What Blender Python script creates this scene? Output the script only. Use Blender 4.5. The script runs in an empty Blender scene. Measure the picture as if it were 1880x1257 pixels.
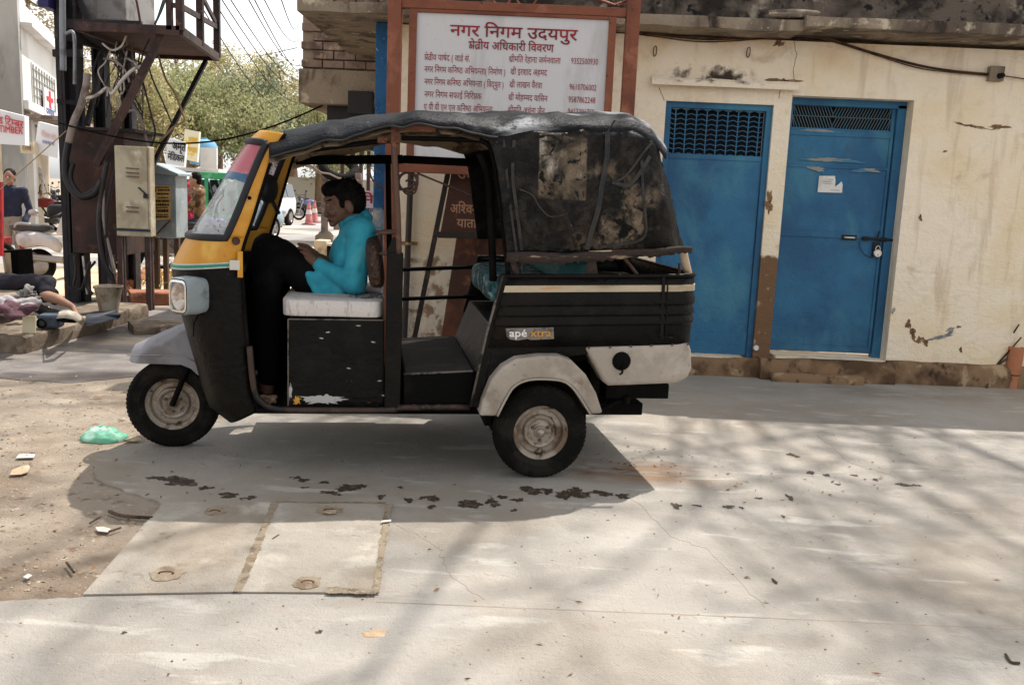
import bpy, bmesh, math, random
from math import sin, cos, tan, radians, pi, sqrt
from mathutils import Vector, Matrix, noise
sc = bpy.context.scene
C = sc.collection
RND = random.Random(7)

# ---------------------------------------------------------------- camera
CAM_H, FOCAL, PITCH, ROLL = 1.5, 1650.0, radians(9.3), radians(2.4)
PW, PH = 1880.0, 1257.0
fwd = Vector((0, cos(PITCH), -sin(PITCH)))
r0 = Vector((1, 0, 0)); u0 = r0.cross(fwd)
cr = (r0*cos(ROLL) + u0*sin(ROLL)).normalized()
cu = (u0*cos(ROLL) - r0*sin(ROLL)).normalized()
EYE = Vector((0, 0, CAM_H))
cd = bpy.data.cameras.new('camera'); cam = bpy.data.objects.new('camera', cd); C.objects.link(cam)
cd.sensor_width = 36; cd.lens = FOCAL/PW*36; cd.clip_end = 1000; cd.clip_start = .05
cam.matrix_world = Matrix(((cr.x, cu.x, -fwd.x, 0), (cr.y, cu.y, -fwd.y, 0), (cr.z, cu.z, -fwd.z, CAM_H), (0, 0, 0, 1)))
sc.camera = cam

# ---------------------------------------------------------------- light
SUN = Vector((.32, .417, 1)).normalized()          # direction towards the sun
SUN_EL = math.asin(SUN.z); SUN_AZ = math.atan2(SUN.x, SUN.y)
w = bpy.data.worlds.new('World'); sc.world = w; w.use_nodes = True
nt = w.node_tree; bg = nt.nodes['Background']
sky = nt.nodes.new('ShaderNodeTexSky'); sky.sky_type = 'NISHITA'; sky.sun_disc = False
sky.sun_elevation = SUN_EL; sky.sun_rotation = SUN_AZ; sky.dust_density = 1.5; sky.air_density = 1.0; sky.ozone_density = .6
hs = nt.nodes.new('ShaderNodeHueSaturation'); hs.inputs['Saturation'].default_value = .08   # hazy, milky sky
nt.links.new(sky.outputs[0], hs.inputs['Color']); nt.links.new(hs.outputs[0], bg.inputs[0])
bg.inputs[1].default_value = .15
sl = bpy.data.lights.new('sun', 'SUN'); sl.energy = 3.7; sl.angle = radians(.55); sl.color = (1, .94, .86)
so = bpy.data.objects.new('sun', sl); C.objects.link(so)
so.rotation_euler = (-SUN).to_track_quat('-Z', 'Y').to_euler()
sc.view_settings.view_transform = 'Standard'; sc.view_settings.look = 'None'
sc.view_settings.exposure = .8; sc.view_settings.gamma = 1
sc.cycles.use_denoising = True
sc.cycles.max_bounces = 8; sc.cycles.volume_bounces = 0; sc.cycles.diffuse_bounces = 4; sc.cycles.transparent_max_bounces = 8
sc.cycles.sample_clamp_indirect = 6

# ---------------------------------------------------------------- helpers
def ray(px, py): return cr*(px-PW/2) - cu*(py-PH/2) + fwd*FOCAL
def P(px, py, Y):                                   # where a line of sight meets the upright plane at distance Y
    d = ray(px, py); return EYE + d*(Y/d.y)
def G(px, py, z=0.0):                               # ... and the ground
    d = ray(px, py); return EYE + d*((z-CAM_H)/d.z)
TH = radians(9); AX = G(990, 880)                   # the rickshaw stands turned 9 degrees, its near rear tyre at AX
au = Vector((cos(TH), sin(TH), 0)); av = Vector((-sin(TH), cos(TH), 0))
def L(px, py, v=0.0):                               # rickshaw coordinates: x to its tail, y to its far side, z up
    d = ray(px, py); k = (v - (EYE-AX).dot(av))/d.dot(av); p = EYE + d*k - AX
    return Vector((p.dot(au), v, p.z))

INV = {}                                             # things whose parts are written in world coordinates
def attach(o, parent):
    if parent is None: return
    o.parent = parent
    if parent.name in INV: o.matrix_parent_inverse = INV[parent.name]
class MB:
    def __init__(s): s.v = []; s.f = []; s.g = []
    def add(s, vs, fs):
        n = len(s.v); s.g.append((n, len(s.f))); s.v += [Vector(a) for a in vs]; s.f += [tuple(i+n for i in f) for f in fs]; return s
    def box(s, c, d, rot=None):
        c = Vector(c); x, y, z = d[0]/2, d[1]/2, d[2]/2
        vs = [Vector((a*x, b*y, e*z)) for a in (-1, 1) for b in (-1, 1) for e in (-1, 1)]
        if rot is not None: vs = [rot @ q for q in vs]
        return s.add([c+q for q in vs], [(0,1,3,2),(4,6,7,5),(0,4,5,1),(2,3,7,6),(0,2,6,4),(1,5,7,3)])
    def b2(s, a, b):                                 # box from corner to corner
        a = Vector(a); b = Vector(b); return s.box((a+b)/2, [abs(b[i]-a[i]) for i in range(3)])
    def beam(s, a, b, w, h, up=(0, 0, 1)):
        a = Vector(a); b = Vector(b); t = (b-a).normalized(); up = Vector(up)
        if abs(t.dot(up)) > .98: up = Vector((0, 1, 0))
        x = t.cross(up).normalized(); y = x.cross(t)
        vs = [p + x*(i*w/2) + y*(j*h/2) for p in (a, b) for i, j in ((-1,-1),(1,-1),(1,1),(-1,1))]
        return s.add(vs, [(3,2,1,0),(4,5,6,7),(0,1,5,4),(1,2,6,5),(2,3,7,6),(3,0,4,7)])
    def tube(s, pts, r, seg=8, caps=True, flat=1.0):
        pts = [Vector(p) for p in pts]; n = len(pts); rs = r if isinstance(r, (list, tuple)) else [r]*n
        vs = []; x = None
        for i, p in enumerate(pts):
            t = (pts[min(i+1, n-1)] - pts[max(i-1, 0)]).normalized()
            if x is None:
                x = t.cross(Vector((0, 0, 1)) if abs(t.z) < .9 else Vector((0, 1, 0))).normalized()
            else: x = (x - t*x.dot(t)).normalized()
            y = t.cross(x)
            for k in range(seg):
                a = 2*pi*k/seg; vs.append(p + (x*cos(a) + y*sin(a)*flat)*rs[i])
        fs = [(i*seg+k, i*seg+(k+1) % seg, (i+1)*seg+(k+1) % seg, (i+1)*seg+k) for i in range(n-1) for k in range(seg)]
        if caps: fs += [tuple(range(seg-1, -1, -1)), tuple((n-1)*seg+k for k in range(seg))]
        return s.add(vs, fs)
    def lathe(s, prof, c, axis=(0, 0, 1), seg=32, a0=0, a1=2*pi, closed=True):
        c = Vector(c); z = Vector(axis).normalized(); x = z.orthogonal().normalized(); y = z.cross(x); m = len(prof)
        vs = [c + z*h + (x*cos(a) + y*sin(a))*r for a in [a0+(a1-a0)*k/(seg if closed else seg-1) for k in range(seg)] for r, h in prof]
        fs = [(k*m+i, ((k+1) % seg)*m+i, ((k+1) % seg)*m+i+1, k*m+i+1) for k in range(seg if closed else seg-1) for i in range(m-1)]
        return s.add(vs, fs)
    def prism(s, poly, off):
        off = Vector(off); n = len(poly); vs = [Vector(p) for p in poly]
        return s.add(vs + [p+off for p in vs], [tuple(range(n)), tuple(range(2*n-1, n-1, -1))] + [((i+1) % n, i, n+i, n+(i+1) % n) for i in range(n)])
    def grid(s, rows, loop=False):
        m = len(rows[0]); vs = [p for r in rows for p in r]
        return s.add(vs, [(i*m+j, i*m+(j+1) % m, (i+1)*m+(j+1) % m, (i+1)*m+j) for i in range(len(rows)-1) for j in range(m if loop else m-1)])
    def ell(s, c, r, rot=None, seg=16, rings=10, jit=0, seed=0):
        c = Vector(c); r = (r, r, r) if not hasattr(r, '__len__') else r; vs = []
        for i in range(rings+1):
            a = pi*i/rings
            for k in range(seg):
                b = 2*pi*k/seg; q = Vector((sin(a)*cos(b), sin(a)*sin(b), cos(a)))
                if jit: q *= 1 + jit*noise.noise(q*1.7 + Vector((seed*7.1, seed*3.3, 0)))
                q = Vector((q.x*r[0], q.y*r[1], q.z*r[2])); vs.append(c + (rot @ q if rot is not None else q))
        return s.add(vs, [(i*seg+k, (i+1)*seg+k, (i+1)*seg+(k+1) % seg, i*seg+(k+1) % seg) for i in range(rings) for k in range(seg)])
    def cap(s, a, b, ra, rb, seg=14):                # rounded, tapered limb
        a = Vector(a); b = Vector(b); t = (b-a).normalized()
        pts = []; rs = []
        for k in (1, .8, .5): pts.append(a - t*ra*k); rs.append(ra*sqrt(max(0.0004, 1-k*k)))
        for k in range(7): pts.append(a+(b-a)*k/6); rs.append(ra+(rb-ra)*k/6)
        for k in (.5, .8, 1): pts.append(b + t*rb*k); rs.append(rb*sqrt(max(0.0004, 1-k*k)))
        return s.tube(pts, rs, seg)
    def each(s, name, m, parent=None, **kw):          # one object for every piece
        e = s.g+[(len(s.v), len(s.f))]; out = []
        for (v0, f0), (v1, f1) in zip(e, e[1:]):
            q = MB(); q.add(s.v[v0:v1], [tuple(i-v0 for i in f) for f in s.f[f0:f1]]); out.append(q.build(name, m, parent, **kw))
        return out
    def build(s, name, m, parent=None, smooth=0, bevel=0, sub=0, solid=0, remesh=0, seg=2, relax=0, folds=None):
        me = bpy.data.meshes.new(name); me.from_pydata(s.v, [], s.f)
        bm = bmesh.new(); bm.from_mesh(me); bmesh.ops.remove_doubles(bm, verts=bm.verts, dist=1e-5)
        bmesh.ops.recalc_face_normals(bm, faces=bm.faces); bm.to_mesh(me); bm.free()
        if smooth:
            me.shade_smooth()
            if smooth < 180: me.set_sharp_from_angle(angle=radians(smooth))
        o = bpy.data.objects.new(name, me); C.objects.link(o)
        if m is not None: me.materials.append(m)
        attach(o, parent)
        if remesh:
            q = o.modifiers.new('remesh', 'REMESH'); q.mode = 'VOXEL'; q.voxel_size = remesh; q.use_smooth_shade = True
            if relax: q = o.modifiers.new('smooth', 'SMOOTH'); q.iterations = relax; q.factor = .5
        if folds:
            tx = bpy.data.textures.get('folds%s' % folds[1]) or bpy.data.textures.new('folds%s' % folds[1], 'CLOUDS'); tx.noise_scale = folds[1]; tx.noise_depth = 2
            q = o.modifiers.new('folds', 'DISPLACE'); q.texture = tx; q.strength = folds[0]; q.mid_level = .5; q.texture_coords = 'LOCAL'
        if solid: q = o.modifiers.new('solid', 'SOLIDIFY'); q.thickness = solid; q.offset = 0
        if bevel: q = o.modifiers.new('bevel', 'BEVEL'); q.width = bevel; q.segments = seg; q.limit_method = 'ANGLE'; q.angle_limit = radians(40)
        if sub: q = o.modifiers.new('sub', 'SUBSURF'); q.levels = sub; q.render_levels = sub
        return o

def tag(o, label=None, cat=None, group=None, kind=None):
    if label: o['label'] = label
    if cat: o['category'] = cat
    if group: o['group'] = group
    if kind: o['kind'] = kind
    return o
def thing(name, label, cat, loc=(0, 0, 0), rz=0, group=None, local=False):
    o = bpy.data.objects.new(name, None); C.objects.link(o); o.location = loc; o.rotation_euler.z = rz
    o.empty_display_size = .1
    if not local: INV[o.name] = (Matrix.Translation(Vector(loc)) @ Matrix.Rotation(rz, 4, 'Z')).inverted()
    return tag(o, label, cat, group)
def copy_tree(o, parent=None):
    c = o.copy(); C.objects.link(c)
    if parent is not None: c.parent = parent
    for ch in [x for x in C.objects if x.parent == o]: copy_tree(ch, c)
    return c

# ---------------------------------------------------------------- materials
_mats = {}
def M(name, col, rough=.7, layers=(), metal=0, bump=None, spec=.4, trans=0, ior=1.45, alpha=1, coat=0, emit=None, extra=None):
    """layers: (colour, noise scale, lo, hi [, dict(stretch, detail, mask=(axis,lo,hi), fac)]) painted one over another"""
    if name in _mats: return _mats[name]
    m = bpy.data.materials.new(name); m.use_nodes = True; t = m.node_tree; N = t.nodes; Lk = t.links
    b = N['Principled BSDF']; b.inputs['Roughness'].default_value = rough; b.inputs['Metallic'].default_value = metal
    b.inputs['Specular IOR Level'].default_value = spec; b.inputs['IOR'].default_value = ior
    b.inputs['Transmission Weight'].default_value = trans; b.inputs['Coat Weight'].default_value = coat; b.inputs['Alpha'].default_value = alpha
    tc = N.new('ShaderNodeTexCoord'); oi = N.new('ShaderNodeObjectInfo')
    vm = N.new('ShaderNodeVectorMath'); vm.operation = 'ADD'; mr = N.new('ShaderNodeMath'); mr.operation = 'MULTIPLY'; mr.inputs[1].default_value = 17.3
    Lk.new(oi.outputs['Random'], mr.inputs[0]); Lk.new(tc.outputs['Object'], vm.inputs[0]); Lk.new(mr.outputs[0], vm.inputs[1])
    sep = N.new('ShaderNodeSeparateXYZ'); Lk.new(tc.outputs['Object'], sep.inputs[0])
    def nz(scale, o={}):
        mp = N.new('ShaderNodeMapping'); mp.inputs['Scale'].default_value = o.get('stretch', (1, 1, 1)); mp.inputs['Rotation'].default_value = o.get('rot', (0, 0, 0))
        mp.inputs['Location'].default_value = (o.get('seed', 0)*3.7, o.get('seed', 0)*1.9, o.get('seed', 0)*5.3)
        Lk.new(vm.outputs[0], mp.inputs[0])
        n = N.new('ShaderNodeTexNoise'); n.inputs['Scale'].default_value = scale; n.inputs['Detail'].default_value = o.get('detail', 5)
        n.inputs['Roughness'].default_value = o.get('nr', .6); n.inputs['Distortion'].default_value = o.get('dist', .3)
        Lk.new(mp.outputs[0], n.inputs['Vector']); return n.outputs[0]
    def mrange(src, lo, hi):
        r = N.new('ShaderNodeMapRange'); r.interpolation_type = 'SMOOTHSTEP'; Lk.new(src, r.inputs[0])
        r.inputs[1].default_value = lo; r.inputs[2].default_value = hi
        if lo > hi: r.inputs[1].default_value, r.inputs[2].default_value = hi, lo; r.inputs[3].default_value, r.inputs[4].default_value = 1, 0
        return r.outputs[0]
    def mul(a, bb, op='MULTIPLY'):
        q = N.new('ShaderNodeMath'); q.operation = op; q.use_clamp = op != 'MULTIPLY_ADD'
        for i, x in enumerate((a, bb)):
            if isinstance(x, (int, float)): q.inputs[i].default_value = x
            else: Lk.new(x, q.inputs[i])
        return q.outputs[0]
    rgb = N.new('ShaderNodeRGB'); rgb.outputs[0].default_value = (*col, 1); cur = rgb.outputs[0]
    for ly in layers:
        c2, s, lo, hi = ly[:4]; o = ly[4] if len(ly) > 4 else {}
        n = nz(s, o); src = n
        for mk in o.get('edge', ()):                     # (axis, lo, hi, wobble): a mask whose border the noise makes ragged
            k = mrange(sep.outputs['xyz'.index(mk[0])], mk[1], mk[2])
            k2 = N.new('ShaderNodeMath'); k2.operation = 'MULTIPLY_ADD'; Lk.new(k, k2.inputs[0]); k2.inputs[1].default_value = mk[3]; k2.inputs[2].default_value = -mk[3]
            a = N.new('ShaderNodeMath'); a.operation = 'ADD'; Lk.new(src, a.inputs[0]); Lk.new(k2.outputs[0], a.inputs[1]); src = a.outputs[0]
        f = mrange(src, lo, hi)
        for mk in o.get('mask', ()): f = mul(f, mrange(sep.outputs['xyz'.index(mk[0])], mk[1], mk[2]))
        if 'fac' in o: f = mul(f, o['fac'])
        mx = N.new('ShaderNodeMix'); mx.data_type = 'RGBA'; Lk.new(f, mx.inputs[0]); Lk.new(cur, mx.inputs[6]); mx.inputs[7].default_value = (*c2, 1); cur = mx.outputs[2]
        if o.get('rough') is not None:
            rr = N.new('ShaderNodeMix'); Lk.new(f, rr.inputs[0])
            if b.inputs['Roughness'].links: Lk.new(b.inputs['Roughness'].links[0].from_socket, rr.inputs[2])
            else: rr.inputs[2].default_value = rough
            rr.inputs[3].default_value = o['rough']; Lk.new(rr.outputs[0], b.inputs['Roughness'])
    Lk.new(cur, b.inputs['Base Color'])
    if bump:
        hsum = None
        for bp in ([bump] if not isinstance(bump, list) else bump):
            o = bp[2] if len(bp) > 2 else {}
            if o.get('wave'):
                mp = N.new('ShaderNodeMapping'); mp.inputs['Rotation'].default_value = o.get('rot', (0, 0, 0)); Lk.new(tc.outputs['Object'], mp.inputs[0])
                wv = N.new('ShaderNodeTexWave'); wv.inputs['Scale'].default_value = bp[0]; wv.inputs['Distortion'].default_value = o.get('dist', 1.5); wv.inputs['Detail'].default_value = 3
                wv.inputs['Detail Scale'].default_value = 1.5; Lk.new(mp.outputs[0], wv.inputs[0]); hh = wv.outputs['Fac']
                if o.get('patchy'): hh = mul(hh, mrange(nz(o['patchy'], {'detail': 2}), .48, .68))
            else: hh = nz(bp[0], o)
            hh = mul(hh, bp[1]); 
            if hsum is None: hsum = hh
            else:
                a = N.new('ShaderNodeMath'); a.operation = 'ADD'; Lk.new(hsum, a.inputs[0]); Lk.new(hh, a.inputs[1]); hsum = a.outputs[0]
        bn = N.new('ShaderNodeBump'); bn.inputs['Strength'].default_value = 1; bn.inputs['Distance'].default_value = .01
        Lk.new(hsum, bn.inputs['Height']); Lk.new(bn.outputs[0], b.inputs['Normal'])
    if emit: b.inputs['Emission Color'].default_value = (*emit[:3], 1); b.inputs['Emission Strength'].default_value = emit[3]
    _mats[name] = m; return m
def S(r, g, b):                                      # sRGB 0-255 to linear
    return tuple(((x/255)/12.92 if x/255 < .04045 else ((x/255+.055)/1.055)**2.4) for x in (r, g, b))

# ---------------------------------------------------------------- lettering (Devanagari shaped by hand: reordered vowels, half forms, reph)
_gl = {}
def glyph(ch):
    if ch in _gl: return _gl[ch]
    def mesh(s):
        c = bpy.data.curves.new('t', 'FONT'); c.body = s; c.resolution_u = 2
        o = bpy.data.objects.new('t', c); C.objects.link(o); bpy.context.view_layer.update()
        me = o.to_mesh(); vs = [(v.co.x, v.co.y) for v in me.vertices]; fs = [tuple(p.vertices) for p in me.polygons]; o.to_mesh_clear()
        bpy.data.objects.remove(o); bpy.data.curves.remove(c); return vs, fs
    vs, fs = mesh(ch)
    pb_ = 'न' if ch >= '\u0900' else 'I'              # its advance, probed with a letter of the same script
    w1 = max((x for x, y in mesh(ch+pb_)[0]), default=0); w0 = max(x for x, y in mesh(pb_)[0])
    _gl[ch] = (vs, fs, w1-w0); return _gl[ch]
HAL = '\u094d'
def lay(text):
    vs = []; fs = []; x = 0.0
    def put(ch, clip=None):
        nonlocal x
        v, f, a = glyph(ch)
        if clip:
            bm = bmesh.new(); bv = [bm.verts.new((p[0], p[1], 0)) for p in v]
            for q in f:
                try: bm.faces.new([bv[i] for i in q])
                except ValueError: pass
            bmesh.ops.bisect_plane(bm, geom=bm.verts[:]+bm.edges[:]+bm.faces[:], plane_co=(a-clip, 0, 0), plane_no=(1, 0, 0), clear_outer=True)
            bm.verts.index_update(); v = [(p.co.x, p.co.y) for p in bm.verts]; f = [tuple(p.index for p in q.verts) for q in bm.faces]; bm.free(); a -= clip
        n = len(vs); vs.extend((p[0]+x, p[1]) for p in v); fs.extend(tuple(i+n for i in q) for q in f); x += a
    def stroke(pts, t=.07):
        for (ax, ay), (bx, by) in zip(pts, pts[1:]):
            l = math.hypot(bx-ax, by-ay); nx, ny = -(by-ay)/l*t/2, (bx-ax)/l*t/2; n = len(vs)
            vs.extend([(ax+nx, ay+ny), (ax-nx, ay-ny), (bx-nx, by-ny), (bx+nx, by+ny)]); fs.append((n, n+1, n+2, n+3))
    cons = lambda c: '\u0915' <= c <= '\u0939'
    i = 0
    while i < len(text):
        c = text[i]
        if not cons(c): put(c); i += 1; continue
        cl = [c]; i += 1
        while i+1 < len(text) and text[i] == HAL and cons(text[i+1]): cl.append(text[i+1]); i += 2
        ms = ''
        while i < len(text) and ('\u093e' <= text[i] <= '\u094c' or text[i] in '\u0902\u0901\u093c'): ms += text[i]; i += 1
        reph = len(cl) > 1 and cl[0] == 'र'
        if reph: cl = cl[1:]
        if 'ि' in ms: put('ि'); ms = ms.replace('ि', '')
        rak = len(cl) > 1 and cl[-1] == 'र'
        if rak: cl = cl[:-1]
        if cl[-2:] == ['क', 'ष']:
            cl = cl[:-2]
            for k in cl: put(k, .155)
            stroke([(x-.02, .59), (x+.62, .59)]); stroke([(x+.5, .6), (x+.5, 0)])
            stroke([(x+.30, .58), (x+.16, .52), (x+.11, .43), (x+.18, .36), (x+.33, .35), (x+.18, .30), (x+.09, .20), (x+.12, .09), (x+.22, .05), (x+.32, .11), (x+.30, .22), (x+.5, .27)], .065); x += .6; cl = ['']
        for k in cl[:-1]:
            if k in 'द': put(k); put(HAL)
            else: put(k, .24 if k in 'कफ' else .155)
        if cl[-1]: put(cl[-1])
        if rak: stroke([(x-.13, .2), (x-.25, .1), (x-.42, .0)])
        for m_ in ms: put(m_)
        if reph: stroke([(x-.12+.11*cos(a), .78+.11*sin(a)) for a in [pi*1.5 - k*pi/5 for k in range(6)]] , .06)
    return vs, fs, x
def text(name, s, m, parent, at, xd, ud, h, width=None, lift=.003, align='l', bold=0):
    """lettering on a surface: `at` = start of the baseline, xd/ud = reading and up directions, h = letter height"""
    vs, fs, wd = lay(s); k = h/.7; kx = k if width is None else width/wd
    xd = Vector(xd).normalized(); ud = Vector(ud).normalized(); n = xd.cross(ud); at = Vector(at)
    if align == 'c': at = at - xd*(wd*kx/2)
    mb = MB(); 
    offs = [(0, 0)] if not bold else [(0, 0), (bold, 0), (0, bold), (bold, bold)]
    for j, (ox, oy) in enumerate(offs): mb.add([at + xd*(p[0]*kx+ox*h) + ud*(p[1]*k+oy*h) + n*(lift+j*.0006) for p in vs], fs)
    me = bpy.data.meshes.new(name); me.from_pydata(mb.v, [], mb.f); me.materials.append(m)
    o = bpy.data.objects.new(name, me); C.objects.link(o)
    attach(o, parent)
    return o
# ================================================================ ground
def sheet(name, px, z, m, thick=.012, kind='structure'):
    raw = [(G(x, y, z), True) if not isinstance(x, tuple) else (Vector((x[0], x[1], z)), False) for x, y in px]; pts = []
    for (a, ja), (b, jb) in zip(raw, raw[1:]+raw[:1]):   # broken, uneven edges where the paving meets the dirt
        n = max(1, int((b-a).length/.035)) if ja and jb and (b-a).length < 3 else 1
        for k in range(n):
            q = a.lerp(b, k/n); pts.append(q + (Vector((noise.noise(q*5)*.035+noise.noise(q*17)*.018, noise.noise(q*5+Vector((9, 9, 9)))*.035+noise.noise(q*19)*.018, 0)) if n > 1 else Vector((0, 0, 0))))
    mb = MB().prism(pts, (0, 0, -thick)); o = mb.build(name, m); return tag(o, kind=kind) if kind else o
DIRT = M('dirt', S(160, 146, 130), .95, [
    (S(128, 112, 96), 1.1, .45, .62), (S(172, 160, 145), .7, .5, .7, dict(seed=3)), (S(120, 98, 78), 9, .58, .7), (S(222, 210, 190), 30, .62, .72, dict(fac=.7)), (S(88, 72, 60), 55, .66, .72, dict(fac=.8))],
    bump=[(6, 3.0), (40, 1.6), (160, .8)])
ground = MB().grid([[Vector((x, y, 0)) for x in (-250, -40, -12, -4, 12, 60)] for y in (-6, 3, 8, 16, 40, 120, 500)]).build('ground', DIRT)
tag(ground, kind='structure')
CONC = M('concrete', S(170, 164, 156), .9, [
    (S(148, 142, 134), .55, .42, .62), (S(184, 179, 172), 1.3, .5, .7, dict(seed=2, fac=.7)),
    (S(150, 132, 110), 2.2, .56, .7, dict(seed=4, fac=.22, stretch=(1, 2.2, 1))),
    (S(146, 122, 98), 1.5, .5, .95, dict(edge=(('y', 5.0, 7.8, .42),), fac=.85)),
    (S(122, 96, 72), 3, .62, .95, dict(edge=(('y', 6.6, 7.75, .45),), fac=.8)),
    (S(132, 98, 66), 5, .3, .62, dict(mask=(('x', .25, .5), ('x', 1.35, .8), ('y', 4.55, 4.7), ('y', 5.15, 4.85)), fac=.75, stretch=(.5, 1.4, 1))), (S(92, 62, 40), 9, .5, .66, dict(mask=(('x', .3, .55), ('x', 1.2, .7), ('y', 4.62, 4.75), ('y', 5.0, 4.85)), fac=.8, stretch=(.5, 1.4, 1))), (S(160, 146, 128), .8, .5, .62, dict(fac=.35, seed=11)), (S(150, 130, 108), 2.4, .44, .8, dict(edge=(('x', -1.35, -2.15, .4),), fac=.8)), (S(206, 202, 194), 6, .56, .7, dict(fac=.5, seed=12, stretch=(.4, 1.3, 1))), (S(140, 134, 126), 26, .6, .72, dict(fac=.5)), (S(100, 92, 84), 90, .7, .78, dict(fac=.6)), (S(112, 96, 80), 11, .7, .76, dict(fac=.6, stretch=(1, 2, 1), seed=8))],
    bump=[(38, .26, dict(wave=1, rot=(0, 0, radians(-58)), dist=.8, patchy=1.0)), (60, .9), (260, .6), (5, 1.2)])
road = sheet('concrete_road', [(-450, 1140), (150, 1094), (235, 1000), (300, 917), (244, 907), (205, 893), (178, 876), (166, 858), (176, 838), (205, 824), (260, 812), (345, 795), (480, 745), (600, 715), ((-1.1, 7.0), 0), ((-1.1, 7.9), 0), ((9, 7.9), 0), ((9, .2), 0), ((-2.5, .2), 0)], .012, CONC, .03)
ASPH = M('dusty_asphalt', S(136, 130, 126), .8, [(S(96, 88, 84), 1.1, .46, .6, dict(stretch=(.5, 1.6, 1))), (S(178, 164, 146), 1.6, .52, .7, dict(seed=2, stretch=(.5, 1.4, 1))), (S(70, 62, 58), 2.2, .6, .7, dict(stretch=(.4, 1.6, 1), seed=5, rough=.4)), (S(180, 170, 160), 60, .64, .72, dict(fac=.6))], bump=[(80, 1.2), (8, 1.5)])
sheet('asphalt_street', [(-500, 735), (0, 694), (120, 703), (240, 692), (420, 690), (560, 690), (690, 640), (600, 560), (430, 545), (-600, 560)], .004, ASPH, .01)
ROADF = M('far_road', S(150, 146, 144), .85, [(S(120, 115, 112), .3, .45, .6), (S(190, 178, 160), .5, .5, .65, dict(seed=3))], bump=(30, 1))
tag(MB().grid([[Vector((-14, y, .004)), Vector((-1.2, y, .004))] for y in (15, 30, 60, 120)]).build('street', ROADF), kind='structure')
# two cast covers over the drain, laid in the paving
COV = M('cover_concrete', S(168, 160, 149), .9, [(S(148, 136, 120), 1.6, .46, .66), (S(196, 189, 178), 2.4, .52, .7, dict(seed=2)), (S(120, 96, 74), 4.5, .64, .74, dict(fac=.8)), (S(110, 100, 92), 70, .68, .76)], bump=[(30, 1.4), (180, .8)])
SAND = M('brown_silt', S(156, 142, 122), .98, [(S(128, 112, 94), 14, .5, .62), (S(178, 164, 144), 30, .58, .7)], bump=[(40, 2), (140, 1)])
def cover(px, label, hand, seed):
    c = thing('drain_cover', label, 'drain cover', G(*px[0], .012), group='concrete drain covers')
    MB().prism([G(x, y, .02) for x, y in px], (0, 0, -.006)).build('slab', COV, c)
    for hx, hy, rr in hand:
        o = G(hx, hy, .023); rn = random.Random(seed+int(hx)); pts = []
        for k in range(22): a = 2*pi*k/22; q = rr*(.85+.3*rn.random()); pts.append(o + Vector((cos(a)*q, sin(a)*q, 0)))
        MB().prism(pts, (0, 0, -.003)).build('lifting_recess', SAND, c)
        MB().tube([o + Vector((cos(a)*rr*.42, sin(a)*rr*.25, -.001)) for a in [k*.5-.4 for k in range(9)]], .005, 6).build('lifting_loop', M('rust', S(104, 70, 50), .85, [(S(60, 40, 30), 30, .45, .6)]), c)
cover([(152, 1090), (428, 1085), (500, 921), (302, 921)], 'left concrete drain cover, its outer edge against the dirt', [(395, 938, .05), (305, 1052, .065)], 3)
cover([(436, 1085), (690, 1087), (712, 924), (506, 921)], 'right concrete drain cover, edged with brown silt', [(605, 936, .06), (565, 1068, .055)], 5)
def ragged(px, z, wd, seed):                          # a ragged band of silt along a line
    rn = random.Random(seed); a = []; b = []
    for (x0, y0), (x1, y1) in zip(px, px[1:]):
        for k in range(40):
            p = G(x0+(x1-x0)*k/40, y0+(y1-y0)*k/40, z); q = G(x1, y1, z); t = (q-p).normalized(); n = Vector((-t.y, t.x, 0))
            a.append(p+n*wd*(.55+.5*noise.noise(p*14)+.25*rn.random())); b.append(p-n*wd*(.55+.5*noise.noise(p*14)+.25*rn.random()))
    return a + b[::-1]
silt = MB()
for k, (px, wd) in enumerate([([(436, 1085), (470, 1005), (506, 919)], .024), ([(690, 1087), (702, 1000), (714, 922)], .02), ([(506, 919), (714, 922)], .013), ([(600, 1082), (693, 1086)], .03)]):
    silt.prism(ragged(px, .0215+.0012*k, wd, k), (0, 0, -.001))
tag(silt.build('silt', SAND), kind='stuff')
MB().prism(ragged([(690, 1104), (1000, 1117), (1420, 1134), (1900, 1155)], .0128, .005, 9), (0, 0, -.0005)).build('joint', M('joint_dirt', S(146, 136, 124), .95), road)
cq = MB()
for pts in ([(1150, 905), (1235, 985), (1300, 1010), (1420, 1130)], [(720, 960), (800, 1000), (830, 1060), (900, 1108)], [(1500, 800), (1560, 850), (1660, 880)]):
    pp = []; rn = random.Random(len(pts)+pts[0][0])
    for (xa_, ya_), (xb_, yb_) in zip(pts, pts[1:]):
        for k in range(9): pp.append(G(xa_+(xb_-xa_)*k/9+rn.uniform(-4, 4), ya_+(yb_-ya_)*k/9+rn.uniform(-2, 2), .0105))
    cq.tube(pp, .0028, 5)
cq.each('crack', M('joint_dirt', None), road)
# oil and water spots on the paving
STAIN = M('oil_spot', S(58, 46, 38), .7, [(S(96, 82, 68), 30, .5, .64)])
STAIN2 = M('rust_stain', S(166, 136, 104), .9, [(S(184, 168, 148), 9, .45, .62), (S(104, 72, 48), 16, .6, .7)])
st = MB(); rn = random.Random(11); zz = .0132
def blob(mb, c, rx, ry, rn, n=20, rot=0, rough=.5):
    pts = []
    ph = [rn.uniform(0, 6.3) for _ in range(4)]
    for k in range(n):
        a = 2*pi*k/n; q = 1 + rough*(.45*sin(2*a+ph[0]) + .35*sin(3*a+ph[1]) + .3*sin(5*a+ph[2]) + .25*sin(8*a+ph[3]))
        q = max(q, .25); x, y = cos(a)*rx*q, sin(a)*ry*q
        pts.append(c + Vector((x*cos(rot)-y*sin(rot), x*sin(rot)+y*cos(rot), 0)))
    mb.prism(pts, (0, 0, -.0006))
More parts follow.
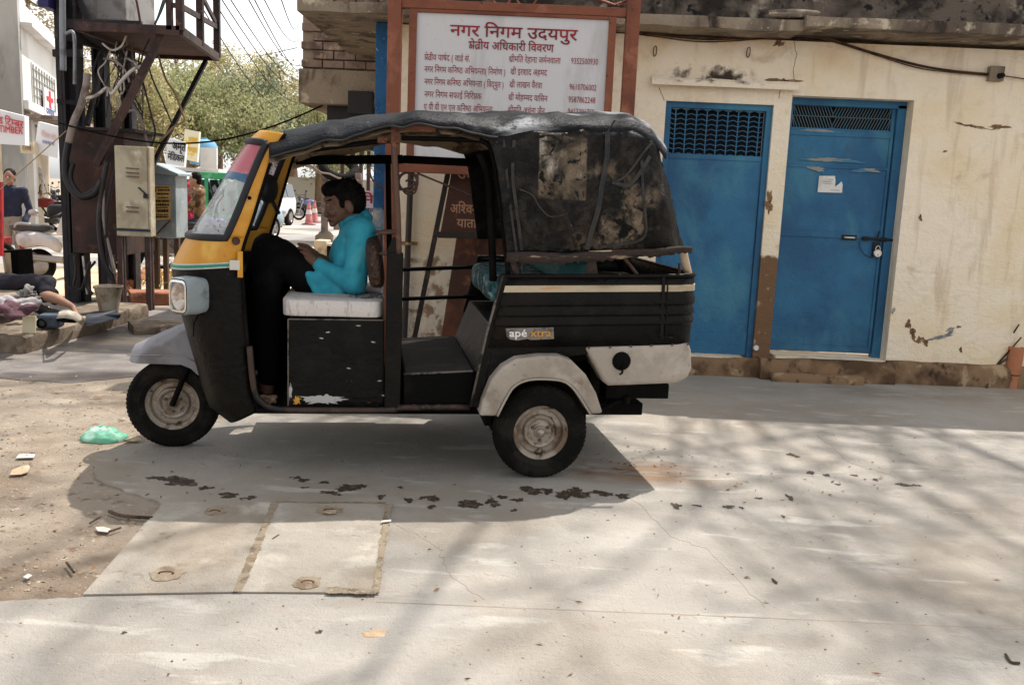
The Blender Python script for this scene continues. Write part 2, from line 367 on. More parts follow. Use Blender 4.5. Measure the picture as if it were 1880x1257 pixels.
for x, y, rx, ry in [(325, 880, 26, 7), (350, 888, 30, 6), (300, 876, 22, 3), (375, 893, 14, 4), (430, 908, 24, 5), (455, 912, 12, 3), (556, 880, 14, 3), (540, 877, 10, 2), (630, 896, 30, 6), (610, 905, 18, 4), (655, 893, 14, 4), (600, 885, 9, 3), (560, 893, 8, 2), (700, 912, 10, 4), (745, 915, 12, 4), (785, 916, 16, 5), (795, 929, 9, 3), (850, 921, 22, 7), (866, 927, 14, 5), (900, 917, 12, 5), (918, 913, 10, 4), (912, 927, 11, 4), (940, 934, 7, 3), (980, 900, 24, 7), (1003, 901, 14, 5), (952, 918, 12, 4), (1055, 903, 24, 8), (1072, 909, 15, 6), (1035, 911, 10, 3), (1115, 905, 20, 5), (1138, 910, 15, 4), (1096, 901, 8, 3), (740, 893, 7, 2), (1245, 930, 10, 5), (1285, 928, 8, 2), (1340, 930, 9, 3), (1362, 931, 6, 2), (1447, 910, 8, 5), (1455, 835, 10, 3), (1485, 867, 9, 3), (1515, 871, 6, 3), (1660, 888, 10, 3), (1680, 889, 7, 2), (1570, 873, 6, 2), (1540, 890, 5, 2), (1395, 914, 7, 2), (1612, 880, 7, 2), (590, 1158, 8, 3), (230, 1160, 7, 2), (1435, 946, 5, 2)]:
    c = G(x, y, zz); sx = (G(x+rx, y, zz)-c).length; sy = (G(x, y-ry, zz)-c).length; zz += .00003
    for k in range(1 if rx < 9 else 3):
        blob(st, c + Vector((rn.uniform(-.7, .7)*sx, rn.uniform(-.7, .7)*sy, k*.00001)), sx*(.75 if k == 0 else .4), sy*(.8 if k == 0 else .45), rn, 22, rn.uniform(-.3, .3), .7)
st.build('oil_stain', STAIN, road)
st = MB()
for x, y, rx, ry in [(690, 1162, 22, 7)]:
    c = G(x, y, .0126+.0003*x/1000+.0002*(rx % 7)); blob(st, c, (G(x+rx, y)-G(x, y)).length, (G(x, y-ry)-G(x, y)).length, rn, 34, 0, .4); 
st.build('rust_stain', STAIN2, road)
# loose grit on the dirt
gr = MB(); rn = random.Random(5)
for k in range(900):
    x, y = rn.uniform(-30, 420), rn.uniform(690, 1085)
    if x > 170 + (y < 840)*230*rn.random() and y > 830 or x > 250 and rn.random() < .6: continue
    c = G(x, y); s_ = rn.choice((.003, .003, .004, .005, .007)) * rn.uniform(.6, 1.3)
    gr.ell(c + Vector((0, 0, s_*.3)), (s_*rn.uniform(.8, 1.5), s_, s_*.7), Matrix.Rotation(rn.random()*6, 3, 'Z'), 6, 4, .5, k)
for k in range(260):
    x, y = rn.uniform(0, 1880), rn.uniform(780, 1250); c = G(x, y, .012); s_ = rn.choice((.003, .004, .005))
    gr.ell(c + Vector((0, 0, s_*.3)), (s_*rn.uniform(.8, 1.5), s_, s_*.7), Matrix.Rotation(rn.random()*6, 3, 'Z'), 6, 4, .5, k)
tag(gr.build('gravel', M('grit', S(170, 150, 128), .95, [(S(120, 102, 86), 25, .48, .6), (S(200, 186, 166), 18, .56, .62, dict(seed=3))])), kind='stuff')
lv = MB(); rn = random.Random(9)                       # dry leaflets and twigs
for k in range(270):
    if k < 130: x, y = rn.uniform(0, 460), rn.uniform(700, 1090)
    elif k < 185: x, y = rn.uniform(300, 1880), rn.uniform(800, 1250)
    elif k < 225: x, y = rn.gauss(1500, 120), rn.gauss(880, 18)
    else: x, y = rn.gauss(1175, 55), rn.gauss(845, 12)
    c = G(x, y, .016); a = rn.random()*6.3; l = rn.uniform(.006, .019); wd = l*rn.uniform(.12, .4); d = Vector((cos(a), sin(a), 0)); n = Vector((-d.y, d.x, 0))
    if G(x, y).y > 7.5: continue
    up = Vector((0, 0, 1)); lv.add([c-d*l, c+n*wd+up*.004, c+d*l+up*rn.uniform(0, .008), c-n*wd], [(0, 1, 2, 3)])
tag(lv.build('leaf_litter', M('dry_leaf', S(128, 92, 58), .9, [(S(70, 52, 38), 12, .45, .6), (S(176, 140, 96), 9, .55, .65, dict(seed=2))])), kind='stuff')

# ================================================================ the cream building
WY = 7.8
CREAM = M("cream_plaster", S(246, 232, 210), .93, [
    (S(238, 216, 176), .8, .46, .7), (S(246, 236, 214), 1.1, .5, .7, dict(seed=3, edge=(('z', 2.2, .8, .12),))),
    (S(206, 152, 86), 1.6, .40, .8, dict(edge=(('z', 2.3, 2.85, .36),), fac=.85)), (S(178, 150, 120), 5, .56, .68, dict(stretch=(1, 1, .12), seed=14, fac=.35)), (S(206, 190, 164), 11, .54, .70, dict(stretch=(.8, 1, 1.1), seed=15, fac=.22)), (S(150, 92, 48), 7, .6, .9, dict(edge=(('z', 2.68, 2.86, .4),), fac=.6, stretch=(1, 1, .5))),
    (S(168, 140, 112), 3, .6, .75, dict(fac=.5, seed=6)), (S(92, 70, 52), 4.6, .64, .84, dict(edge=(('z', 1.0, .15, .28),))),
    (S(104, 78, 58), 16, .66, .8, dict(edge=(('z', 1.5, .2, .2),), seed=2)), (S(120, 92, 70), 24, .72, .78, dict(fac=.8, seed=4)), (S(60, 46, 38), 42, .745, .79, dict(seed=7)),
    (S(120, 92, 68), 7, .22, .44, dict(mask=(('x', 2.03, 2.06), ('x', 2.34, 2.3)), edge=(('z', 1.18, 1.02, .5),))),
    (S(150, 118, 88), 6, .5, .62, dict(mask=(('x', -1.2, -1.0), ('x', .6, .4)), edge=(('z', 1.02, .9, .25),), fac=.9)),
    (S(70, 58, 48), 7, .40, .58, dict(mask=(('x', 1.22, 1.3), ('x', 1.98, 1.85), ('z', 2.47, 2.5), ('z', 2.74, 2.66)), edge=(('z', 2.7, 2.5, .22),)))],
    bump=[(3, 2), (9, 1.2, dict(stretch=(.5, 1, 1.5))), (30, .9), (110, .6), (1.2, 2)])
RC = M('weathered_concrete', S(150, 136, 118), .95, [(S(96, 84, 74), 2.2, .44, .62, dict(stretch=(1, 1, .35))), (S(60, 52, 46), 5, .56, .68, dict(stretch=(1, 1, .4))), (S(196, 182, 160), 6, .58, .7, dict(seed=4)), (S(206, 196, 180), 22, .66, .72)], bump=[(8, 3), (40, 1.5)])
MOSS = M('mould_black_wall', S(110, 98, 88), .97, [(S(48, 42, 38), 2.4, .4, .6), (S(160, 148, 132), 5, .58, .72, dict(seed=2)), (S(34, 30, 28), 9, .55, .66)], bump=[(9, 4), (40, 2)])
PLIN = M('plinth_render', S(134, 108, 82), .97, [(S(84, 64, 48), 3, .44, .62), (S(60, 46, 36), 8, .56, .68), (S(168, 144, 114), 5, .58, .7, dict(seed=3))], bump=[(7, 5), (30, 3)])
bld = thing('municipal_building', 'low cream plastered building with two blue steel doors and stained roof slab', 'building', (2.5, WY, 0))
X0, X1, ZT = -1.08, 7.5, 2.86
lx0, lx1 = P(1222, 300, WY).x-.03, P(1412, 300, WY).x; lzt, lzb = P(1320, 189, WY).z, .17
rx0, rx1 = P(1453, 200, WY).x+.0, P(1677, 200, WY).x; rzt, rzb = P(1570, 180, WY).z, .2
wl = MB()
def wallp(xa, xb, za, zb): wl.b2((xa, WY, za), (xb, WY+.3, zb))
def wpatch(xa, xb, za, zb): wallp(xa, xb, za, zb)
wpatch(X0, lx0, 0, ZT); wpatch(lx0, lx1, lzt, ZT); wpatch(lx1, rx0, 0, ZT); wpatch(rx0, rx1, rzt, ZT); wpatch(rx1, X1, 0, ZT)
wpatch(lx0, lx1, 0, lzb); wpatch(rx0, rx1, 0, rzb)
wl.b2((X0, WY+.3, 0), (X0+.25, 13.5, ZT)); wl.b2((X1-.25, WY+.3, 0), (X1, 13.5, ZT)); wl.b2((X0+.25, 13.2, 0), (X1-.25, 13.5, ZT))
wl.build('wall', CREAM, bld)
# plinth with a chipped upper edge, and the worn step under the right door
def rough_box(mb, a, b, n, amp, seed, nz_=3):
    rows = []; rn_ = random.Random(seed)
    for i in range(n+1):
        x = a[0]+(b[0]-a[0])*i/n; d = lambda k: amp*noise.noise(Vector((x*4, k*3.1+seed, seed*1.7)))
        rows.append([Vector((x, b[1], b[2]+d(0)*.4)), Vector((x, a[1]+.025+d(1)*.6, b[2]+d(1))), Vector((x, a[1]+d(2), b[2]-.04+d(3)*.5)), Vector((x, a[1]-.01+d(4), (a[2]+b[2])/2)), Vector((x, a[1]-.02+d(5), a[2]-.02))])
    mb.grid(rows); m = len(rows[0]); mb.add(rows[0], [tuple(range(m))]); mb.add(rows[-1], [tuple(range(m))])
pl = MB(); rough_box(pl, (X0-.02, WY-.05, 0), (rx0-.04, WY+.02, .165), 70, .022, 1); rough_box(pl, (rx0-.1, WY-.11, 0), (rx1+.05, WY+.16, .19), 40, .018, 2); rough_box(pl, (rx1+.0, WY-.06, 0), (X1, WY+.02, .205), 60, .022, 4)
pl.build('plinth', PLIN, bld, smooth=50)
stp = MB(); rough_box(stp, (rx0-.02, WY-.2, 0), (rx1-.25, WY-.1, .085), 20, .012, 7); stp.build('step', PLIN, bld, smooth=50)
jx = P(1476, 40, 7.45).x
def slab(xa, xb, ya, yb, za, zb, seed):
    mb = MB(); rows = []
    n = 60
    for i in range(n+1):
        x = xa+(xb-xa)*i/n; d = lambda k, s=.012: s*noise.noise(Vector((x*3, k*2.3, seed)))
        rows.append([Vector((x, yb, za)), Vector((x, ya+d(1), za+d(2))), Vector((x, ya+d(1)-.004, (za+zb)/2)), Vector((x, ya+d(3), zb+d(4))), Vector((x, ya+.05, zb+.006+d(4))), Vector((x, yb, zb))])
    mb.grid(rows, loop=True); m = 6; mb.add(rows[0], [tuple(range(m))]); mb.add(rows[-1], [tuple(range(m))]); return mb
zsl = P(1300, 51, 7.45).z; zsh = P(1300, 33, 7.45).z
slab(P(545, 20, 7.45).x, jx, 7.45, 9.72, zsl, zsh+.01, 1).build('roof_slab', RC, bld, smooth=40)
slab(jx+.002, 9, 7.38, 9.7, P(1700, 58, 7.38).z, P(1700, 38, 7.38).z, 3).build('roof_slab', RC, bld, smooth=40)
UY = 8.6; UZ = (UY-6.27)/.417
MB().b2((X0-.05, UY, zsh+.02), (9, UY+.25, UZ)).build('upper_wall', MOSS, bld)
# lump of mortar on the roof edge and dry brush caught on it
lm = MB(); a_ = P(1455, 27, 7.5); lm.ell(a_, (.22, .08, .035), None, 14, 8, .5, 3); lm.build('mortar_lump', RC, bld, smooth=180)
# little ledge over the left door, hooks, plaster scars
a_ = P(1195, 147, WY); b_ = P(1462, 158, WY)
lg = MB(); rough_box(lg, (a_.x, WY-.07, P(1330, 158, WY).z), (b_.x, WY+.02, P(1330, 147, WY).z), 24, .008, 9); lg.build('ledge', CREAM, bld, smooth=50)
for hx, hy in ((1202, 95), (1373, 97)):
    c = P(hx, hy, WY); MB().tube([c + Vector((.014*cos(t), -.02-.01*sin(t), .04*sin(t))) for t in [k*2*pi/12 for k in range(13)]], .004, 6).build('hook', M('rust', None), bld)
SCAR = M('bare_plaster', S(128, 98, 72), .97, [(S(96, 70, 50), 12, .46, .6), (S(166, 138, 108), 20, .56, .66)], bump=(30, 3))
GREY = M('grey_smear', S(120, 122, 124), .95, [(S(170, 164, 152), 14, .5, .6)])
def wallblob(px, py, rx, ry, m, seed, rot=0, par=bld, Y=WY, lift=.003, rough=.6):
    c = P(px, py, Y-lift); rn_ = random.Random(seed); mb = MB(); sx = rx/FOCAL*Y; sz = ry/FOCAL*Y; ph = [rn_.uniform(0, 6.3) for _ in range(5)]; pts = []
    for k in range(34):
        a = 2*pi*k/34; q = max(.2, 1 + rough*(.45*sin(2*a+ph[0])+.35*sin(3*a+ph[1])+.3*sin(5*a+ph[2])+.25*sin(9*a+ph[3])+.2*sin(13*a+ph[4])))
        x, z = cos(a)*sx*q, sin(a)*sz*q; pts.append(c + Vector((x*cos(rot)-z*sin(rot), 0, x*sin(rot)+z*cos(rot))))
    mb.prism(pts, (0, .0025, 0)); mb.build('plaster_scar', m, par)
for k, a in enumerate([(1412, 372, 7, 16, SCAR, .2), (1668, 595, 4, 9, SCAR, .3), (1676, 612, 5, 11, SCAR, .5), (1690, 624, 7, 7, SCAR, -.8), (1700, 630, 5, 4, SCAR, 0), (1728, 618, 20, 4, GREY, .35), (1745, 606, 8, 4, GREY, .6), (1764, 642, 3, 4, SCAR, 0), (1790, 232, 14, 2, SCAR, -.15), (1835, 233, 18, 3, SCAR, .1), (1765, 228, 12, 1.5, SCAR, -.2), (1640, 570, 3, 5, GREY, 0), (1735, 278, 3, 2, SCAR, 0), (1690, 400, 3, 5, SCAR, 0), (1760, 600, 4, 2, SCAR, .5), (1430, 80, 8, 5, SCAR, .5), (1440, 150, 22, 6, SCAR, 0)]):
    wallblob(a[0], a[1], a[2], a[3], a[4], k+20, a[5])
# cracks
CRK = M('crack', S(96, 74, 56), 1)
ck = MB(); rn = random.Random(3)
for pts in ([(1458, 75), (1462, 100), (1456, 130), (1460, 165)], [(1210, 160), (1215, 175), (1221, 186)], [(1770, 228), (1800, 237), (1830, 238), (1850, 232)], [(1432, 165), (1430, 185)]):
    pp = []
    for (x0_, y0_), (x1_, y1_) in zip(pts, pts[1:]):
        for k in range(5): pp.append(P(x0_+(x1_-x0_)*k/5+rn.uniform(-1, 1), y0_+(y1_-y0_)*k/5+rn.uniform(-1, 1), WY-.001))
    ck.tube(pp, .0022, 4)
ck.each('crack', CRK, bld)

# ---------------------------------------------------------------- doors
def bluepaint(name, seed):
    return M(name, (.026, .148, .285), .5, [((.016, .095, .21), 1.1, .42, .60, dict(seed=seed)), ((.05, .20, .30), 1.7, .5, .68, dict(seed=seed+1, stretch=(1, 1, .6))),
        ((.01, .05, .16), 3, .46, .9, dict(edge=(('z', .95, .55, .38),), seed=seed, fac=.8)), ((.06, .24, .33), 9, .56, .85, dict(edge=(('z', .75, .5, .22),), seed=seed+2, stretch=(1, 1, .5))),
        ((.035, .07, .075), 5, .5, .8, dict(edge=(('z', .42, .27, .4),), seed=seed, fac=.85)), ((.012, .03, .06), 40, .72, .76, dict(seed=seed)), ((.10, .13, .14), 3, .62, .74, dict(seed=seed+4, stretch=(1.4, 1, .25), fac=.5)), ((.10, .05, .025), 13, .68, .74, dict(seed=seed+7, fac=.7)), ((.014, .08, .175), .7, .45, .65, dict(seed=seed+9, fac=.6))], bump=[(1.8, 5), (5, 1.8), (60, .5)], spec=.4)
BL1 = bluepaint('blue_paint', 1); BL2 = bluepaint('blue_paint_worn', 5)
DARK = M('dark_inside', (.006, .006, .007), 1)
d1 = MB(); fw = .05; Y = WY+.05
d1.b2((lx0, Y-.02, lzb), (lx0+fw, Y+.05, lzt)); d1.b2((lx1-fw, Y-.02, lzb), (lx1, Y+.05, lzt)); d1.b2((lx0+fw, Y-.02, lzt-fw), (lx1-fw, Y+.05, lzt))
gzb = P(1310, 287, Y).z; gzt = lzt-fw
def door(nm):
    o = bpy.data.objects.new(nm, None); C.objects.link(o); attach(o, bld); o.empty_display_size = .1; return o
dr = MB(); dr.b2((lx0+fw+.004, Y, lzb+.02), (lx1-fw-.004, Y+.03, gzb)); dr.b2((lx0+fw+.004, Y-.008, gzb-.03), (lx1-fw-.004, Y-.001, gzb+.012)); dr.b2((lx0+fw+.004, Y-.006, lzb+.02), (lx1-fw-.004, Y-.001, lzb+.2))
door1 = dr.build('door', BL1, bld, bevel=.003); d1.build('door_frame', BL1, door1, bevel=.003)
MB().b2((lx0+fw, Y+.06, gzb), (lx1-fw, Y+.1, gzt)).build('dark_recess', DARK, door1)  # near-black sheet standing in for the shade behind the grille
g1 = MB(); gx0, gx1 = lx0+fw+.004, lx1-fw-.004; rows_ = 9; rh = (gzt-gzb-.02)/rows_; nc = 9; cwid = (gx1-gx0)/nc
for r in range(rows_+1):
    z = gzb+.012+r*rh; offs_ = (r % 2)*.5
    pts = []
    for k in range(nc*8+1):
        t = k/8; pts.append(Vector((gx0+t*cwid, Y+.012, z + rh*.15*cos(2*pi*t))))
    for a, b in zip(pts, pts[1:]): g1.beam(a, b, .006, .007, (0, 1, 0))
    if r < rows_:
        for k in range(nc+1):
            xx = gx0+k*cwid
            if gx0 < xx+.5*cwid < gx1: g1.beam((xx+.5*cwid, Y+.012, z-.15*rh), (xx+.5*cwid, Y+.012, z+rh*.85), .009, .006, (0, 1, 0))
g1.build('grille', BL1, door1)
# right door, set back in its opening
Y = WY+.16; fw = .045
d2 = MB(); d2.b2((rx0, Y-.03, rzb), (rx0+.03, Y+.05, rzt-.03)); d2.b2((rx1-.075, Y-.03, rzb), (rx1, Y+.05, rzt-.03)); d2.b2((rx0, Y-.03, rzt-.06), (rx1, Y+.05, rzt))
g2t = P(1550, 194, Y).z; g2b = P(1550, 237, Y).z; ex0, ex1 = rx0+.034, rx1-.08
dr = MB(); dr.b2((ex0, Y, rzb+.03), (ex1, Y+.03, g2b)); dr.b2((ex0, Y, g2t), (ex1, Y+.03, rzt-.062)); dr.b2((ex0, Y, g2b), (ex0+.03, Y+.03, g2t)); dr.b2((ex1-.03, Y, g2b), (ex1, Y+.03, g2t))
for py, hh in ((245, .05), (307, .02), (431, .055), (640, .05)):
    z = P(1530, py, Y).z; dr.b2((ex0+.002, Y-.009, z-hh/2), (ex1-.002, Y-.001, z+hh/2))
dr.b2((ex1-.028, Y-.012, rzb+.04), (ex1-.004, Y-.001, g2b))
door2 = dr.build('door', BL2, bld, bevel=.003); d2.build('door_frame', BL2, door2, bevel=.003)
MB().b2((ex0, Y+.06, g2b-.05), (ex1, Y+.1, g2t+.05)).build('dark_recess', DARK, door2)  # same near-black sheet, painting the unlit gap behind this grille
g2 = MB(); n = 46; x = ex0+.03; wdt = ex1-ex0-.06; hh = g2t-g2b
sgn = [1]*7+[-1]*4+[-1]*0
for k in range(34):
    t = k/33; s_ = -1 if t < .42 else 1
    xx = x + wdt*t
    for z0, z1 in ((g2b, g2b+hh*.5), (g2b+hh*.5, g2t)):
        a, b = xx - s_*.022, xx + s_*.022
        a = min(max(a, x), x+wdt); b = min(max(b, x), x+wdt)
        g2.beam((a, Y+.012, z0), (b, Y+.012, z1), .006, .006, (0, 1, 0))
g2.beam((x, Y+.012, g2b+hh*.5), (x+wdt, Y+.012, g2b+hh*.5), .007, .006, (0, 1, 0))
g2.build('grille', M('grille_paint', S(88, 96, 100), .6, [(S(60, 110, 130), 20, .45, .6)]), door2)
SCUF = M('scraped_paint', (.27, .27, .25), .8, [((.06, .19, .3), 8, .46, .56, dict(stretch=(.4, 1, 1.5)))])
for k, (px, py, rx, ry) in enumerate([(1530, 294, 44, 4), (1505, 240, 34, 2.5), (1590, 313, 20, 4), (1500, 310, 14, 4)]): wallblob(px, py, rx, ry, SCUF, k+80, 0, door2, Y-.01, .003, .5)
BLK = M('black_iron', (.02, .02, .022), .5, metal=.4)
b_ = MB(); z = P(1600, 441, Y).z
b_.tube([P(1583, 437, Y-.03), P(1640, 441, Y-.03)], .011, 10); b_.box(P(1590, 438, Y-.02), (.05, .02, .035)); b_.box(P(1622, 440, Y-.02), (.045, .02, .04)); b_.box(P(1608, 458, Y-.016), (.06, .012, .13)); b_.tube([P(1611, 437, Y-.03), P(1614, 425, Y-.04)], .007, 8)
b_.tube([P(1578, 443, Y-.014), P(1579, 456, Y-.016), P(1588, 468, Y-.016), P(1602, 474, Y-.016)], .003, 6)
b_.build('bolt', BLK, door2, smooth=40)
h_ = MB(); c = P(1559, 436, Y-.012); h_.box(c, (.13, .008, .045)); h_.build('handle_plate', BLK, door2, bevel=.003)
MB().tube([c+Vector((-.045, -.012, 0)), c+Vector((-.03, -.03, 0)), c+Vector((.03, -.03, 0)), c+Vector((.045, -.012, 0))], .009, 8).build('handle', M('bare_steel', (.62, .6, .56), .35, metal=.9), door2, smooth=60)
pp = MB(); pts = [P(x_, y_, Y-.013) for x_, y_ in ((1504, 323), (1533, 323), (1534, 332), (1533, 343), (1541, 337), (1545, 333), (1547, 339), (1546, 354), (1501, 353))]
pp.prism(pts, (0, .002, 0)); note = pp.build('paper_notice', M('paper', (.72, .7, .67), .8, [((.6, .57, .52), 8, .5, .65)]), door2)
ln = MB()
for y_, xa, xb in ((330, 1523, 1531), (333, 1510, 1530), (337, 1512, 1529), (349, 1526, 1543)):
    a = P(xa, y_, Y-.015); b = P(xb, y_, Y-.015); xx = a.x; rn = random.Random(y_)
    while xx < b.x-.006:
        l = rn.uniform(.005, .015); ln.b2((xx, Y-.0145, a.z-.0025), (min(xx+l, b.x), Y-.0137, a.z+.0025)); xx += l+.005
ln.build('print', M('grey_ink', (.2, .2, .22), .8), note)
# padlock hangs from the bolt
pk = thing('padlock', 'round steel padlock hanging from the bolt of the right blue door', 'padlock', P(1611, 470, Y-.04))
c = P(1611, 465, Y-.045); MB().lathe([(0, -.014), (.03, -.014), (.036, -.008), (.036, .008), (.03, .014), (0, .014)], c, (0, 1, 0), 24).build('lock_body', M('bare_steel', None), pk, smooth=40)
MB().tube([c+Vector((.02*cos(t), 0, .03+.035*sin(t))) for t in [-.2+k*(pi+.4)/10 for k in range(11)]], .0045, 8).build('shackle', M('bare_steel', None), pk, smooth=180)
MB().b2((c.x-.003, c.y-.0155, c.z-.02), (c.x+.003, c.y-.0142, c.z-.004)).build('keyhole', DARK, pk)
# doorbell-like white insulator on the pier
ins = MB().lathe([(0, -.03), (.02, -.03), (.026, -.015), (.02, 0), (.014, .004)], P(1387, 638, WY-.0), (0, 1, 0), 16).build('insulator', M('white_ceramic', (.75, .74, .7), .3), bld, smooth=50)
# wires along the wall and the box they end at
def wire(name, label, pts, r, m, sag=0, parent=None, cat='cable'):
    o = MB().tube(pts, r, 6).build(name, m, parent, smooth=180); return tag(o, label, cat) if label else o
WIRE = M('old_cable', S(88, 60, 42), .8, [(S(52, 38, 30), 8, .45, .6)])
def spl(pts, n=6):                                    # smooth curve through points
    pts = [Vector(p) for p in pts]; out = []
    for i in range(len(pts)-1):
        p0, p1, p2, p3 = pts[max(i-1, 0)], pts[i], pts[i+1], pts[min(i+2, len(pts)-1)]
        for k in range(n):
            t = k/n; out.append(.5*((2*p1)+(p2-p0)*t+(2*p0-5*p1+4*p2-p3)*t*t+(3*p1-p0-3*p2+p3)*t**3))
    return out+[pts[-1]]
q = MB()
for k, oy in enumerate((0, 3, -2)):
    q.tube(spl([P(x_, y_+oy*(1+.4*sin(x_)), WY-.02-.008*k) for x_, y_ in ((1150, 58), (1200, 64), (1290, 73), (1400, 70), (1475, 64), (1520, 72), (1600, 97), (1680, 120), (1740, 130), (1815, 137))], 5), .0055, 6)
q.tube(spl([P(x_, y_, WY-.03) for x_, y_ in ((1832, 138), (1860, 142), (1900, 147), (1980, 150))]), .005, 6)
tag(q.build('cable', WIRE, None, smooth=180), 'sagging bundle of old brown cables stapled under the roof slab', 'cable')
jb = thing('junction_box', 'small grey junction box on the cream wall where the cables end', 'junction box', P(1828, 137, WY))
c = P(1828, 136, WY-.03); MB().box(c, (.12, .06, .12)).build('box', RC, jb, bevel=.006)
MB().lathe([(0, -.05), (.02, -.05), (.024, 0)], c+Vector((.02, -.03, -.02)), (0, 1, 0), 12).build('knob', DARK, jb, smooth=40)
# porch at the building's left end: blue pillar, brick floor jutting out behind
BLUEP = M('peeling_blue', S(44, 96, 140), .85, [(S(30, 70, 110), 2, .45, .6), (S(190, 184, 168), 4.5, .5, .8, dict(edge=(('z', 2.0, 1.5, .3),))), (S(140, 136, 126), 9, .5, .62, dict(edge=(('z', 1.7, 1.1, .3),), seed=4)), (S(160, 170, 176), 24, .64, .7)], bump=[(10, 2), (50, 1)])
MB().b2((P(686, 300, WY).x, WY, 0), (X0-.003, WY+.28, zsl)).build('pillar', BLUEP, bld, bevel=.008)
# ================================================================ the auto rickshaw (its own coordinates: x to the tail, y to its far side)
BLACK = M('black_paint', (.0035, .0031, .0028), .36, [((.013, .0092, .0065), 1.6, .48, .74, dict(rough=.6)), ((.009, .0075, .006), 5, .5, .7), ((.024, .018, .013), 3, .62, .98, dict(edge=(('z', .62, .3, .2),), fac=.7, rough=.8)), ((.06, .05, .04), 36, .7, .76, dict(fac=.6)), ((.07, .035, .018), 14, .69, .75, dict(fac=.6))], bump=[(2.4, 4), (6, 2), (40, .45)], spec=.16)
FLATBLK = M('dull_black', (.0035, .0033, .0032), .7, [((.011, .0095, .008), 4, .5, .7)], bump=(30, .6), spec=.08)
YEL = M('yellow_paint', (.62, .30, .022), .38, [((.52, .22, .015), 2.2, .45, .66), ((.68, .40, .07), 3, .55, .75, dict(seed=2)), ((.25, .13, .05), 26, .66, .74, dict(fac=.8)), ((.34, .18, .05), 3, .58, .9, dict(edge=(('z', 1.1, 1.0, .2),), fac=.6))], bump=[(5, .7), (50, .25)], spec=.5)
GREYP = M('grey_fender_paint', S(138, 137, 143), .5, [(S(104, 101, 104), 2.5, .45, .65), (S(168, 164, 160), 4, .5, .68, dict(seed=2)), (S(86, 74, 64), 12, .62, .74, dict(fac=.8)), (S(70, 62, 56), 60, .7, .75)], bump=[(6, .8), (60, .3)])
GREYB = M('grey_body_paint', S(160, 150, 138), .55, [(S(128, 117, 104), 2.5, .45, .65), (S(176, 167, 155), 4, .5, .68, dict(seed=2)), (S(110, 88, 68), 8, .58, .8, dict(edge=(('z', .66, .55, .22),))), (S(96, 78, 62), 30, .66, .73, dict(fac=.8))], bump=[(6, .9), (60, .3)])
BROWNT = M('brown_tube', S(86, 62, 50), .55, [(S(54, 40, 33), 4, .45, .62), (S(128, 84, 60), 9, .58, .68), (S(150, 130, 110), 30, .68, .74)], bump=(30, .6))
CREAMB = M('cream_band', S(184, 170, 146), .6, [(S(150, 132, 106), 3, .48, .66, dict(stretch=(.5, 1, 3))), (S(190, 130, 60), 4, .6, .72, dict(stretch=(.6, 1, 4), mask=(('x', .25, 0),))), (S(70, 54, 42), 7, .62, .7, dict(stretch=(.5, 1, 2)))], bump=(20, .8))
RUBBER = M('tyre_rubber', (.008, .0075, .007), .85, [((.022, .019, .016), 5, .46, .66), ((.045, .037, .03), 9, .6, .75, dict(fac=.6))], bump=[(60, .7)], spec=.1)
RIM = M('dirty_steel_rim', S(160, 149, 136), .45, [(S(116, 98, 80), 7, .46, .62), (S(66, 50, 40), 16, .56, .68), (S(186, 178, 166), 11, .6, .7, dict(seed=3))], metal=.35, bump=(40, .8))
WINR = M('window_rubber', (.014, .015, .02), .55)
PATCHED = M('worn_tarpaulin', (.009, .008, .0076), .3, [
    ((.075, .054, .038), 2.1, .5, .68, dict(mask=(('x', -.16, -.02), ('x', .62, .5), ('z', 1.13, 1.2), ('z', 1.84, 1.7)), seed=21, dist=1.3, rough=.5)),
    ((.028, .023, .019), 3, .44, .64, dict(rough=.55)), ((.005, .0046, .0045), 4.5, .5, .66, dict(seed=3)),
    ((.16, .12, .085), 3.2, .5, .62, dict(mask=(('x', -.12, 0), ('x', .60, .52), ('z', 1.16, 1.22), ('z', 1.72, 1.62)), seed=5, rough=.7)),
    ((.17, .13, .09), 4, .36, .66, dict(mask=(('x', -.085, -.075), ('x', .172, .162), ('z', 1.47, 1.485), ('z', 1.815, 1.80)), seed=9, dist=1.5, rough=.7)),
    ((.42, .37, .31), 6, .47, .64, dict(mask=(('x', -.085, -.075), ('x', .165, .155), ('z', 1.52, 1.62), ('z', 1.805, 1.79)), seed=2, stretch=(1.6, 1, .55), rough=.75)),
    ((.20, .155, .11), 3.6, .44, .66, dict(mask=(('x', .24, .27), ('x', .56, .5), ('z', 1.16, 1.19), ('z', 1.46, 1.38)), seed=12, dist=1.2, rough=.7)),
    ((.008, .008, .008), 13, .54, .62, dict(dist=1.5, seed=4)), ((.05, .043, .036), 18, .66, .74, dict(seed=8)), ((.06, .045, .032), 4, .52, .70, dict(seed=31, dist=2, fac=.5)), ((.004, .004, .004), 4, .5, .64, dict(seed=33, dist=2, fac=.8)), ((.30, .29, .28), 44, .71, .76, dict(fac=.8, stretch=(1, 1, .4))),
    ((.42, .43, .45), 3, .47, .60, dict(mask=(('z', 1.80, 1.86),), fac=.85))], bump=[(7, 1.6, dict(dist=1)), (40, .8), (2.5, 3), (12, 2.2, dict(dist=3.5, detail=3))], spec=.14)  # last pale layer paints the sunlit shoulder along the top
TARP = M('grey_tarpaulin', (.015, .016, .02), .5, [((.008, .009, .011), 2.2, .42, .62), ((.34, .35, .37), 2.4, .51, .64, dict(seed=4, stretch=(.7, 1, 1), mask=(('x', -.7, -.3),), fac=.9)), ((.03, .03, .033), 9, .58, .7), ((.3, .3, .3), 40, .7, .76)], bump=[(4, 3), (14, 1.6, dict(stretch=(.5, 1, 1))), (60, .4)], spec=.12)  # pale patches towards the tail are sun highlights painted into the colour
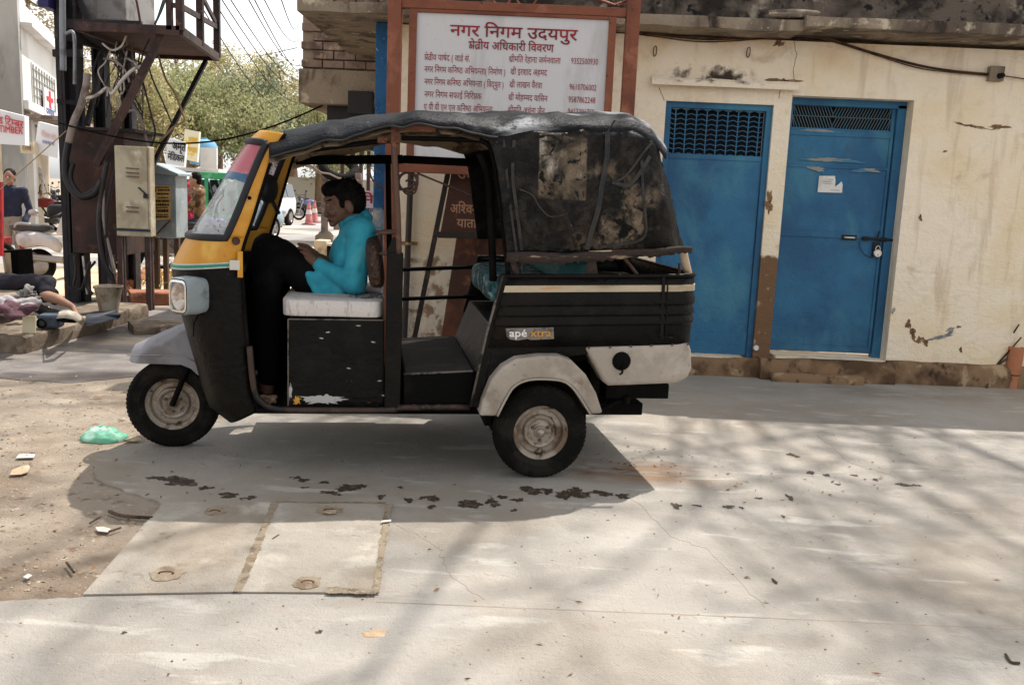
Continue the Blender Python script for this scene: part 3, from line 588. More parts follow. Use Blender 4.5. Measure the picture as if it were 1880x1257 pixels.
LINER = M('roof_liner', S(150, 130, 104), .95, [(S(84, 68, 54), 5, .46, .6), (S(50, 42, 36), 12, .56, .66)], bump=(12, 2))
TEAL = M('teal_vinyl', (.02, .13, .125), .5, [((.012, .075, .08), 5, .45, .62)], bump=(9, 1.5))
FLORAL = M('floral_cloth', (.05, .17, .19), .8, [((.015, .05, .06), 14, .45, .55), ((.36, .42, .42), 16, .55, .62, dict(seed=3)), ((.42, .26, .16), 11, .6, .66, dict(seed=7)), ((.02, .22, .26), 9, .58, .64, dict(seed=9))], bump=(14, 2))
WHITEC = M('seat_cloth', S(206, 200, 196), .85, [(S(170, 162, 156), 5, .5, .7), (S(150, 146, 150), 40, .56, .62, dict(stretch=(1, 1, .2), fac=.5)), (S(120, 112, 108), 16, .66, .72, dict(fac=.7))], bump=[(9, 2), (90, .5)])
BROWNC = M('patterned_cushion', (.05, .026, .016), .7, [((.012, .008, .006), 14, .5, .56, dict(dist=3)), ((.12, .07, .04), 22, .58, .64, dict(seed=2))], bump=(14, 2))
CHROME = M('bright_metal', (.7, .7, .7), .18, metal=1.0)
def glass(name, col, alpha, rough=.04, layers=()):
    m = M(name, col, rough, layers, spec=.6); m.node_tree.nodes['Principled BSDF'].inputs['Alpha'].default_value = alpha; return m
SCREEN = glass('windscreen_glass', (.78, .81, .84), .46, .06, [((.30, .34, .37), 3, .45, .62), ((.92, .95, .98), 5, .52, .58, dict(dist=3, seed=3)), ((.2, .25, .28), 9, .58, .64, dict(dist=2, seed=5))])  # pale and dark streaks paint sky reflections into the glass colour
PINK = glass('pink_film', (.56, .12, .17), .72, .3)
BLUEF = glass('blue_film', (.03, .12, .24), .85, .3)
def sup(mb, c, r, e=.4, seg=28, rings=16, jit=0, sc_=3, seed=0, rot=None):   # pillow-like rounded block
    c = Vector(c); vs = []; f = lambda x: math.copysign(abs(x)**e, x)
    for i in range(rings+1):
        a = pi*i/rings
        for k in range(seg):
            b = 2*pi*k/seg; q = Vector((f(sin(a))*f(cos(b))*r[0], f(sin(a))*f(sin(b))*r[1], f(cos(a))*r[2]))
            if jit: q += q.normalized()*jit*noise.noise(q*sc_/max(r)*.5 + Vector((seed, 0, seed)))
            vs.append(c + (rot @ q if rot is not None else q))
    return mb.add(vs, [(i*seg+k, (i+1)*seg+k, (i+1)*seg+(k+1) % seg, i*seg+(k+1) % seg) for i in range(rings) for k in range(seg)])

auto = thing('auto_rickshaw', 'black three wheeled auto rickshaw with yellow nose and torn black canopy, parked', 'auto rickshaw', AX+Vector((0, 0, .012)), TH, local=True)
VW = 1.36; VC = VW/2-.04
# ---- rear body: sides and tail in one rounded shell with pressed ridges
uR = L(1271, 560, .06).x
def uL(py): return L(932 - (py-510)*(66/238.0), py, 0).x
def path(py, off, n=14):
    z0 = L(uu(py), py, 0).z; ul = uL(py); R = .09; pts = []
    zt = lambda u: L(932, py, 0).z + (u-L(932, py, 0).x)*.030
    for k in range(n+1): u = ul+(uR-R-ul)*k/n; pts.append(Vector((u, -off, zt(u))))
    for k in range(1, 7): a = pi/2*k/7; pts.append(Vector((uR-R+(R+off)*sin(a), R-(R+off)*cos(a), zt(uR))))
    for k in range(7): pts.append(Vector((uR+off, R+(VW-2*R)*k/6, zt(uR))))
    for k in range(1, 7): a = pi/2*k/7; pts.append(Vector((uR-R+(R+off)*cos(a), VW-R+(R+off)*sin(a), zt(uR))))
    for k in range(n+1): u = uR-R+(ul-uR+R)*k/n; pts.append(Vector((u, VW+off, zt(u))))
    return pts
def uu(py): return 932
rows = [(642, 0), (606, 0), (603, .002), (600, .011), (597, .012), (586, .002), (582, .011), (579, .012), (567, .002), (563, .011), (560, .012), (546, .002), (542, .0), (512, 0)]
rb = MB().grid([path(py, o) for py, o in rows]).build('rear_body', BLACK, auto, smooth=28, solid=.012)
MB().grid([path(py, o) for py, o in ((541, 0), (540.5, .012), (528.5, .012), (528, 0))]).build('belt_band', CREAMB, rb, smooth=30)
MB().tube(path(511, .004), .011, 8).build('top_rim', BLACK, rb, smooth=60)
q = MB(); q.beam(L(1218, 512, -.012), L(1214, 626, -.012), .018, .008, (0, 1, 0)); q.tube([L(1226, 516, -.016), L(1222, 628, -.016)], .004, 6); q.tube([L(1206, 612, -.014), L(1212, 622, -.016), L(1240, 624, -.014)], .003, 5)
q.build('hinge_strip', BLACK, rb, smooth=40)
# the slanting edge of the passenger opening and the skirt in front of the wheel
q = MB(); q.prism([L(x, y, -.004) for x, y in ((921, 508), (940, 508), (905, 640), (884, 752), (862, 752))], (0, .05, 0))
q.prism([L(x, y, 0) for x, y in ((897, 640), (1080, 636), (1080, 655), (1030, 660), (945, 664), (905, 700), (882, 752), (868, 752))], (0, .03, 0))
q.prism([L(x, y, 0) + Vector((0, VW-.03, 0)) for x, y in ((897, 640), (1080, 636), (1080, 655), (1030, 660), (945, 664), (905, 700), (882, 752), (868, 752))], (0, .03, 0))
q.each('door_sill_panel', BLACK, auto, bevel=.006)
MB().tube([L(923, 510, -.008), L(893, 618, -.008), L(864, 750, -.008)], .007, 6).build('opening_trim', M('scuffed_edge', (.13, .11, .095), .5, [((.02, .018, .016), 12, .48, .58)]), auto, smooth=180)
# badge
bp = MB().prism([L(x, y, -.012) for x, y in ((928, 607), (1016, 605), (1017, 626), (975, 628), (968, 626), (950, 629), (936, 627), (930, 622))], (0, .005, 0)).build('badge', M('badge_plate', S(122, 116, 110), .5, [(S(80, 74, 68), 22, .5, .62)]), auto)
b0 = L(934, 622.5, -.013); bw = L(1012, 622, -.013)-b0; xd = bw.normalized(); ud = Vector((0, 0, 1)); ud = (ud - xd*ud.dot(xd)).normalized()
WHI = M('white_letter', (.75, .74, .72), .6); ORL = M('orange_letter', (.52, .26, .06), .6)
text('lettering', 'apé', WHI, bp, b0, xd, ud, .040, bw.length*.42, .002, bold=.06)
text('lettering', 'xtra', ORL, bp, b0+xd*bw.length*.49, xd, ud, .040, bw.length*.5, .002, bold=.06)
# grey tail box with the filler cap
q = MB().prism([L(x, y, -.014) for x, y in ((1073, 641), (1266, 634), (1270, 648), (1271, 680), (1264, 698), (1243, 708), (1118, 713), (1108, 706))], (0, VW+.02, 0))
tb = q.build('tail_box', GREYB, auto, bevel=.022, smooth=40, seg=4)
c = L(1141, 667, -.02); MB().lathe([(.0, -.012), (.03, -.014), (.046, -.008), (.05, 0), (.05, .012)], c, (0, 1, 0), 28).build('filler_cap', FLATBLK, tb, smooth=40)
MB().tube([c+Vector((.004, -.02, -.02)), c+Vector((0, -.022, -.06)), c+Vector((-.012, -.018, -.068))], .006, 6).build('cap_strap', FLATBLK, tb, smooth=180)
q = MB()
for x in (1081, 1120, 1158, 1196, 1234, 1262): q.lathe([(0, -.005), (.006, -.004), (.007, .002)], L(x, 642.5-(x-1081)*.036, -.018), (0, 1, 0), 10)
q.each('rivet', M('dark_rivet', (.08, .06, .05), .5), tb)
# rear mudguards
fo = [(880, 768), (886, 740), (902, 702), (922, 678), (948, 663), (990, 658), (1028, 658), (1050, 666), (1076, 692), (1095, 726), (1107, 763)]
fi = [(1084, 765), (1066, 736), (1050, 715), (1030, 703), (990, 700), (962, 704), (942, 716), (928, 738), (913, 768)]
q = MB().prism([L(x, y, -.09) for x, y in fo+fi], (0, .17, 0)); q.build('mudguard', GREYB, auto, bevel=.014, smooth=50, seg=3)
q = MB().prism([L(x, y, -.09)+Vector((0, VW+.01, 0)) for x, y in fo+fi], (0, .17, 0)); q.build('mudguard', GREYB, auto, bevel=.014, smooth=50, seg=3)
MB().tube(spl([L(x, y, -.095) for x, y in fi], 4), .006, 6).build('mudguard_lip', GREYB, auto, smooth=180)
# ---- wheels
def wheel(c, par, name='wheel', face=-1):
    e = MB(); ax = Vector((0, face, 0))
    rim = e.lathe([(.0, .040), (.018, .040), (.030, .034), (.034, .022), (.062, .018), (.070, .030), (.080, .034), (.088, .028), (.094, .006), (.118, .004), (.126, .030), (.140, .040), (.147, .046), (.150, .044), (.150, -.045), (.0, -.045)], c, ax, 48).build(name, RIM, par, smooth=35)
    t = MB().lathe([(.147, -.05), (.165, -.060), (.20, -.064), (.232, -.056), (.2465, -.040), (.251, -.02), (.252, 0), (.251, .02), (.2465, .040), (.232, .056), (.20, .064), (.180, .0635), (.176, .0655), (.172, .063), (.165, .060), (.147, .05)], c, ax, 72)
    for k in range(64):
        a = 2*pi*k/64; d = Vector((cos(a), 0, sin(a)))
        for s_ in (-1, 1):
            t.beam(c + d*.228 + Vector((0, s_*.0585, 0)), c + d*.246 + Vector((0, s_*.040, 0)), .004, .0125, (d.z, 0, -d.x))
        t.beam(c + d*.2495 + Vector((0, -.03, 0)), c + d*.2495 + Vector((0, .03, 0)), .014, .006, (d.x, 0, d.z))
    for rr in (.19, .214): t.tube([c + Vector((cos(a)*rr, face*(.0642 if rr < .2 else .0615), sin(a)*rr)) for a in [2*pi*k/60 for k in range(61)]], .0015, 5)
    t.build('tyre', RUBBER, rim, smooth=40)
    q = MB().lathe([(0, .060), (.012, .058), (.021, .050), (.026, .038), (.026, .03)], c, ax, 20); q.build('hub_cap', M('hub_metal', S(164, 156, 146), .4, [(S(90, 74, 60), 18, .5, .62)], metal=.5), rim, smooth=60)
    q = MB()
    for k in range(3):
        a = 2*pi*k/3+pi/2*1.0; d = Vector((cos(a), 0, -sin(a))); q.lathe([(0, .034), (.009, .034), (.010, .016)], c+d*.047, ax, 6)
    q.each('wheel_nut', M('dark_rivet', None), rim)
    return rim
cr_ = L(990, 797, .03); wr = wheel(Vector((cr_.x, .035, .25)), auto)
w2 = wheel(Vector((cr_.x, VW-.035, .25)), auto, face=1)
cf_ = L(315.5, 748, VC-.06); wheel(Vector((cf_.x, VC, .25)), auto)
# ---- front mudguard
fp = [(231, 669), (236, 650), (242, 640), (290, 618), (334, 600), (352, 596), (380, 600), (392, 690), (378, 696), (364, 690), (352, 679), (334, 672), (300, 671)]
q = MB(); n_ = 8; secs = []
for i in range(n_+1):
    s_ = -1+2*i/n_; k = 1-.12*abs(s_)**3
    secs.append([L(x, y, VC-.10) + Vector((.06*abs(s_)**3*(1 if x < 300 else 0), .10+s_*.13, -.028*abs(s_)**3*(1 if y < 660 and x < 360 else 0))) for x, y in fp])
q.grid(secs, loop=True)
for s_ in (secs[0], secs[-1]): q.add(s_, [tuple(range(len(s_)))])
q.build('front_mudguard', GREYP, auto, smooth=40, bevel=.006)
MB().tube([L(x, y, VC-.135) for x, y in ((233, 656), (300, 655), (335, 657), (358, 668))], .003, 5).build('mudguard_crease', GREYP, auto, smooth=180)
q = MB(); q.tube([L(316, 748, VC+.09), L(352, 660, VC+.08), L(372, 600, VC)], .022, 8); q.tube([L(316, 748, VC-.09), L(352, 660, VC-.08)], .016, 8); q.build('front_fork', FLATBLK, auto, smooth=60)
# ---- nose: one curved surface cut into shell, screen and cowl
rowsN = [((486, 250), (522, 250), .50), ((470, 263), (511, 266), .515), ((453, 285), (499, 291), .53), ((421, 333), (481, 346), .55), ((388, 387), (464, 402), .565), ((359, 432), (450, 442), .575), ((342, 462), (443, 467), .58), ((331, 487), (440, 491), .58), ((333, 515), (444, 520), .58), ((348, 572), (449, 590), .58), ((371, 652), (456, 662), .57), ((398, 732), (466, 737), .56), ((432, 757), (475, 758), .55)]
def sect(t, off=0):                                   # t runs along the rows
    i = min(int(t), len(rowsN)-2); f = t-i; out = []
    def val(j):
        (nx, ny), (sx, sy), wd = rowsN[j]; a = L(nx, ny, VC-.12); b = L(sx, sy, VC-wd); return a.x-.012, a.z, b.x, b.z, wd
    A, B = val(i), val(i+1); C0 = val(max(i-1, 0)); D = val(min(i+2, len(rowsN)-1))
    return [.5*((2*A[k])+(B[k]-C0[k])*f+(2*C0[k]-5*A[k]+4*B[k]-D[k])*f*f+(3*A[k]-C0[k]-3*B[k]+D[k])*f**3) if 0 < i < len(rowsN)-2 else A[k]+(B[k]-A[k])*f for k in range(5)]
def npt(t, ph, off=0):
    un, zn, us, zs, wd = sect(t); e = .62; c_, s_ = cos(ph), sin(ph)
    cc = abs(c_)**e; ss = math.copysign(abs(s_)**e, s_); u = us-(us-un)*cc; v = VC+wd*ss; z = zs+(zn-zs)*cc
    n = Vector((-(c_)*.8, s_, .0)).normalized() if True else 0
    return Vector((u, v, z)) + n*off
def patch(t0, t1, p0, p1, nt_, np_, off=0): return [[npt(t0+(t1-t0)*i/nt_, p0+(p1-p0)*k/np_, off) for k in range(np_+1)] for i in range(nt_+1)]
P1 = radians(83)
H = pi/2
sh = MB(); sh.grid(patch(5, 7, -H, H, 8, 40)); sh.grid(patch(0, 5, -H, -P1, 24, 8)); sh.grid(patch(0, 5, P1, H, 24, 8)); sh.grid(patch(0, 1.25, -P1, P1, 6, 30))
nose = sh.build('nose_shell', YEL, auto, smooth=50, solid=.014)
MB().grid(patch(7, 12, -H, H, 30, 40)).build('lower_cowl', BLACK, auto, smooth=50, solid=.014)
ws = MB().grid(patch(1.25, 5, -P1, P1, 22, 36, .001)).build('windscreen', SCREEN, auto, smooth=180)
def fringe(t0, t1, m, name, off):
    g = MB(); rows_ = patch(t0, t1, -P1+.02, P1-.02, 8, 60, off)
    for k, p_ in enumerate(rows_[-1]): rows_[-1][k] = npt(t1+.16*noise.noise(Vector((k*.35, t1*9, 0))), -P1+.02+(2*P1-.04)*k/60, off)
    g.grid(rows_).build(name, m, ws, smooth=180)
fringe(1.3, 2.75, PINK, 'sun_film', .004); fringe(2.72, 2.95, BLUEF, 'sun_film_edge', .005)
q = MB(); loop = [npt(1.25+(5-1.25)*k/20, -P1, .004) for k in range(21)] + [npt(5, -P1+2*P1*k/40, .004) for k in range(1, 41)] + [npt(5-(5-1.25)*k/20, P1, .004) for k in range(1, 21)] + [npt(1.25, P1-2*P1*k/30, .004) for k in range(1, 31)]
q.tube(loop, .019, 8); q.build('screen_rubber', WINR, auto, smooth=180)
MB().grid([patch(6.72+.26*k, 6.72+.26*k, -H, H, 1, 40, o)[0] for k, o in ((0, .002), (0, .014), (1.55, .014), (1.55, .002))]).build('trim_strip', M('trim_white', S(196, 194, 186), .5, [(S(140, 130, 116), 8, .55, .68)]), nose, smooth=30)
MB().grid([patch(t, t, -H, H, 1, 40, .0165)[0] for t in (6.83, 7.02)]).build('trim_stripe', M('trim_green', (.02, .24, .17), .5), nose, smooth=180)
q = MB(); c = npt(7, -H, .012); q.box(L(431, 491, VC-.6), (.05, .012, .05)); q.build('trim_clip', M('bare_steel', None), nose, bevel=.003)
MB().box(L(441, 490, VC-.6), (.026, .01, .13)).build('hinge_tab', YEL, nose, bevel=.003)
MB().lathe([(0, -.004), (.016, -.006), (.02, 0), (.02, .004)], L(433, 447, VC-.598), (0, 1, 0), 20).build('side_reflector', M('dark_lens', (.05, .02, .016), .3), nose, smooth=40)
MB().lathe([(0, -.012), (.008, -.012), (.01, 0)], L(458, 368, VC-.575), (0, 1, 0), 12).build('screw', FLATBLK, nose)
for s_ in (-1, 1):
    MB().tube([npt(t, s_*H, 0)+Vector((.004, 0, 0)) for t in [k*12/40 for k in range(41)]], .010, 8).build('doorway_edge', FLATBLK, auto, smooth=180)
# dashboard and inner front so the cab is not hollow
q = MB(); q.b2((L(400, 480, VC).x, VC-.5, L(440, 500, VC).z-.06), (L(452, 480, VC).x, VC+.5, L(440, 500, VC).z)); q.tube([L(470, 470, VC), L(430, 600, VC), L(400, 700, VC)], .03, 10); q.tube([L(476, 455, VC-.3), L(470, 450, VC), L(476, 455, VC+.3)], .012, 8); q.build('steering', FLATBLK, auto, smooth=40)
# ---- headlamps on the rounded corners of the nose
def lamp(s_):
    c = L(350, 546, .06); c.y = VC+s_*(VC-.06)
    rt = Matrix.Rotation(radians(50)*s_*-1, 3, 'Z')   # local -x is the way it looks
    b = MB(); pr = []
    for x, hw, hh in ((-.075, .066, .085), (-.07, .072, .09), (.0, .076, .094), (.05, .07, .088), (.085, .05, .065)):
        ring = []
        for k in range(32):
            a = 2*pi*k/32; f = lambda t: math.copysign(abs(t)**.45, t); ring.append(c + rt @ Vector((x, f(cos(a))*hw, f(sin(a))*hh)))
        pr.append(ring)
    b.grid(pr, loop=True); b.add(pr[-1], [tuple(range(32))])
    hl = b.build('headlamp', M('lamp_shell', S(136, 146, 150), .5, [(S(100, 104, 106), 6, .5, .66), (S(70, 62, 56), 40, .66, .72)], bump=(30, .4)), auto, smooth=45)
    b = MB(); pr2 = []
    for x, k_ in ((-.078, .93), (-.080, .80), (-.072, .77)):
        pr2.append([c + rt @ Vector((x, math.copysign(abs(cos(2*pi*k/32))**.4, cos(2*pi*k/32))*.068*k_, math.copysign(abs(sin(2*pi*k/32))**.4, sin(2*pi*k/32))*.086*k_)) for k in range(32)])
    b.grid(pr2, loop=True); b.build('bezel', CHROME, hl, smooth=40)
    b = MB(); pr2 = []
    for i in range(9):
        k_ = i/8; pr2.append([c + rt @ Vector((-.03-.042*k_**2, cos(2*pi*k/24)*.053*k_, sin(2*pi*k/24)*.068*k_)) for k in range(24)])
    b.grid(pr2, loop=True); b.build('reflector', M('lamp_reflector', (.75, .68, .58), .22, [((.32, .2, .13), 9, .46, .58)], metal=.8), hl, smooth=180)
    b = MB(); b.lathe([(0, -.062), (.016, -.06), (.02, -.045), (.02, -.02)], c, rt @ Vector((1, 0, 0)), 14); b.build('bulb', M('bulb_glass', (.5, .4, .3), .2), hl, smooth=60)
    b = MB(); fr = [[c + rt @ Vector((-.077, math.copysign(abs(cos(2*pi*k/32))**.4, cos(2*pi*k/32))*.054*s2, math.copysign(abs(sin(2*pi*k/32))**.4, sin(2*pi*k/32))*.068*s2)) for k in range(32)] for s2 in (1, .5, .02)]
    b.grid(fr, loop=True); b.build('lamp_glass', glass('lamp_glass', (.8, .8, .78), .22, .08), hl, smooth=180)
    b = MB(); b.tube([c + rt @ Vector((.06, 0, -.08)), c+Vector((.02, -.04*(-s_), -.14)), c+Vector((.02, -.05*(-s_), -.2))], .004, 6); b.build('lamp_wire', FLATBLK, hl, smooth=180)
lamp(-1); lamp(1)
# ---- floor, sills, chassis
zf = L(505, 753, .06).z
q = MB(); q.b2((L(470, 755, .06).x, .06, zf-.03), (L(738, 755, .06).x, VW-.08, zf)); q.b2((L(400, 740, VC).x, VC-.35, zf-.03), (L(470, 755, .06).x, VC+.35, zf+.01)); q.build('cab_floor', FLATBLK, auto, bevel=.004)
q = MB(); q.tube(spl([L(x, y, .05) for x, y in ((458, 640), (466, 715), (480, 742), (510, 755), (600, 757), (720, 756), (738, 752), (862, 751))], 4), .016, 8); q.build('sill_tube', M('scraped_sill', S(58, 44, 36), .5, [(S(120, 82, 60), 9, .55, .66), (S(20, 18, 17), 6, .5, .62, dict(seed=2))]), auto, smooth=180)
q = MB(); q.b2((L(420, 757, VC).x, VC-.3, zf-.10), (uR-.15, VC+.3, zf-.03)); q.tube([Vector((cr_.x, .08, .25)), Vector((cr_.x, VW-.08, .25))], .035, 10); q.b2((L(1105, 720, .2).x, .12, L(1105, 735, .12).z), (L(1228, 720, .12).x, VW-.12, L(1105, 708, .12).z)); q.tube([L(1100, 757, .15), L(1130, 741, .15), L(1160, 733, .15)], .014, 8); q.tube([L(1150, 730, .12), L(1150, 744, .12)], .02, 8)
q.b2((L(905, 700, .2).x, .2, .2), (L(1080, 700, .2).x, VW-.2, .5)); q.b2((L(890, 740, .15).x, .13, .25), (L(905, 700, .15).x, VW-.13, .62)); q.b2((L(1078, 740, .15).x, .13, .42), (L(1100, 700, .15).x, VW-.13, .62)); q.build('chassis', FLATBLK, auto, bevel=.006)
# raised passenger floor with its ribbed mat
pf = [L(x, y, .07) for x, y in ((741, 692), (868, 686), (866, 744), (741, 747))]
q = MB().prism(pf, (0, VW-.16, 0)).build('passenger_floor', FLATBLK, auto, bevel=.004)
mt = MB(); v_ = .09
while v_ < VW-.12:
    a, b = pf[0].copy(), pf[1].copy(); a.y = b.y = v_; a.z += .003; b.z += .003; a.x += .01
    mt.beam(a, b, .020, .008); v_ += .034
mt.build('ribbed_mat', M('mat_rubber', (.012, .011, .0105), .5, [((.035, .03, .026), 6, .5, .66)]), q, bevel=.003)
MB().tube([pf[0]+Vector((0, -.004, .004)), pf[1]+Vector((0, -.004, .004))], .006, 6).build('step_trim', M('scuffed_edge', None), q)
# passenger bench: panel, cushion, backrest
bq = MB().prism([L(x, y, .1) for x, y in ((869, 688), (903, 604), (1000, 604), (1000, 690))], (0, VW-.2, 0)).build('bench_panel', M('bench_vinyl', (.022, .02, .018), .42, [((.01, .009, .0085), 4, .45, .6), ((.06, .055, .05), 20, .62, .7)], bump=[(6, 3), (20, 1)]), auto, bevel=.008)
cu_ = L(925, 575, .1); sup(MB(), (cu_.x+.12, VC+.04, L(925, 540, .1).z), (.20, .56, .085), .45, 32, 16, .02, 4).build('bench_cushion', FLORAL, auto, smooth=180)
bk = L(1045, 490, .3); sup(MB(), (bk.x+.02, VC+.04, bk.z-.10), (.12, .5, .20), .4, 30, 16, .015, 3, 2).build('bench_backrest', TEAL, auto, smooth=180)
MB().b2((L(1000, 520, .2).x, .1, .62), (uR-.05, VW-.1, L(1000, 508, .2).z-.06)).build('luggage_deck', FLATBLK, auto)
# ---- driver's seat
sb = MB().prism([L(x, y, .10) for x, y in ((529, 590), (706, 590), (706, 752), (529, 752))], (0, 1.1, 0)).build('seat_box', BLACK, auto, bevel=.006)
q = MB(); q.tube([L(529, 590, .096), L(529, 752, .096)], .004, 6); q.tube([L(529, 590, .096), L(704, 592, .096)], .004, 6); q.build('seat_box_edge', M('scuffed_edge', None), sb)
def lblob(px, py, rx, ry, m, seed, v, par, name, rough=.6):
    c = L(px, py, v); k_ = (L(px+10, py, v)-c).length/10; rn_ = random.Random(seed); ph = [rn_.uniform(0, 6.3) for _ in range(5)]; pts = []
    for k in range(44):
        a = 2*pi*k/44; f = max(.2, 1+rough*(.25*sin(2*a+ph[0])+.2*sin(5*a+ph[1])+.2*sin(9*a+ph[2])+.22*sin(14*a+ph[3])+.2*sin(19*a+ph[4]))); pts.append(c+Vector((cos(a)*rx*k_*f, 0, sin(a)*ry*k_*f)))
    return MB().prism(pts, (0, .001, 0)).build(name, m, par)
FLK = M('bared_primer', S(176, 174, 172), .6, [(S(140, 138, 136), 14, .5, .62)])
lblob(593, 737, 33, 9, FLK, 4, .098, sb, 'flaked_paint'); lblob(545, 739, 7, 6, M('old_yellow', (.6, .3, .03), .5), 6, .0975, sb, 'flaked_paint', .9); lblob(533, 722, 2.5, 15, FLK, 8, .0972, sb, 'flaked_paint', .9)
for k, (x, y) in enumerate([(590, 625), (602, 614), (697, 703), (704, 730), (685, 632), (640, 680), (658, 602)]): lblob(x, y, 3.5, 1.2, FLK, k+30, .097, sb, 'scratch', .9)
c0 = L(516, 574, .09); c1 = L(703, 570, .09)
cush = sup(MB(), ((c0.x+c1.x)/2, .66, (c0.z+c1.z)/2+.002), ((c1.x-c0.x)/2, .57, .047), .15, 72, 30, .012, 7, 1).build('seat_cushion', WHITEC, auto, smooth=180)
sup(MB(), L(672, 551, .34), (.10, .16, .022), .5, 24, 12, .02, 6, 3).build('folded_cloth', M('print_cloth', S(150, 148, 148), .85, [(S(40, 38, 40), 22, .5, .55, dict(dist=2)), (S(200, 196, 192), 14, .58, .64)], bump=(14, 2)), cush, smooth=180)
q = MB(); sup(q, L(688, 483, .42), (.045, .34, .135), .6, 28, 16, .02, 5, 2, Matrix.Rotation(radians(-7), 3, 'Y')); q.build('driver_backrest', BROWNC, auto, smooth=180)
q = MB()
for py in (430, 468): q.tube([L(733, py, .1), L(697, py+2, .12), L(692, py, .3), L(694, py, .75), L(700, py, .95)], .010, 8)
q.tube([L(697, 428, .3), L(697, 520, .3)], .008, 6); q.tube([L(700, 428, .75), L(700, 520, .75)], .008, 6); q.box(L(716, 429, .16), (.09, .05, .018)); q.build('backrest_frame', BROWNT, auto, smooth=60)
# ---- posts, rails, bars
q = MB(); q.b2((L(708, 600, .05).x, .05, L(720, 756, .05).z), (L(738, 600, .05).x, .12, L(720, 468, .05).z)); q.prism([L(x, y, .055) for x, y in ((711, 470), (737, 470), (737, 440), (722, 440), (712, 462))], (0, .05, 0)); q.build('door_post', BLACK, auto, bevel=.008)
MB().tube(spl([L(x, y, .065) for x, y in ((723, 262), (726, 330), (730, 400), (732, 470))], 4), .016, 10).build('post_tube', BROWNT, auto, smooth=180)
WOODB = M('roof_batten', S(112, 66, 48), .75, [(S(70, 42, 32), 6, .46, .62), (S(150, 106, 80), 12, .6, .7)], bump=(30, 1))
q = MB(); q.b2(L(717, 268, .05), Vector((L(735, 236, .05).x, .12, L(735, 236, .05).z))); q.beam(L(730, 240, .06), L(800, 241, .06), .03, .035); q.build('roof_batten', WOODB, auto, bevel=.005)
q = MB(); q.tube([L(500, 288, .07), L(600, 276, .07), L(712, 262, .07)], .013, 8); q.tube([L(737, 258, .06), L(880, 262, .06)], .012, 8); q.each('roof_rail', FLATBLK, auto, smooth=60)
q = MB(); q.box(L(702, 262, .06), (.05, .03, .03)); q.lathe([(0, -.01), (.01, -.01), (.012, 0)], L(709, 260, .045), (0, 1, 0), 10); q.build('rail_bracket', WOODB, auto, bevel=.004)
q = MB(); vF = VW-.06
q.beam(L(543, 298, vF), L(740, 296, vF), .03, .055); q.beam(L(740, 296, vF), L(905, 304, vF), .03, .05)
q.beam(L(712, 296, vF), L(716, 540, vF), .035, .03, (0, 1, 0)); q.build('far_roof_rail', FLATBLK, auto, bevel=.004)
q = MB(); q.tube([L(716, 499, vF), L(884, 493, vF)], .013, 8); q.tube([L(716, 553, vF), L(872, 547, vF)], .013, 8); q.each('safety_bar', FLATBLK, auto, smooth=60)
q = MB(); q.tube(spl([L(x, y, .04) for x, y in ((880, 262), (898, 272), (907, 300), (916, 360), (925, 430), (933, 510))], 4), .013, 8); q.tube(spl([L(x, y, .14) for x, y in ((880, 285), (896, 330), (902, 420), (905, 520))], 4), .02, 8); q.each('rear_hoop', FLATBLK, auto, smooth=180)
RUSTC = M('rusty_cream_post', S(176, 156, 130), .7, [(S(96, 62, 44), 6, .5, .62), (S(206, 194, 174), 9, .56, .66)], bump=(20, 1))
q = MB(); q.tube([L(1254, 466, .05), L(1264, 510, .05)], .022, 8); q.tube([Vector((L(1254, 466, .05).x, VW-.05, L(1254, 466, .05).z)), Vector((L(1264, 510, .05).x, VW-.05, L(1264, 510, .05).z))], .022, 8); q.each('tail_post', RUSTC, auto, smooth=60)
q = MB(); q.prism([L(x, y, .04) for x, y in ((1082, 470), (1092, 470), (1098, 510), (1074, 510))], (0, .012, 0)); q.tube([L(1140, 470, .06), L(1172, 511, .06)], .010, 8); q.tube([L(940, 478, .05), L(948, 510, .05)], .02, 8); q.tube([L(1247, 486, .1), L(1247, 512, .1)], .008, 6); q.each('canopy_strut', BROWNT, auto, smooth=40)
# far mirror
c = L(492, 350, 1.14); mb_ = MB(); ax_ = Vector((.55, -.8, 0)); mb_.lathe([(0, -.012), (.05, -.012), (.062, -.004), (.06, .014), (.03, .03), (0, .034)], Vector((0, 0, 0)), ax_, 24)
for v_ in mb_.v: v_.z *= 1.45
mb_.v = [c+v_ for v_ in mb_.v]; mir = mb_.build('wing_mirror', M('mirror_shell', (.012, .012, .013), .4), auto, smooth=40)
m2 = MB(); m2.lathe([(0, -.0135), (.05, -.0135)], Vector((0, 0, 0)), ax_, 24); m2.v = [c+Vector((v_.x, v_.y, v_.z*1.45)) for v_ in m2.v]; m2.build('mirror_glass', CHROME, mir, smooth=180)
MB().tube([c+Vector((.01, .02, -.05)), L(508, 388, 1.17), L(512, 395, 1.19)], .012, 8).build('mirror_stem', M('mirror_shell', None), mir, smooth=180)
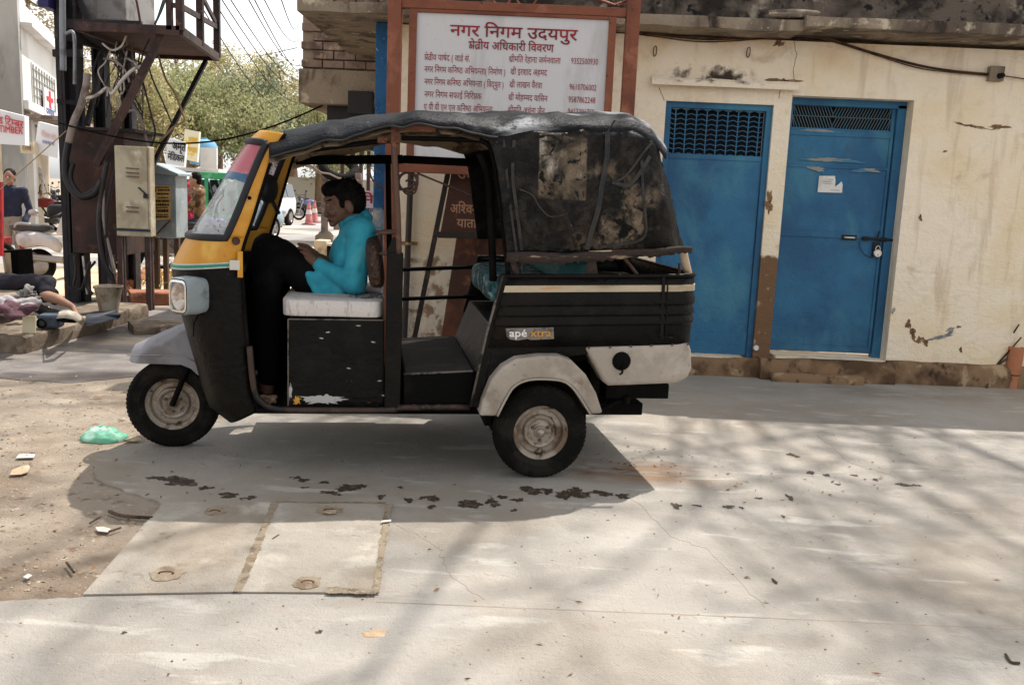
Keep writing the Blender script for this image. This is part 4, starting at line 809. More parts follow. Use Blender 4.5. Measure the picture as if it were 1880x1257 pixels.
# ---- canopy
edge = [(494, 292), (540, 279), (600, 264), (660, 250), (715, 234), (760, 234), (830, 243), (893, 256), (950, 250), (1020, 246), (1100, 245), (1160, 247), (1196, 262), (1222, 300)]
crown = [(496, 250), (540, 238), (600, 223), (660, 217), (712, 211), (770, 210), (830, 208), (895, 206), (950, 206), (1020, 206), (1100, 206), (1160, 210), (1192, 226), (1220, 262)]
def cpt(t):
    i = min(int(t), len(edge)-2); f = t-i
    e = L(edge[i][0]+(edge[i+1][0]-edge[i][0])*f, edge[i][1]+(edge[i+1][1]-edge[i][1])*f, .02); c_ = L(crown[i][0]+(crown[i+1][0]-crown[i][0])*f, crown[i][1]+(crown[i+1][1]-crown[i][1])*f, .2)
    return e, c_
def csect(t, sink=0, inset=0):
    e, c_ = cpt(t); out = []
    for k in range(33):
        s_ = -1+2*k/32; v = VC+.04+s_*(.66-inset); a = abs(s_); fall = a**4*.55+a**10*.45
        z = c_.z - (c_.z-e.z)*fall - sink; u = c_.x+(e.x-c_.x)*fall
        n = noise.noise(Vector((u*4, v*3.2, 1))) * .022 + noise.noise(Vector((u*11, v*5, 4)))*.013 + (abs(sin(u*9+v*2+2*noise.noise(Vector((u*2, v, 0)))))-.5)*.020*(a**2)
        out.append(Vector((u, v, z+n*(1 if not sink else .6)*(1-.2*a))))
    return out
ts = [i*13/90 for i in range(91)]
can = MB().grid([csect(t) for t in ts]).build('canopy', TARP, auto, smooth=180, solid=.006)
MB().grid([csect(t, .03, .02) for t in ts[:60]]).build('roof_liner', LINER, can, smooth=180)
MB().tube([csect(t)[0]+Vector((0, -.004, -.004)) for t in ts[:52]], .006, 6).build('canopy_hem', M('dark_hem', (.02, .02, .02), .7), can, smooth=180)
def crv(pts, f):
    n = len(pts)-1; i = min(int(f*n), n-1); g = f*n-i; return (pts[i][0]+(pts[i+1][0]-pts[i][0])*g, pts[i][1]+(pts[i+1][1]-pts[i][1])*g)
fr_ = [(893, 256), (906, 285), (913, 320), (918, 360), (924, 415), (931, 470)]
re_ = [(1218, 294), (1231, 325), (1239, 355), (1246, 390), (1254, 425), (1265, 459)]
def flap(mir_):
    rows_ = []
    for j in range(41):
        f = j/40; row = []
        for i in range(73):
            g = i/72
            if j < 8:
                tt = 7+6*g; e = csect(tt)[0]; pa = crv(fr_, 8/40*.999); pb = crv(re_, 8/40*.999); q_ = L(pa[0]+(pb[0]-pa[0])*g, pa[1]+(pb[1]-pa[1])*g, .0); h = j/8; p_ = e.lerp(q_, h)
            else:
                pa, pb = crv(fr_, f*.9999), crv(re_, f*.9999); p_ = L(pa[0]+(pb[0]-pa[0])*g, pa[1]+(pb[1]-pa[1])*g, .0)
            p_ = p_.copy(); env = min(1, f*5)
            tuck = max(0, (g-.88)/.12)**2*.10
            fold = noise.noise(Vector((p_.x*3, p_.z*3, 7)))*.034 + noise.noise(Vector((p_.x*9+p_.z*5, p_.z*6, 2)))*.018 + .012*sin((p_.x*1.4-p_.z)*32)*noise.noise(Vector((p_.x*2, p_.z*2, 9)))
            if g > .7: fold += .012*sin((p_.x*1.0+p_.z*.25)*60)*(g-.7)*2
            p_.y = p_.y*(1-env) + (.0 - fold*.9 + tuck - .02*sin(pi*f))*env + (.0 if env == 1 else 0)
            if env < 1: p_.y += tuck*(1-env)
            row.append(Vector((p_.x, VW-p_.y, p_.z)) if mir_ else p_)
        rows_.append(row)
    return rows_
fa = flap(False); fb = flap(True)
sf = MB().grid(fa).build('side_flap', PATCHED, can, smooth=180, solid=.004)
MB().grid(fb).build('side_flap', PATCHED, can, smooth=180, solid=.004)
# rear curtain between the two flaps
rows_ = []
for j in range(41):
    a, b = fa[j][-1], fb[j][-1]; rows_.append([a.lerp(b, k/24) + Vector((.04*sin(pi*k/24)**.5 + .012*noise.noise(Vector((k*.5, j*.2, 3))), 0, 0)) for k in range(25)])
e_ = csect(13); 
MB().grid(rows_).build('rear_curtain', PATCHED, can, smooth=180, solid=.004)
# seams and hem of the flap
SEAM = M('seam_vinyl', (.028, .025, .024), .5, [((.01, .009, .009), 10, .48, .6), ((.14, .13, .125), 30, .66, .72)], bump=(30, .8))
def onflap(px, py, d=.005):
    q_ = L(px, py, 0); best = min((p_ for r in fa for p_ in r), key=lambda p_: (p_.x-q_.x)**2+(p_.z-q_.z)**2); return Vector((q_.x, best.y-d, q_.z))
def seam(px, wd, nm='seam'):
    pts = [onflap(*p_) for p_ in px]; pts = spl(pts, 4); g = MB()
    for a, b in zip(pts, pts[1:]): g.beam(a, b+(b-a)*.08, .008, wd, (0, 0, 1) if abs((b-a).z) < abs((b-a).x) else (1, 0, 0)) if abs((b-a).z) < abs((b-a).x) else g.beam(a, b+(b-a)*.08, wd, .008, (0, 1, 0))
    g.build(nm, SEAM, sf)
seam([(1116, 246), (1113, 290), (1104, 340), (1094, 390), (1084, 430), (1077, 462)], .026)
seam([(1120, 338), (1140, 332), (1160, 312), (1180, 285), (1196, 268)], .012); seam([(1122, 338), (1150, 345), (1172, 322), (1192, 292)], .02)
seam([(1176, 300), (1177, 350), (1181, 400), (1184, 432), (1172, 446), (1140, 453), (1100, 458)], .014)
seam([(944, 262), (940, 330), (948, 400), (957, 462)], .016); seam([(925, 262), (930, 330), (938, 400), (948, 470)], .012)
seam([(952, 352), (975, 362), (990, 385), (1010, 402), (1040, 396)], .008)
seam([(1130, 225), (1117, 246)], .008)
rn = random.Random(4); hm = []
for k in range(61):
    g = k/60; a, b = L(929, 470, -.012), L(1268, 459, -.004); p_ = a.lerp(b, g); w_ = .05*(1-.45*g)*(.8+.4*rn.random()); o_ = -.006*rn.random()-.012*abs(noise.noise(Vector((g*14, 0, 0)))); p_ = p_+Vector((0, 0, .016*noise.noise(Vector((g*5, 3, 0)))-.012*sin(pi*g)))
    hm.append([p_+Vector((0, o_-.012, .008)), p_+Vector((0, o_-.024, -.005)), p_+Vector((0, o_-.012, -w_*.55)), p_+Vector((rn.uniform(-.004, .004), o_-.008, -w_))])
MB().grid(hm).build('frayed_hem', M('frayed_hem', S(54, 43, 38), .8, [(S(34, 28, 26), 9, .44, .6, dict(stretch=(.4, 1, 2))), (S(150, 132, 116), 14, .6, .7, dict(stretch=(.3, 1, 2))), (S(196, 186, 176), 30, .68, .74)], bump=[(20, 2)]), sf, smooth=180, solid=.005)
q = MB()
for x, y, l in ((1002, 490, .05), (1058, 486, .03), (1035, 487, .02), (955, 492, .06)):
    a = L(x, y-8, -.02); q.add([a, a+Vector((.012, 0, 0)), a+Vector((.010, -.006, -l))], [(0, 1, 2)])
q.each('torn_strip', M('frayed_hem', None), sf)
# rag on the cab floor
sup(MB(), L(487, 738, .12), (.05, .05, .018), .7, 20, 10, .03, 5).build('floor_rag', M('rag', S(120, 96, 78), .95, [(S(70, 54, 44), 12, .45, .6)]), auto, smooth=180)
# ================================================================ the municipal notice board behind the rickshaw
SY = 7.05
BRN = M('brown_enamel', S(128, 74, 52), .6, [(S(104, 58, 42), 2, .46, .66), (S(150, 94, 70), 4, .54, .7, dict(seed=2)), (S(66, 40, 32), 16, .64, .72)], bump=[(30, .8)])
def vbar(mb, px, Y, w, d=.05):                        # bar from pixel to pixel at distance Y
    mb.beam(P(px[0], px[1], Y), P(px[2], px[3], Y), w, d, (0, 1, 0)); return mb
nb = thing('notice_board', 'tall white municipal notice board in a brown steel frame, red Hindi lettering', 'notice board', (P(940, 300, SY).x, SY, 0))
def post(px, py, w):
    p = P(px, py, SY); MB().b2((p.x-w/2, SY-.05, 0), (p.x+w/2, SY+.05, 3.35)).build('post', BRN, nb, bevel=.005)
post(724, 120, .1); post(1157, 110, .1)
q = MB(); xa, xb = P(724, 120, SY).x+.05, P(1157, 110, SY).x-.05; zt0 = P(940, 16, SY).z
q.b2((xa, SY-.035, zt0-.032), (xb, SY+.035, zt0+.032)); zb0 = P(800, 309, SY).z; q.b2((xa, SY-.035, zb0-.04), (xb, SY+.035, zb0+.04))
q.each('cross_rail', BRN, nb, bevel=.004)
ia, ib = P(757, 120, SY).x, P(1120, 120, SY).x
q = MB(); q.b2((ia-.028, SY-.03, zb0+.04), (ia+.028, SY+.03, zt0-.032)); q.b2((ib-.028, SY-.03, zb0+.04), (ib+.028, SY+.03, zt0-.032)); q.b2((ia+.028, SY-.03, zt0-.058), (ib-.028, SY+.03, zt0-.032)); q.b2((ia+.028, SY-.03, zb0+.04), (ib-.028, SY+.03, zb0+.07)); q.build('inner_frame', BRN, nb, bevel=.004)
pan = MB().b2((ia+.028, SY-.012, zb0+.07), (ib-.028, SY+.012, zt0-.058)).build('panel', M('white_enamel', S(205, 203, 204), .4, [(S(184, 182, 182), 2, .48, .68, dict(stretch=(2, 1, .5))), (S(170, 150, 132), 12, .66, .76)], bump=(3, .6)), nb)
RED = M('red_lettering', S(150, 34, 46), .6, [(S(120, 30, 40), 9, .45, .65)])
XD, UD = Vector((1, 0, 0)), Vector((0, 0, 1))
def sgn(s, x0, x1, y, hpx, Y=SY-.014, m=RED, par=pan, bold=.0, name='lettering'):
    a = P(x0, y, Y); b = P(x1, y+(x1-x0)*tan(ROLL), Y); return text(name, s, m, par, a, XD, UD, hpx/FOCAL*Y, b.x-a.x, .002, bold=bold)
sgn('नगर निगम उदयपुर', 826, 1059, 65.5, 19.5, bold=.03); sgn('क्षेत्रीय अधिकारी विवरण', 860, 1016, 90, 14, bold=.02)
for s_, x0, x1, y in (('क्षेत्रीय पार्षद ( वार्ड सं.', 779, 863, 110.5), ('नगर निगम कनिष्ठ अभियन्ता( निर्माण )', 779, 928, 132.5), ('नगर निगम कनिष्ठ अभियन्ता ( विद्युत )', 779, 925, 155.5), ('नगर निगम सफाई निरिक्षक', 779, 884, 178.5), ('ए वी वी एन एल कनिष्ठ अभियन्ता', 778, 904, 201.5),
        ('श्रीमति रेहाना जर्मनवाला', 934, 1029, 114), ('श्री इरशाद अहमद', 937, 1004, 137), ('श्री लाखन वैरवा', 935, 995, 160.5), ('श्री मोहम्मद यासिन', 933, 1005, 184), ('श्रीमति अर्चना जैन', 932, 1000, 207)):
    sgn(s_, x0, x1, y, 11, bold=0)
for s_, x0, x1, y in (('9352500930', 1048, 1098, 117.5), ('9610706002', 1045, 1095, 165), ('9587862248', 1043, 1093, 188), ('9413391759', 1042, 1091, 210)): sgn(s_, x0, x1, y, 10.5, bold=0)
q = MB()
def ring(mb, px, py, rp, Y, r, a0=0, a1=2*pi, sx=1):
    c = P(px, py, Y); R = rp/FOCAL*Y; n = 22; mb.tube([c+Vector((cos(a0+(a1-a0)*k/n)*R*sx, 0, sin(a0+(a1-a0)*k/n)*R)) for k in range(n+1)], r, 6)
ring(q, 921, -6, 16, SY, .008); ring(q, 967, -6, 18, SY, .008); q.tube([P(1060, -14, SY), P(1128, 10, SY), P(1150, 2, SY)], .012, 6); q.tube(spl([P(1120, -6, SY), P(1135, 10, SY-.03), P(1148, 4, SY), P(1165, 18, SY-.07)]), .004, 5)
q.each('scrollwork', BRN, nb, smooth=60)
q = MB(); ring(q, 749, 334, 17, SY, .011); ring(q, 752, 344, 13, SY, .008, -2.6, 2.2); q.tube(spl([P(733, 348, SY), P(750, 345, SY), P(765, 334, SY), P(766, 320, SY)]), .011, 6); q.tube([P(766, 318, SY), P(815, 338, SY), P(874, 364, SY)], .009, 6); ring(q, 712, 312, 33, SY+.1, .008, 2.0, 5.0); q.each('scrollwork', M('brown_tube', None), nb, smooth=60)
# leaning traffic board, sheet of rusty steel, rain pipe
TB = M('dark_brown_board', S(74, 44, 34), .6, [(S(50, 32, 26), 3, .46, .64), (S(100, 64, 48), 9, .6, .7)], bump=(20, .8))
tbd = thing('traffic_board', 'dark brown leaning board with pale Hindi lettering on slanted black legs', 'sign board', (P(850, 600, 7.3).x, 7.3, 0))
for x0, x1 in ((826, 749), (985, 1040)):
    a = P(x0, 300, 7.32); b = P(x1, 628, 7.32); b.z = 0; MB().beam(a, b, .04, .04, (0, 1, 0)).build('leg', M('leg_black', S(46, 38, 34), .6, [(S(80, 62, 50), 9, .56, .68)]), tbd, bevel=.004)
q = MB().prism([P(x, y, 7.29) for x, y in ((832, 298), (990, 298), (1005, 430), (808, 430))], (0, .02, 0)).build('panel', TB, tbd, bevel=.003)
MB().beam(P(804, 431, 7.28), P(1008, 434, 7.28), .05, .035, (0, 1, 0)).build('bottom_rail', M('leg_black', None), tbd, bevel=.004)
TAN = M('tan_lettering', S(176, 132, 104), .7)
sgn('अश्विनी बाजार', 826, 930, 391, 17, 7.288, TAN, q, .04); sgn('यातायात', 838, 905, 417, 16, 7.288, TAN, q, .04); sgn('उदयपुर', 838, 920, 328, 20, 7.288, TAN, q, .04)
MB().prism([P(x, y, 7.5) for x, y in ((842, 415), (960, 415), (950, 632), (806, 632))], (0, .03, 0)); 
sp = MB().prism([P(842, 410, 7.55), P(965, 410, 7.55), Vector((P(950, 632, 7.45).x, 7.42, 0)), Vector((P(802, 632, 7.45).x, 7.42, 0))], (0, .03, 0)).build('steel_sheet', M('rust_sheet', S(104, 62, 46), .75, [(S(70, 44, 34), 2.4, .46, .62), (S(134, 86, 62), 5, .56, .7), (S(160, 130, 110), 26, .68, .74)], bump=(12, 1)), None, bevel=.004)
tag(sp, 'rust brown steel sheet leaning against the cream wall below the traffic board', 'metal sheet')
rp = thing('rain_pipe', 'thin black rain pipe clamped to the cream wall behind the notice board', 'pipe', P(745, 620, WY-.06))
a, b = P(757, 250, WY-.06), P(742, 632, WY-.06); MB().tube([a, b], .026, 12).build('pipe', M('black_pipe', S(52, 46, 44), .6, [(S(84, 70, 60), 6, .52, .66)]), rp, smooth=60)
q = MB(); c = P(751, 447, WY-.06); q.lathe([(.03, -.012), (.034, -.012), (.034, .012), (.03, .012)], c, (b-a), 16); q.box(c+Vector((0, .03, 0)), (.14, .02, .03)); q.build('clamp', M('brass_clamp', S(150, 118, 80), .5, metal=.6), rp, smooth=40)
# clay pipe and sticks at the foot of the wall
CLAY = M('clay', S(176, 116, 84), .9, [(S(140, 88, 62), 3, .46, .64), (S(196, 142, 108), 6, .56, .7)], bump=[(14, 1.2)])
cp = thing('clay_pipe', 'upright terracotta pipe standing against the plinth at the right edge', 'clay pipe', G(1852, 712))
b0 = G(1853, 713); ax_ = Vector((.04, 0, 1)).normalized(); MB().lathe([(.066, 0), (.066, .37), (.056, .375), (.05, .37), (.05, .1), (0, .1)], b0, ax_, 28).build('pipe', CLAY, cp, smooth=50)
q = MB(); q.tube([b0+ax_*.14+Vector((cos(t)*.068, sin(t)*.068, .01*sin(t))) for t in [k*2*pi/20 for k in range(21)]], .004, 5); q.build('wire_tie', FLATBLK, cp)
rn = random.Random(8)
for k in range(5):
    a = G(1812+rn.uniform(-6, 14), 712+rn.uniform(-6, 3)); tag(MB().tube([a, a+Vector((.07+rn.random()*.06, .12, .14)), Vector((P(1862, 600, WY).x+rn.uniform(-.05, .1), WY-.05, .35+rn.random()*.25))], [.012, .010, .006], 6).build('stick', M('dead_stick', S(92, 76, 60), .95, [(S(56, 46, 38), 12, .45, .6)]), None), 'bare dry stick leaning behind the terracotta pipe', 'stick', 'sticks behind the terracotta pipe')
# litter
bag = MB(); c = G(192, 808); rn = random.Random(2)
rows_ = []
for i in range(13):
    row = []
    for k in range(30):
        a = 2*pi*k/30; rr = sin(pi*.5*i/12+.02); w_ = 1+.22*noise.noise(Vector((cos(a)*2, sin(a)*2, i*.25)))+.1*noise.noise(Vector((cos(a)*6, sin(a)*6, i*.6)))
        row.append(c+Vector((cos(a)*.118*rr*w_*(1.1 if cos(a) < 0 else 1), sin(a)*.075*rr*w_, .075*cos(pi*.5*i/12)*(1+.35*noise.noise(Vector((cos(a)*3, sin(a)*3, i*.5)))) + .002)))
    rows_.append(row)
bag.grid(rows_, loop=True); bgm = glass('green_plastic', (.13, .46, .30), .97, .55, [((.5, .72, .6), 5, .5, .64), ((.08, .40, .26), 9, .55, .66, dict(seed=3))])
tag(bag.build('plastic_bag', bgm, None, smooth=180), 'crumpled pale green plastic bag on the dirt before the front wheel', 'plastic bag')
CARD = M('cardboard', S(190, 168, 140), .9, [(S(150, 126, 100), 6, .5, .66)]); PAPR = M('white_paper', S(214, 208, 200), .85, [(S(180, 170, 160), 8, .5, .66)])
def scrap(label, pts, m, hgt=.004, cat='litter', curl=.0):
    q_ = MB(); top = [G(x, y, .012+hgt)+Vector((0, 0, curl*(i % 2))) for i, (x, y) in enumerate(pts)]; q_.prism(top, (0, 0, -.003)); return tag(q_.build('scrap', m, None), label, cat)
scrap('pointed tan cardboard scrap, shaped like a shoe sole, lying on the dirt', [(18, 871), (22, 862), (36, 856), (52, 852), (55, 857), (51, 866), (38, 870)], CARD)
scrap('flat pale scrap of card above the sole shaped cardboard', [(29, 840), (35, 833), (64, 833), (62, 839)], PAPR)
scrap('white torn paper beside the left drain cover', [(175, 967), (190, 966), (204, 970), (198, 976), (180, 974)], PAPR)
scrap('small white paper scrap on the dirt low at left', [(42, 1058), (52, 1052), (59, 1055), (50, 1061)], PAPR)
scrap('curled pale strip lying across the right edge of the right drain cover', [(700, 955), (718, 953), (718, 956), (700, 958)], PAPR, .02)
scrap('broken brown stone chip in the lifting recess of the right drain cover', [(592, 940), (600, 936), (618, 935), (616, 941), (604, 942)], M('grit', None), .02)
scrap('flat dark pebble tile between plastic bag and front wheel', [(228, 807), (240, 801), (256, 803), (258, 807)], M('grit', None), .01)
for k, pts in enumerate([[(200, 938), (225, 946), (280, 950)], [(234, 945), (236, 952)], [(122, 1032), (128, 1040), (136, 1050)], [(200, 975), (222, 968)], [(1418, 1062), (1426, 1069)], [(1846, 1200), (1856, 1214), (1872, 1216)], [(500, 990), (512, 982)], [(165, 960), (185, 948)]]):
    tag(MB().tube(spl([G(x, y, .018) for x, y in pts]), .005 if k else .008, 5).build('twig', M('dead_stick', None), None), ['long bleached stick on the dirt beside the left drain cover', 'short twig under the long bleached stick', 'curved brown twig on the dirt low at left', 'thin twig by the torn white paper', 'short dark twig on the open paving at right', 'forked dark twig at the lower right corner', 'small twig on the right drain cover', 'thin twig on the dirt left of the long bleached stick'][k], 'twig')
# ================================================================ people
SKIN = M('brown_skin', (.15, .078, .05), .5, [((.11, .055, .036), 6, .45, .65)], bump=(40, .4))
SKINL = M('light_brown_skin', (.34, .19, .13), .5, [((.28, .15, .10), 6, .45, .65)])
HAIR = M('black_hair', (.0035, .003, .003), .6, spec=.12, bump=[(60, 2, dict(stretch=(1, 1, .3)))])
SHIRT = M('turquoise_shirt', (.036, .36, .48), .75, [((.025, .27, .38), 3, .45, .64), ((.07, .42, .53), 5, .55, .7, dict(seed=3))], bump=[(7, 9, dict(dist=2.0, stretch=(1, 1, 1.4))), (16, 3, dict(dist=1)), (220, .3)])
TROU = M('black_trousers', (.004, .004, .0045), .85, [((.008, .0078, .008), 4, .5, .68)], bump=[(6, 4, dict(dist=1)), (160, .3)], spec=.06)
drv = thing('person', 'young man in turquoise shirt sitting in the rickshaw cab, looking down at his hands', 'person', AX+au*L(600, 560, .5).x+av*.5+Vector((0, 0, .55)), 0)
def W2(px, py, v): l = L(px, py, v); return AX + au*l.x + av*l.y + Vector((0, 0, l.z+.012))
kk = (W2(650, 400, .5)-W2(640, 400, .5)).length/10     # metres per pixel there
RU = Matrix((au, av, Vector((0, 0, 1)))).transposed()
BOW = [0]                                            # the head bows forward about the neck
def bow(px, py):
    a = radians(BOW[0]); dx, dy = px-650, py-398; return 650+dx*cos(a)+dy*sin(a), 398-dx*sin(a)+dy*cos(a)
def E_(mb, px, py, v, rx, ry, rl, tilt=0):
    px, py = bow(px, py); tilt -= BOW[0]
    mb.ell(W2(px, py, v), (rx*kk, rl, ry*kk), RU @ Matrix.Rotation(radians(tilt), 3, 'Y'), 24, 16)
def C_(mb, a, b, ra, rb): mb.cap(W2(*bow(a[0], a[1]), a[2]), W2(*bow(b[0], b[1]), b[2]), ra, rb, 16)
hv = .54
b = MB(); BOW[0] = 7
E_(b, 637, 368, hv, 35, 37, .082, 0); E_(b, 624, 381, hv, 25, 29, .066, -6); E_(b, 616, 401, hv, 13, 10, .044, -20)   # skull, face, jaw
C_(b, (603, 364, hv-.03), (603, 364, hv+.03), .015, .015)          # brow
C_(b, (602, 374, hv), (598.5, 391, hv), .008, .012); E_(b, 598, 393, hv, 4.5, 3.8, .016)                    # nose
E_(b, 605, 401.5, hv, 5, 2.6, .024); E_(b, 606, 405.5, hv, 4.6, 2.6, .022); E_(b, 609, 411, hv, 7, 5, .028)                        # lips, chin
for s_ in (-1, 1):
    E_(b, 643, 383, hv+s_*.082, 8, 13, .016, -14); E_(b, 612, 388, hv+s_*.048, 9, 8, .025)
BOW[0] = 0; C_(b, (645, 396, hv), (650, 428, .56), .056, .062)
# hands: palm, four bent fingers of different length, thumb
def hand(wx, wy, wv, px, py, pv, s_):
    C_(b, (wx+10, wy+4, wv), (wx, wy, wv), .034, .028); C_(b, (wx, wy, wv), (px, py, pv), .030, .034)
    for i in range(4):
        ln_ = (.9, 1.05, 1, .8)[i]; o_ = (i-1.5)*.019
        k0 = (px-2, py-9+i*6.0, pv+o_*.35); k1 = (px-15*ln_, py-12+i*6.6, pv+o_*.35+s_*.006); k2 = (px-22*ln_, py-3+i*6.4, pv+o_*.3+s_*.022); k3 = (px-17*ln_, py+6+i*5.0, pv+o_*.3+s_*.034)
        C_(b, k0, k1, .0125, .0112); C_(b, k1, k2, .0112, .010); C_(b, k2, k3, .010, .0085)
    C_(b, (wx-6, wy-10, wv), (px-4, py-17, pv+s_*.02), .015, .0125); C_(b, (px-4, py-17, pv+s_*.02), (px-18, py-20, pv+s_*.03), .0125, .010)
hand(583, 489, .40, 565, 479, .42, 1); hand(588, 480, .62, 566, 472, .58, -1)
C_(b, (492, 690, .42), (490, 728, .42), .042, .04); C_(b, (512, 690, .72), (510, 726, .72), .042, .04)
C_(b, (650, 428, .56), (640, 490, .56), .05, .06); C_(b, (640, 490, .56), (618, 545, .56), .06, .06)   # the rest of him, under the clothes
for a in (((652, 440, .56), (662, 440, .40), (651, 526, .335), (586, 485, .43)), ((652, 440, .56), (655, 440, .72), (636, 520, .79), (590, 479, .64)), ((618, 545, .56), (492, 462, .42), (492, 694, .42)), ((618, 545, .56), (508, 466, .72), (512, 694, .72))):
    for i in range(len(a)-1): C_(b, a[i], a[i+1], .034, .03)
body = b.build('body', SKIN, drv, remesh=.0065, relax=3); BOW[0] = 7
q = MB()
for s_ in (-1, 1): E_(q, 606.5, 375, hv+s_*.034, 3.4, 2.6, .012)
q.build('eyes', M('eye_white', (.28, .26, .24), .3, []), body, smooth=180)
q = MB()
for s_ in (-1, 1): C_(q, (600, 367, hv+s_*.02), (611, 366, hv+s_*.06), .0045, .0045); C_(q, (605.0, 374.5, hv+s_*.026), (611, 376, hv+s_*.05), .0028, .0028)
q.build('eyebrows', HAIR, body, smooth=180)
q = MB(); C_(q, (599.5, 404, hv-.02), (599.5, 404, hv+.02), .0035, .0035); C_(q, (601, 403.5, hv-.03), (606, 405, hv-.04), .003, .003); q.build('mouth', M('lip', (.075, .03, .024), .5), body, smooth=180)
q = MB(); E_(q, 641, 364, hv, 34, 34, .088, 0); E_(q, 651, 374, hv, 25, 28, .083); E_(q, 625, 350, hv, 30, 19, .078, 8); E_(q, 611, 351, hv, 16, 11, .062, 20); rn = random.Random(6)
for k in range(90):
    a = rn.uniform(-.3, 2.9); bb = rn.uniform(-1.2, 1.2); x = 640+33.5*cos(a)*cos(bb*.8); y = 364-33.5*sin(a)*cos(bb*.5); 
    if x < 615 and y > 352 or y > 385: continue
    E_(q, x, y, hv+.085*sin(bb), 3.6, 3.2, .010)
for s_ in (-1, 1): E_(q, 631, 374, hv+s_*.078, 5, 11, .012)
q.build('hair', HAIR, body, remesh=.007, relax=1, folds=(.009, .016))
q = MB()
BOW[0] = 0; E_(q, 650, 448, .56, 31, 42, .185, -8); E_(q, 642, 495, .56, 33, 48, .165, 12); E_(q, 624, 532, .54, 38, 32, .185, 25); E_(q, 606, 524, .46, 30, 20, .10, 28); E_(q, 610, 545, .44, 20, 22, .09, 20); E_(q, 632, 470, .54, 28, 40, .165, 8); C_(q, (640, 412, .56), (664, 405, .56), .064, .066)
C_(q, (661, 430, .40), (661, 430, .72), .085, .085)
C_(q, (662, 440, .385), (651, 526, .33), .075, .062); C_(q, (651, 526, .33), (593, 496, .40), .060, .044)
C_(q, (655, 440, .74), (636, 520, .80), .072, .058); C_(q, (636, 520, .80), (594, 484, .65), .056, .042)
C_(q, (606, 526, .42), (572, 508, .38), .05, .024); C_(q, (572, 508, .38), (555, 501, .37), .024, .010); C_(q, (612, 540, .42), (590, 562, .36), .055, .012); C_(q, (606, 526, .40), (566, 508, .37), .06, .022); C_(q, (563, 506, .375), (590, 560, .362), .018, .018); E_(q, 600, 530, .43, 27, 31, .09, -25); C_(q, (630, 548, .46), (620, 560, .40), .06, .03)
for a_, b_ in (((652, 520, .275), (640, 500, .31)), ((655, 512, .28), (655, 480, .30)), ((640, 527, .29), (615, 512, .345)), ((648, 505, .275), (668, 470, .33)), ((668, 500, .42), (655, 465, .31)), ((630, 540, .36), (600, 530, .37)), ((640, 548, .38), (612, 552, .37)), ((655, 452, .30), (632, 478, .42)), ((660, 425, .42), (640, 452, .40)), ((625, 525, .36), (598, 512, .36)), ((616, 440, .45), (622, 480, .40)), ((672, 440, .36), (664, 480, .31))):
    m_ = tuple((a_[i]+b_[i])/2 for i in range(3)); C_(q, a_, m_, .005, .019); C_(q, m_, b_, .019, .005)
sh_ = q.build('shirt', SHIRT, drv, remesh=.009, relax=2, folds=(.022, .13))
q = MB()                                              # collar
q.tube(spl([W2(634, 415, .50), W2(640, 407, .47), W2(658, 402, .48), W2(669, 400, .56), W2(658, 402, .64), W2(640, 407, .65), W2(632, 416, .58)]), .016, 8, flat=1.0); q.prism([W2(641, 404, .465), W2(660, 402, .47), W2(648, 418, .445), W2(628, 430, .47)], au*.0 + av*.012); q.build('collar', SHIRT, sh_, smooth=60)
q = MB(); C_(q, (593, 496, .40), (587, 492, .40), .044, .042); q.build('cuff', SHIRT, sh_, smooth=60)
q = MB(); E_(q, 622, 545, .56, 34, 30, .17, 25)
C_(q, (612, 545, .46), (492, 462, .42), .105, .088); C_(q, (490, 466, .42), (492, 694, .42), .088, .058); C_(q, (612, 545, .66), (508, 466, .72), .105, .088); C_(q, (506, 468, .72), (512, 694, .72), .086, .058); C_(q, (580, 525, .5), (520, 470, .5), .08, .08)
q.build('trousers', TROU, drv, remesh=.010, relax=2, folds=(.022, .12))
for v_, x in ((.42, 492), (.72, 512)):
    q = MB(); C_(q, (x+4, 738, v_), (x-22, 742, v_), .042, .036); q.build('shoe', M('dark_shoe', (.03, .022, .018), .6), drv, remesh=.008, relax=1)

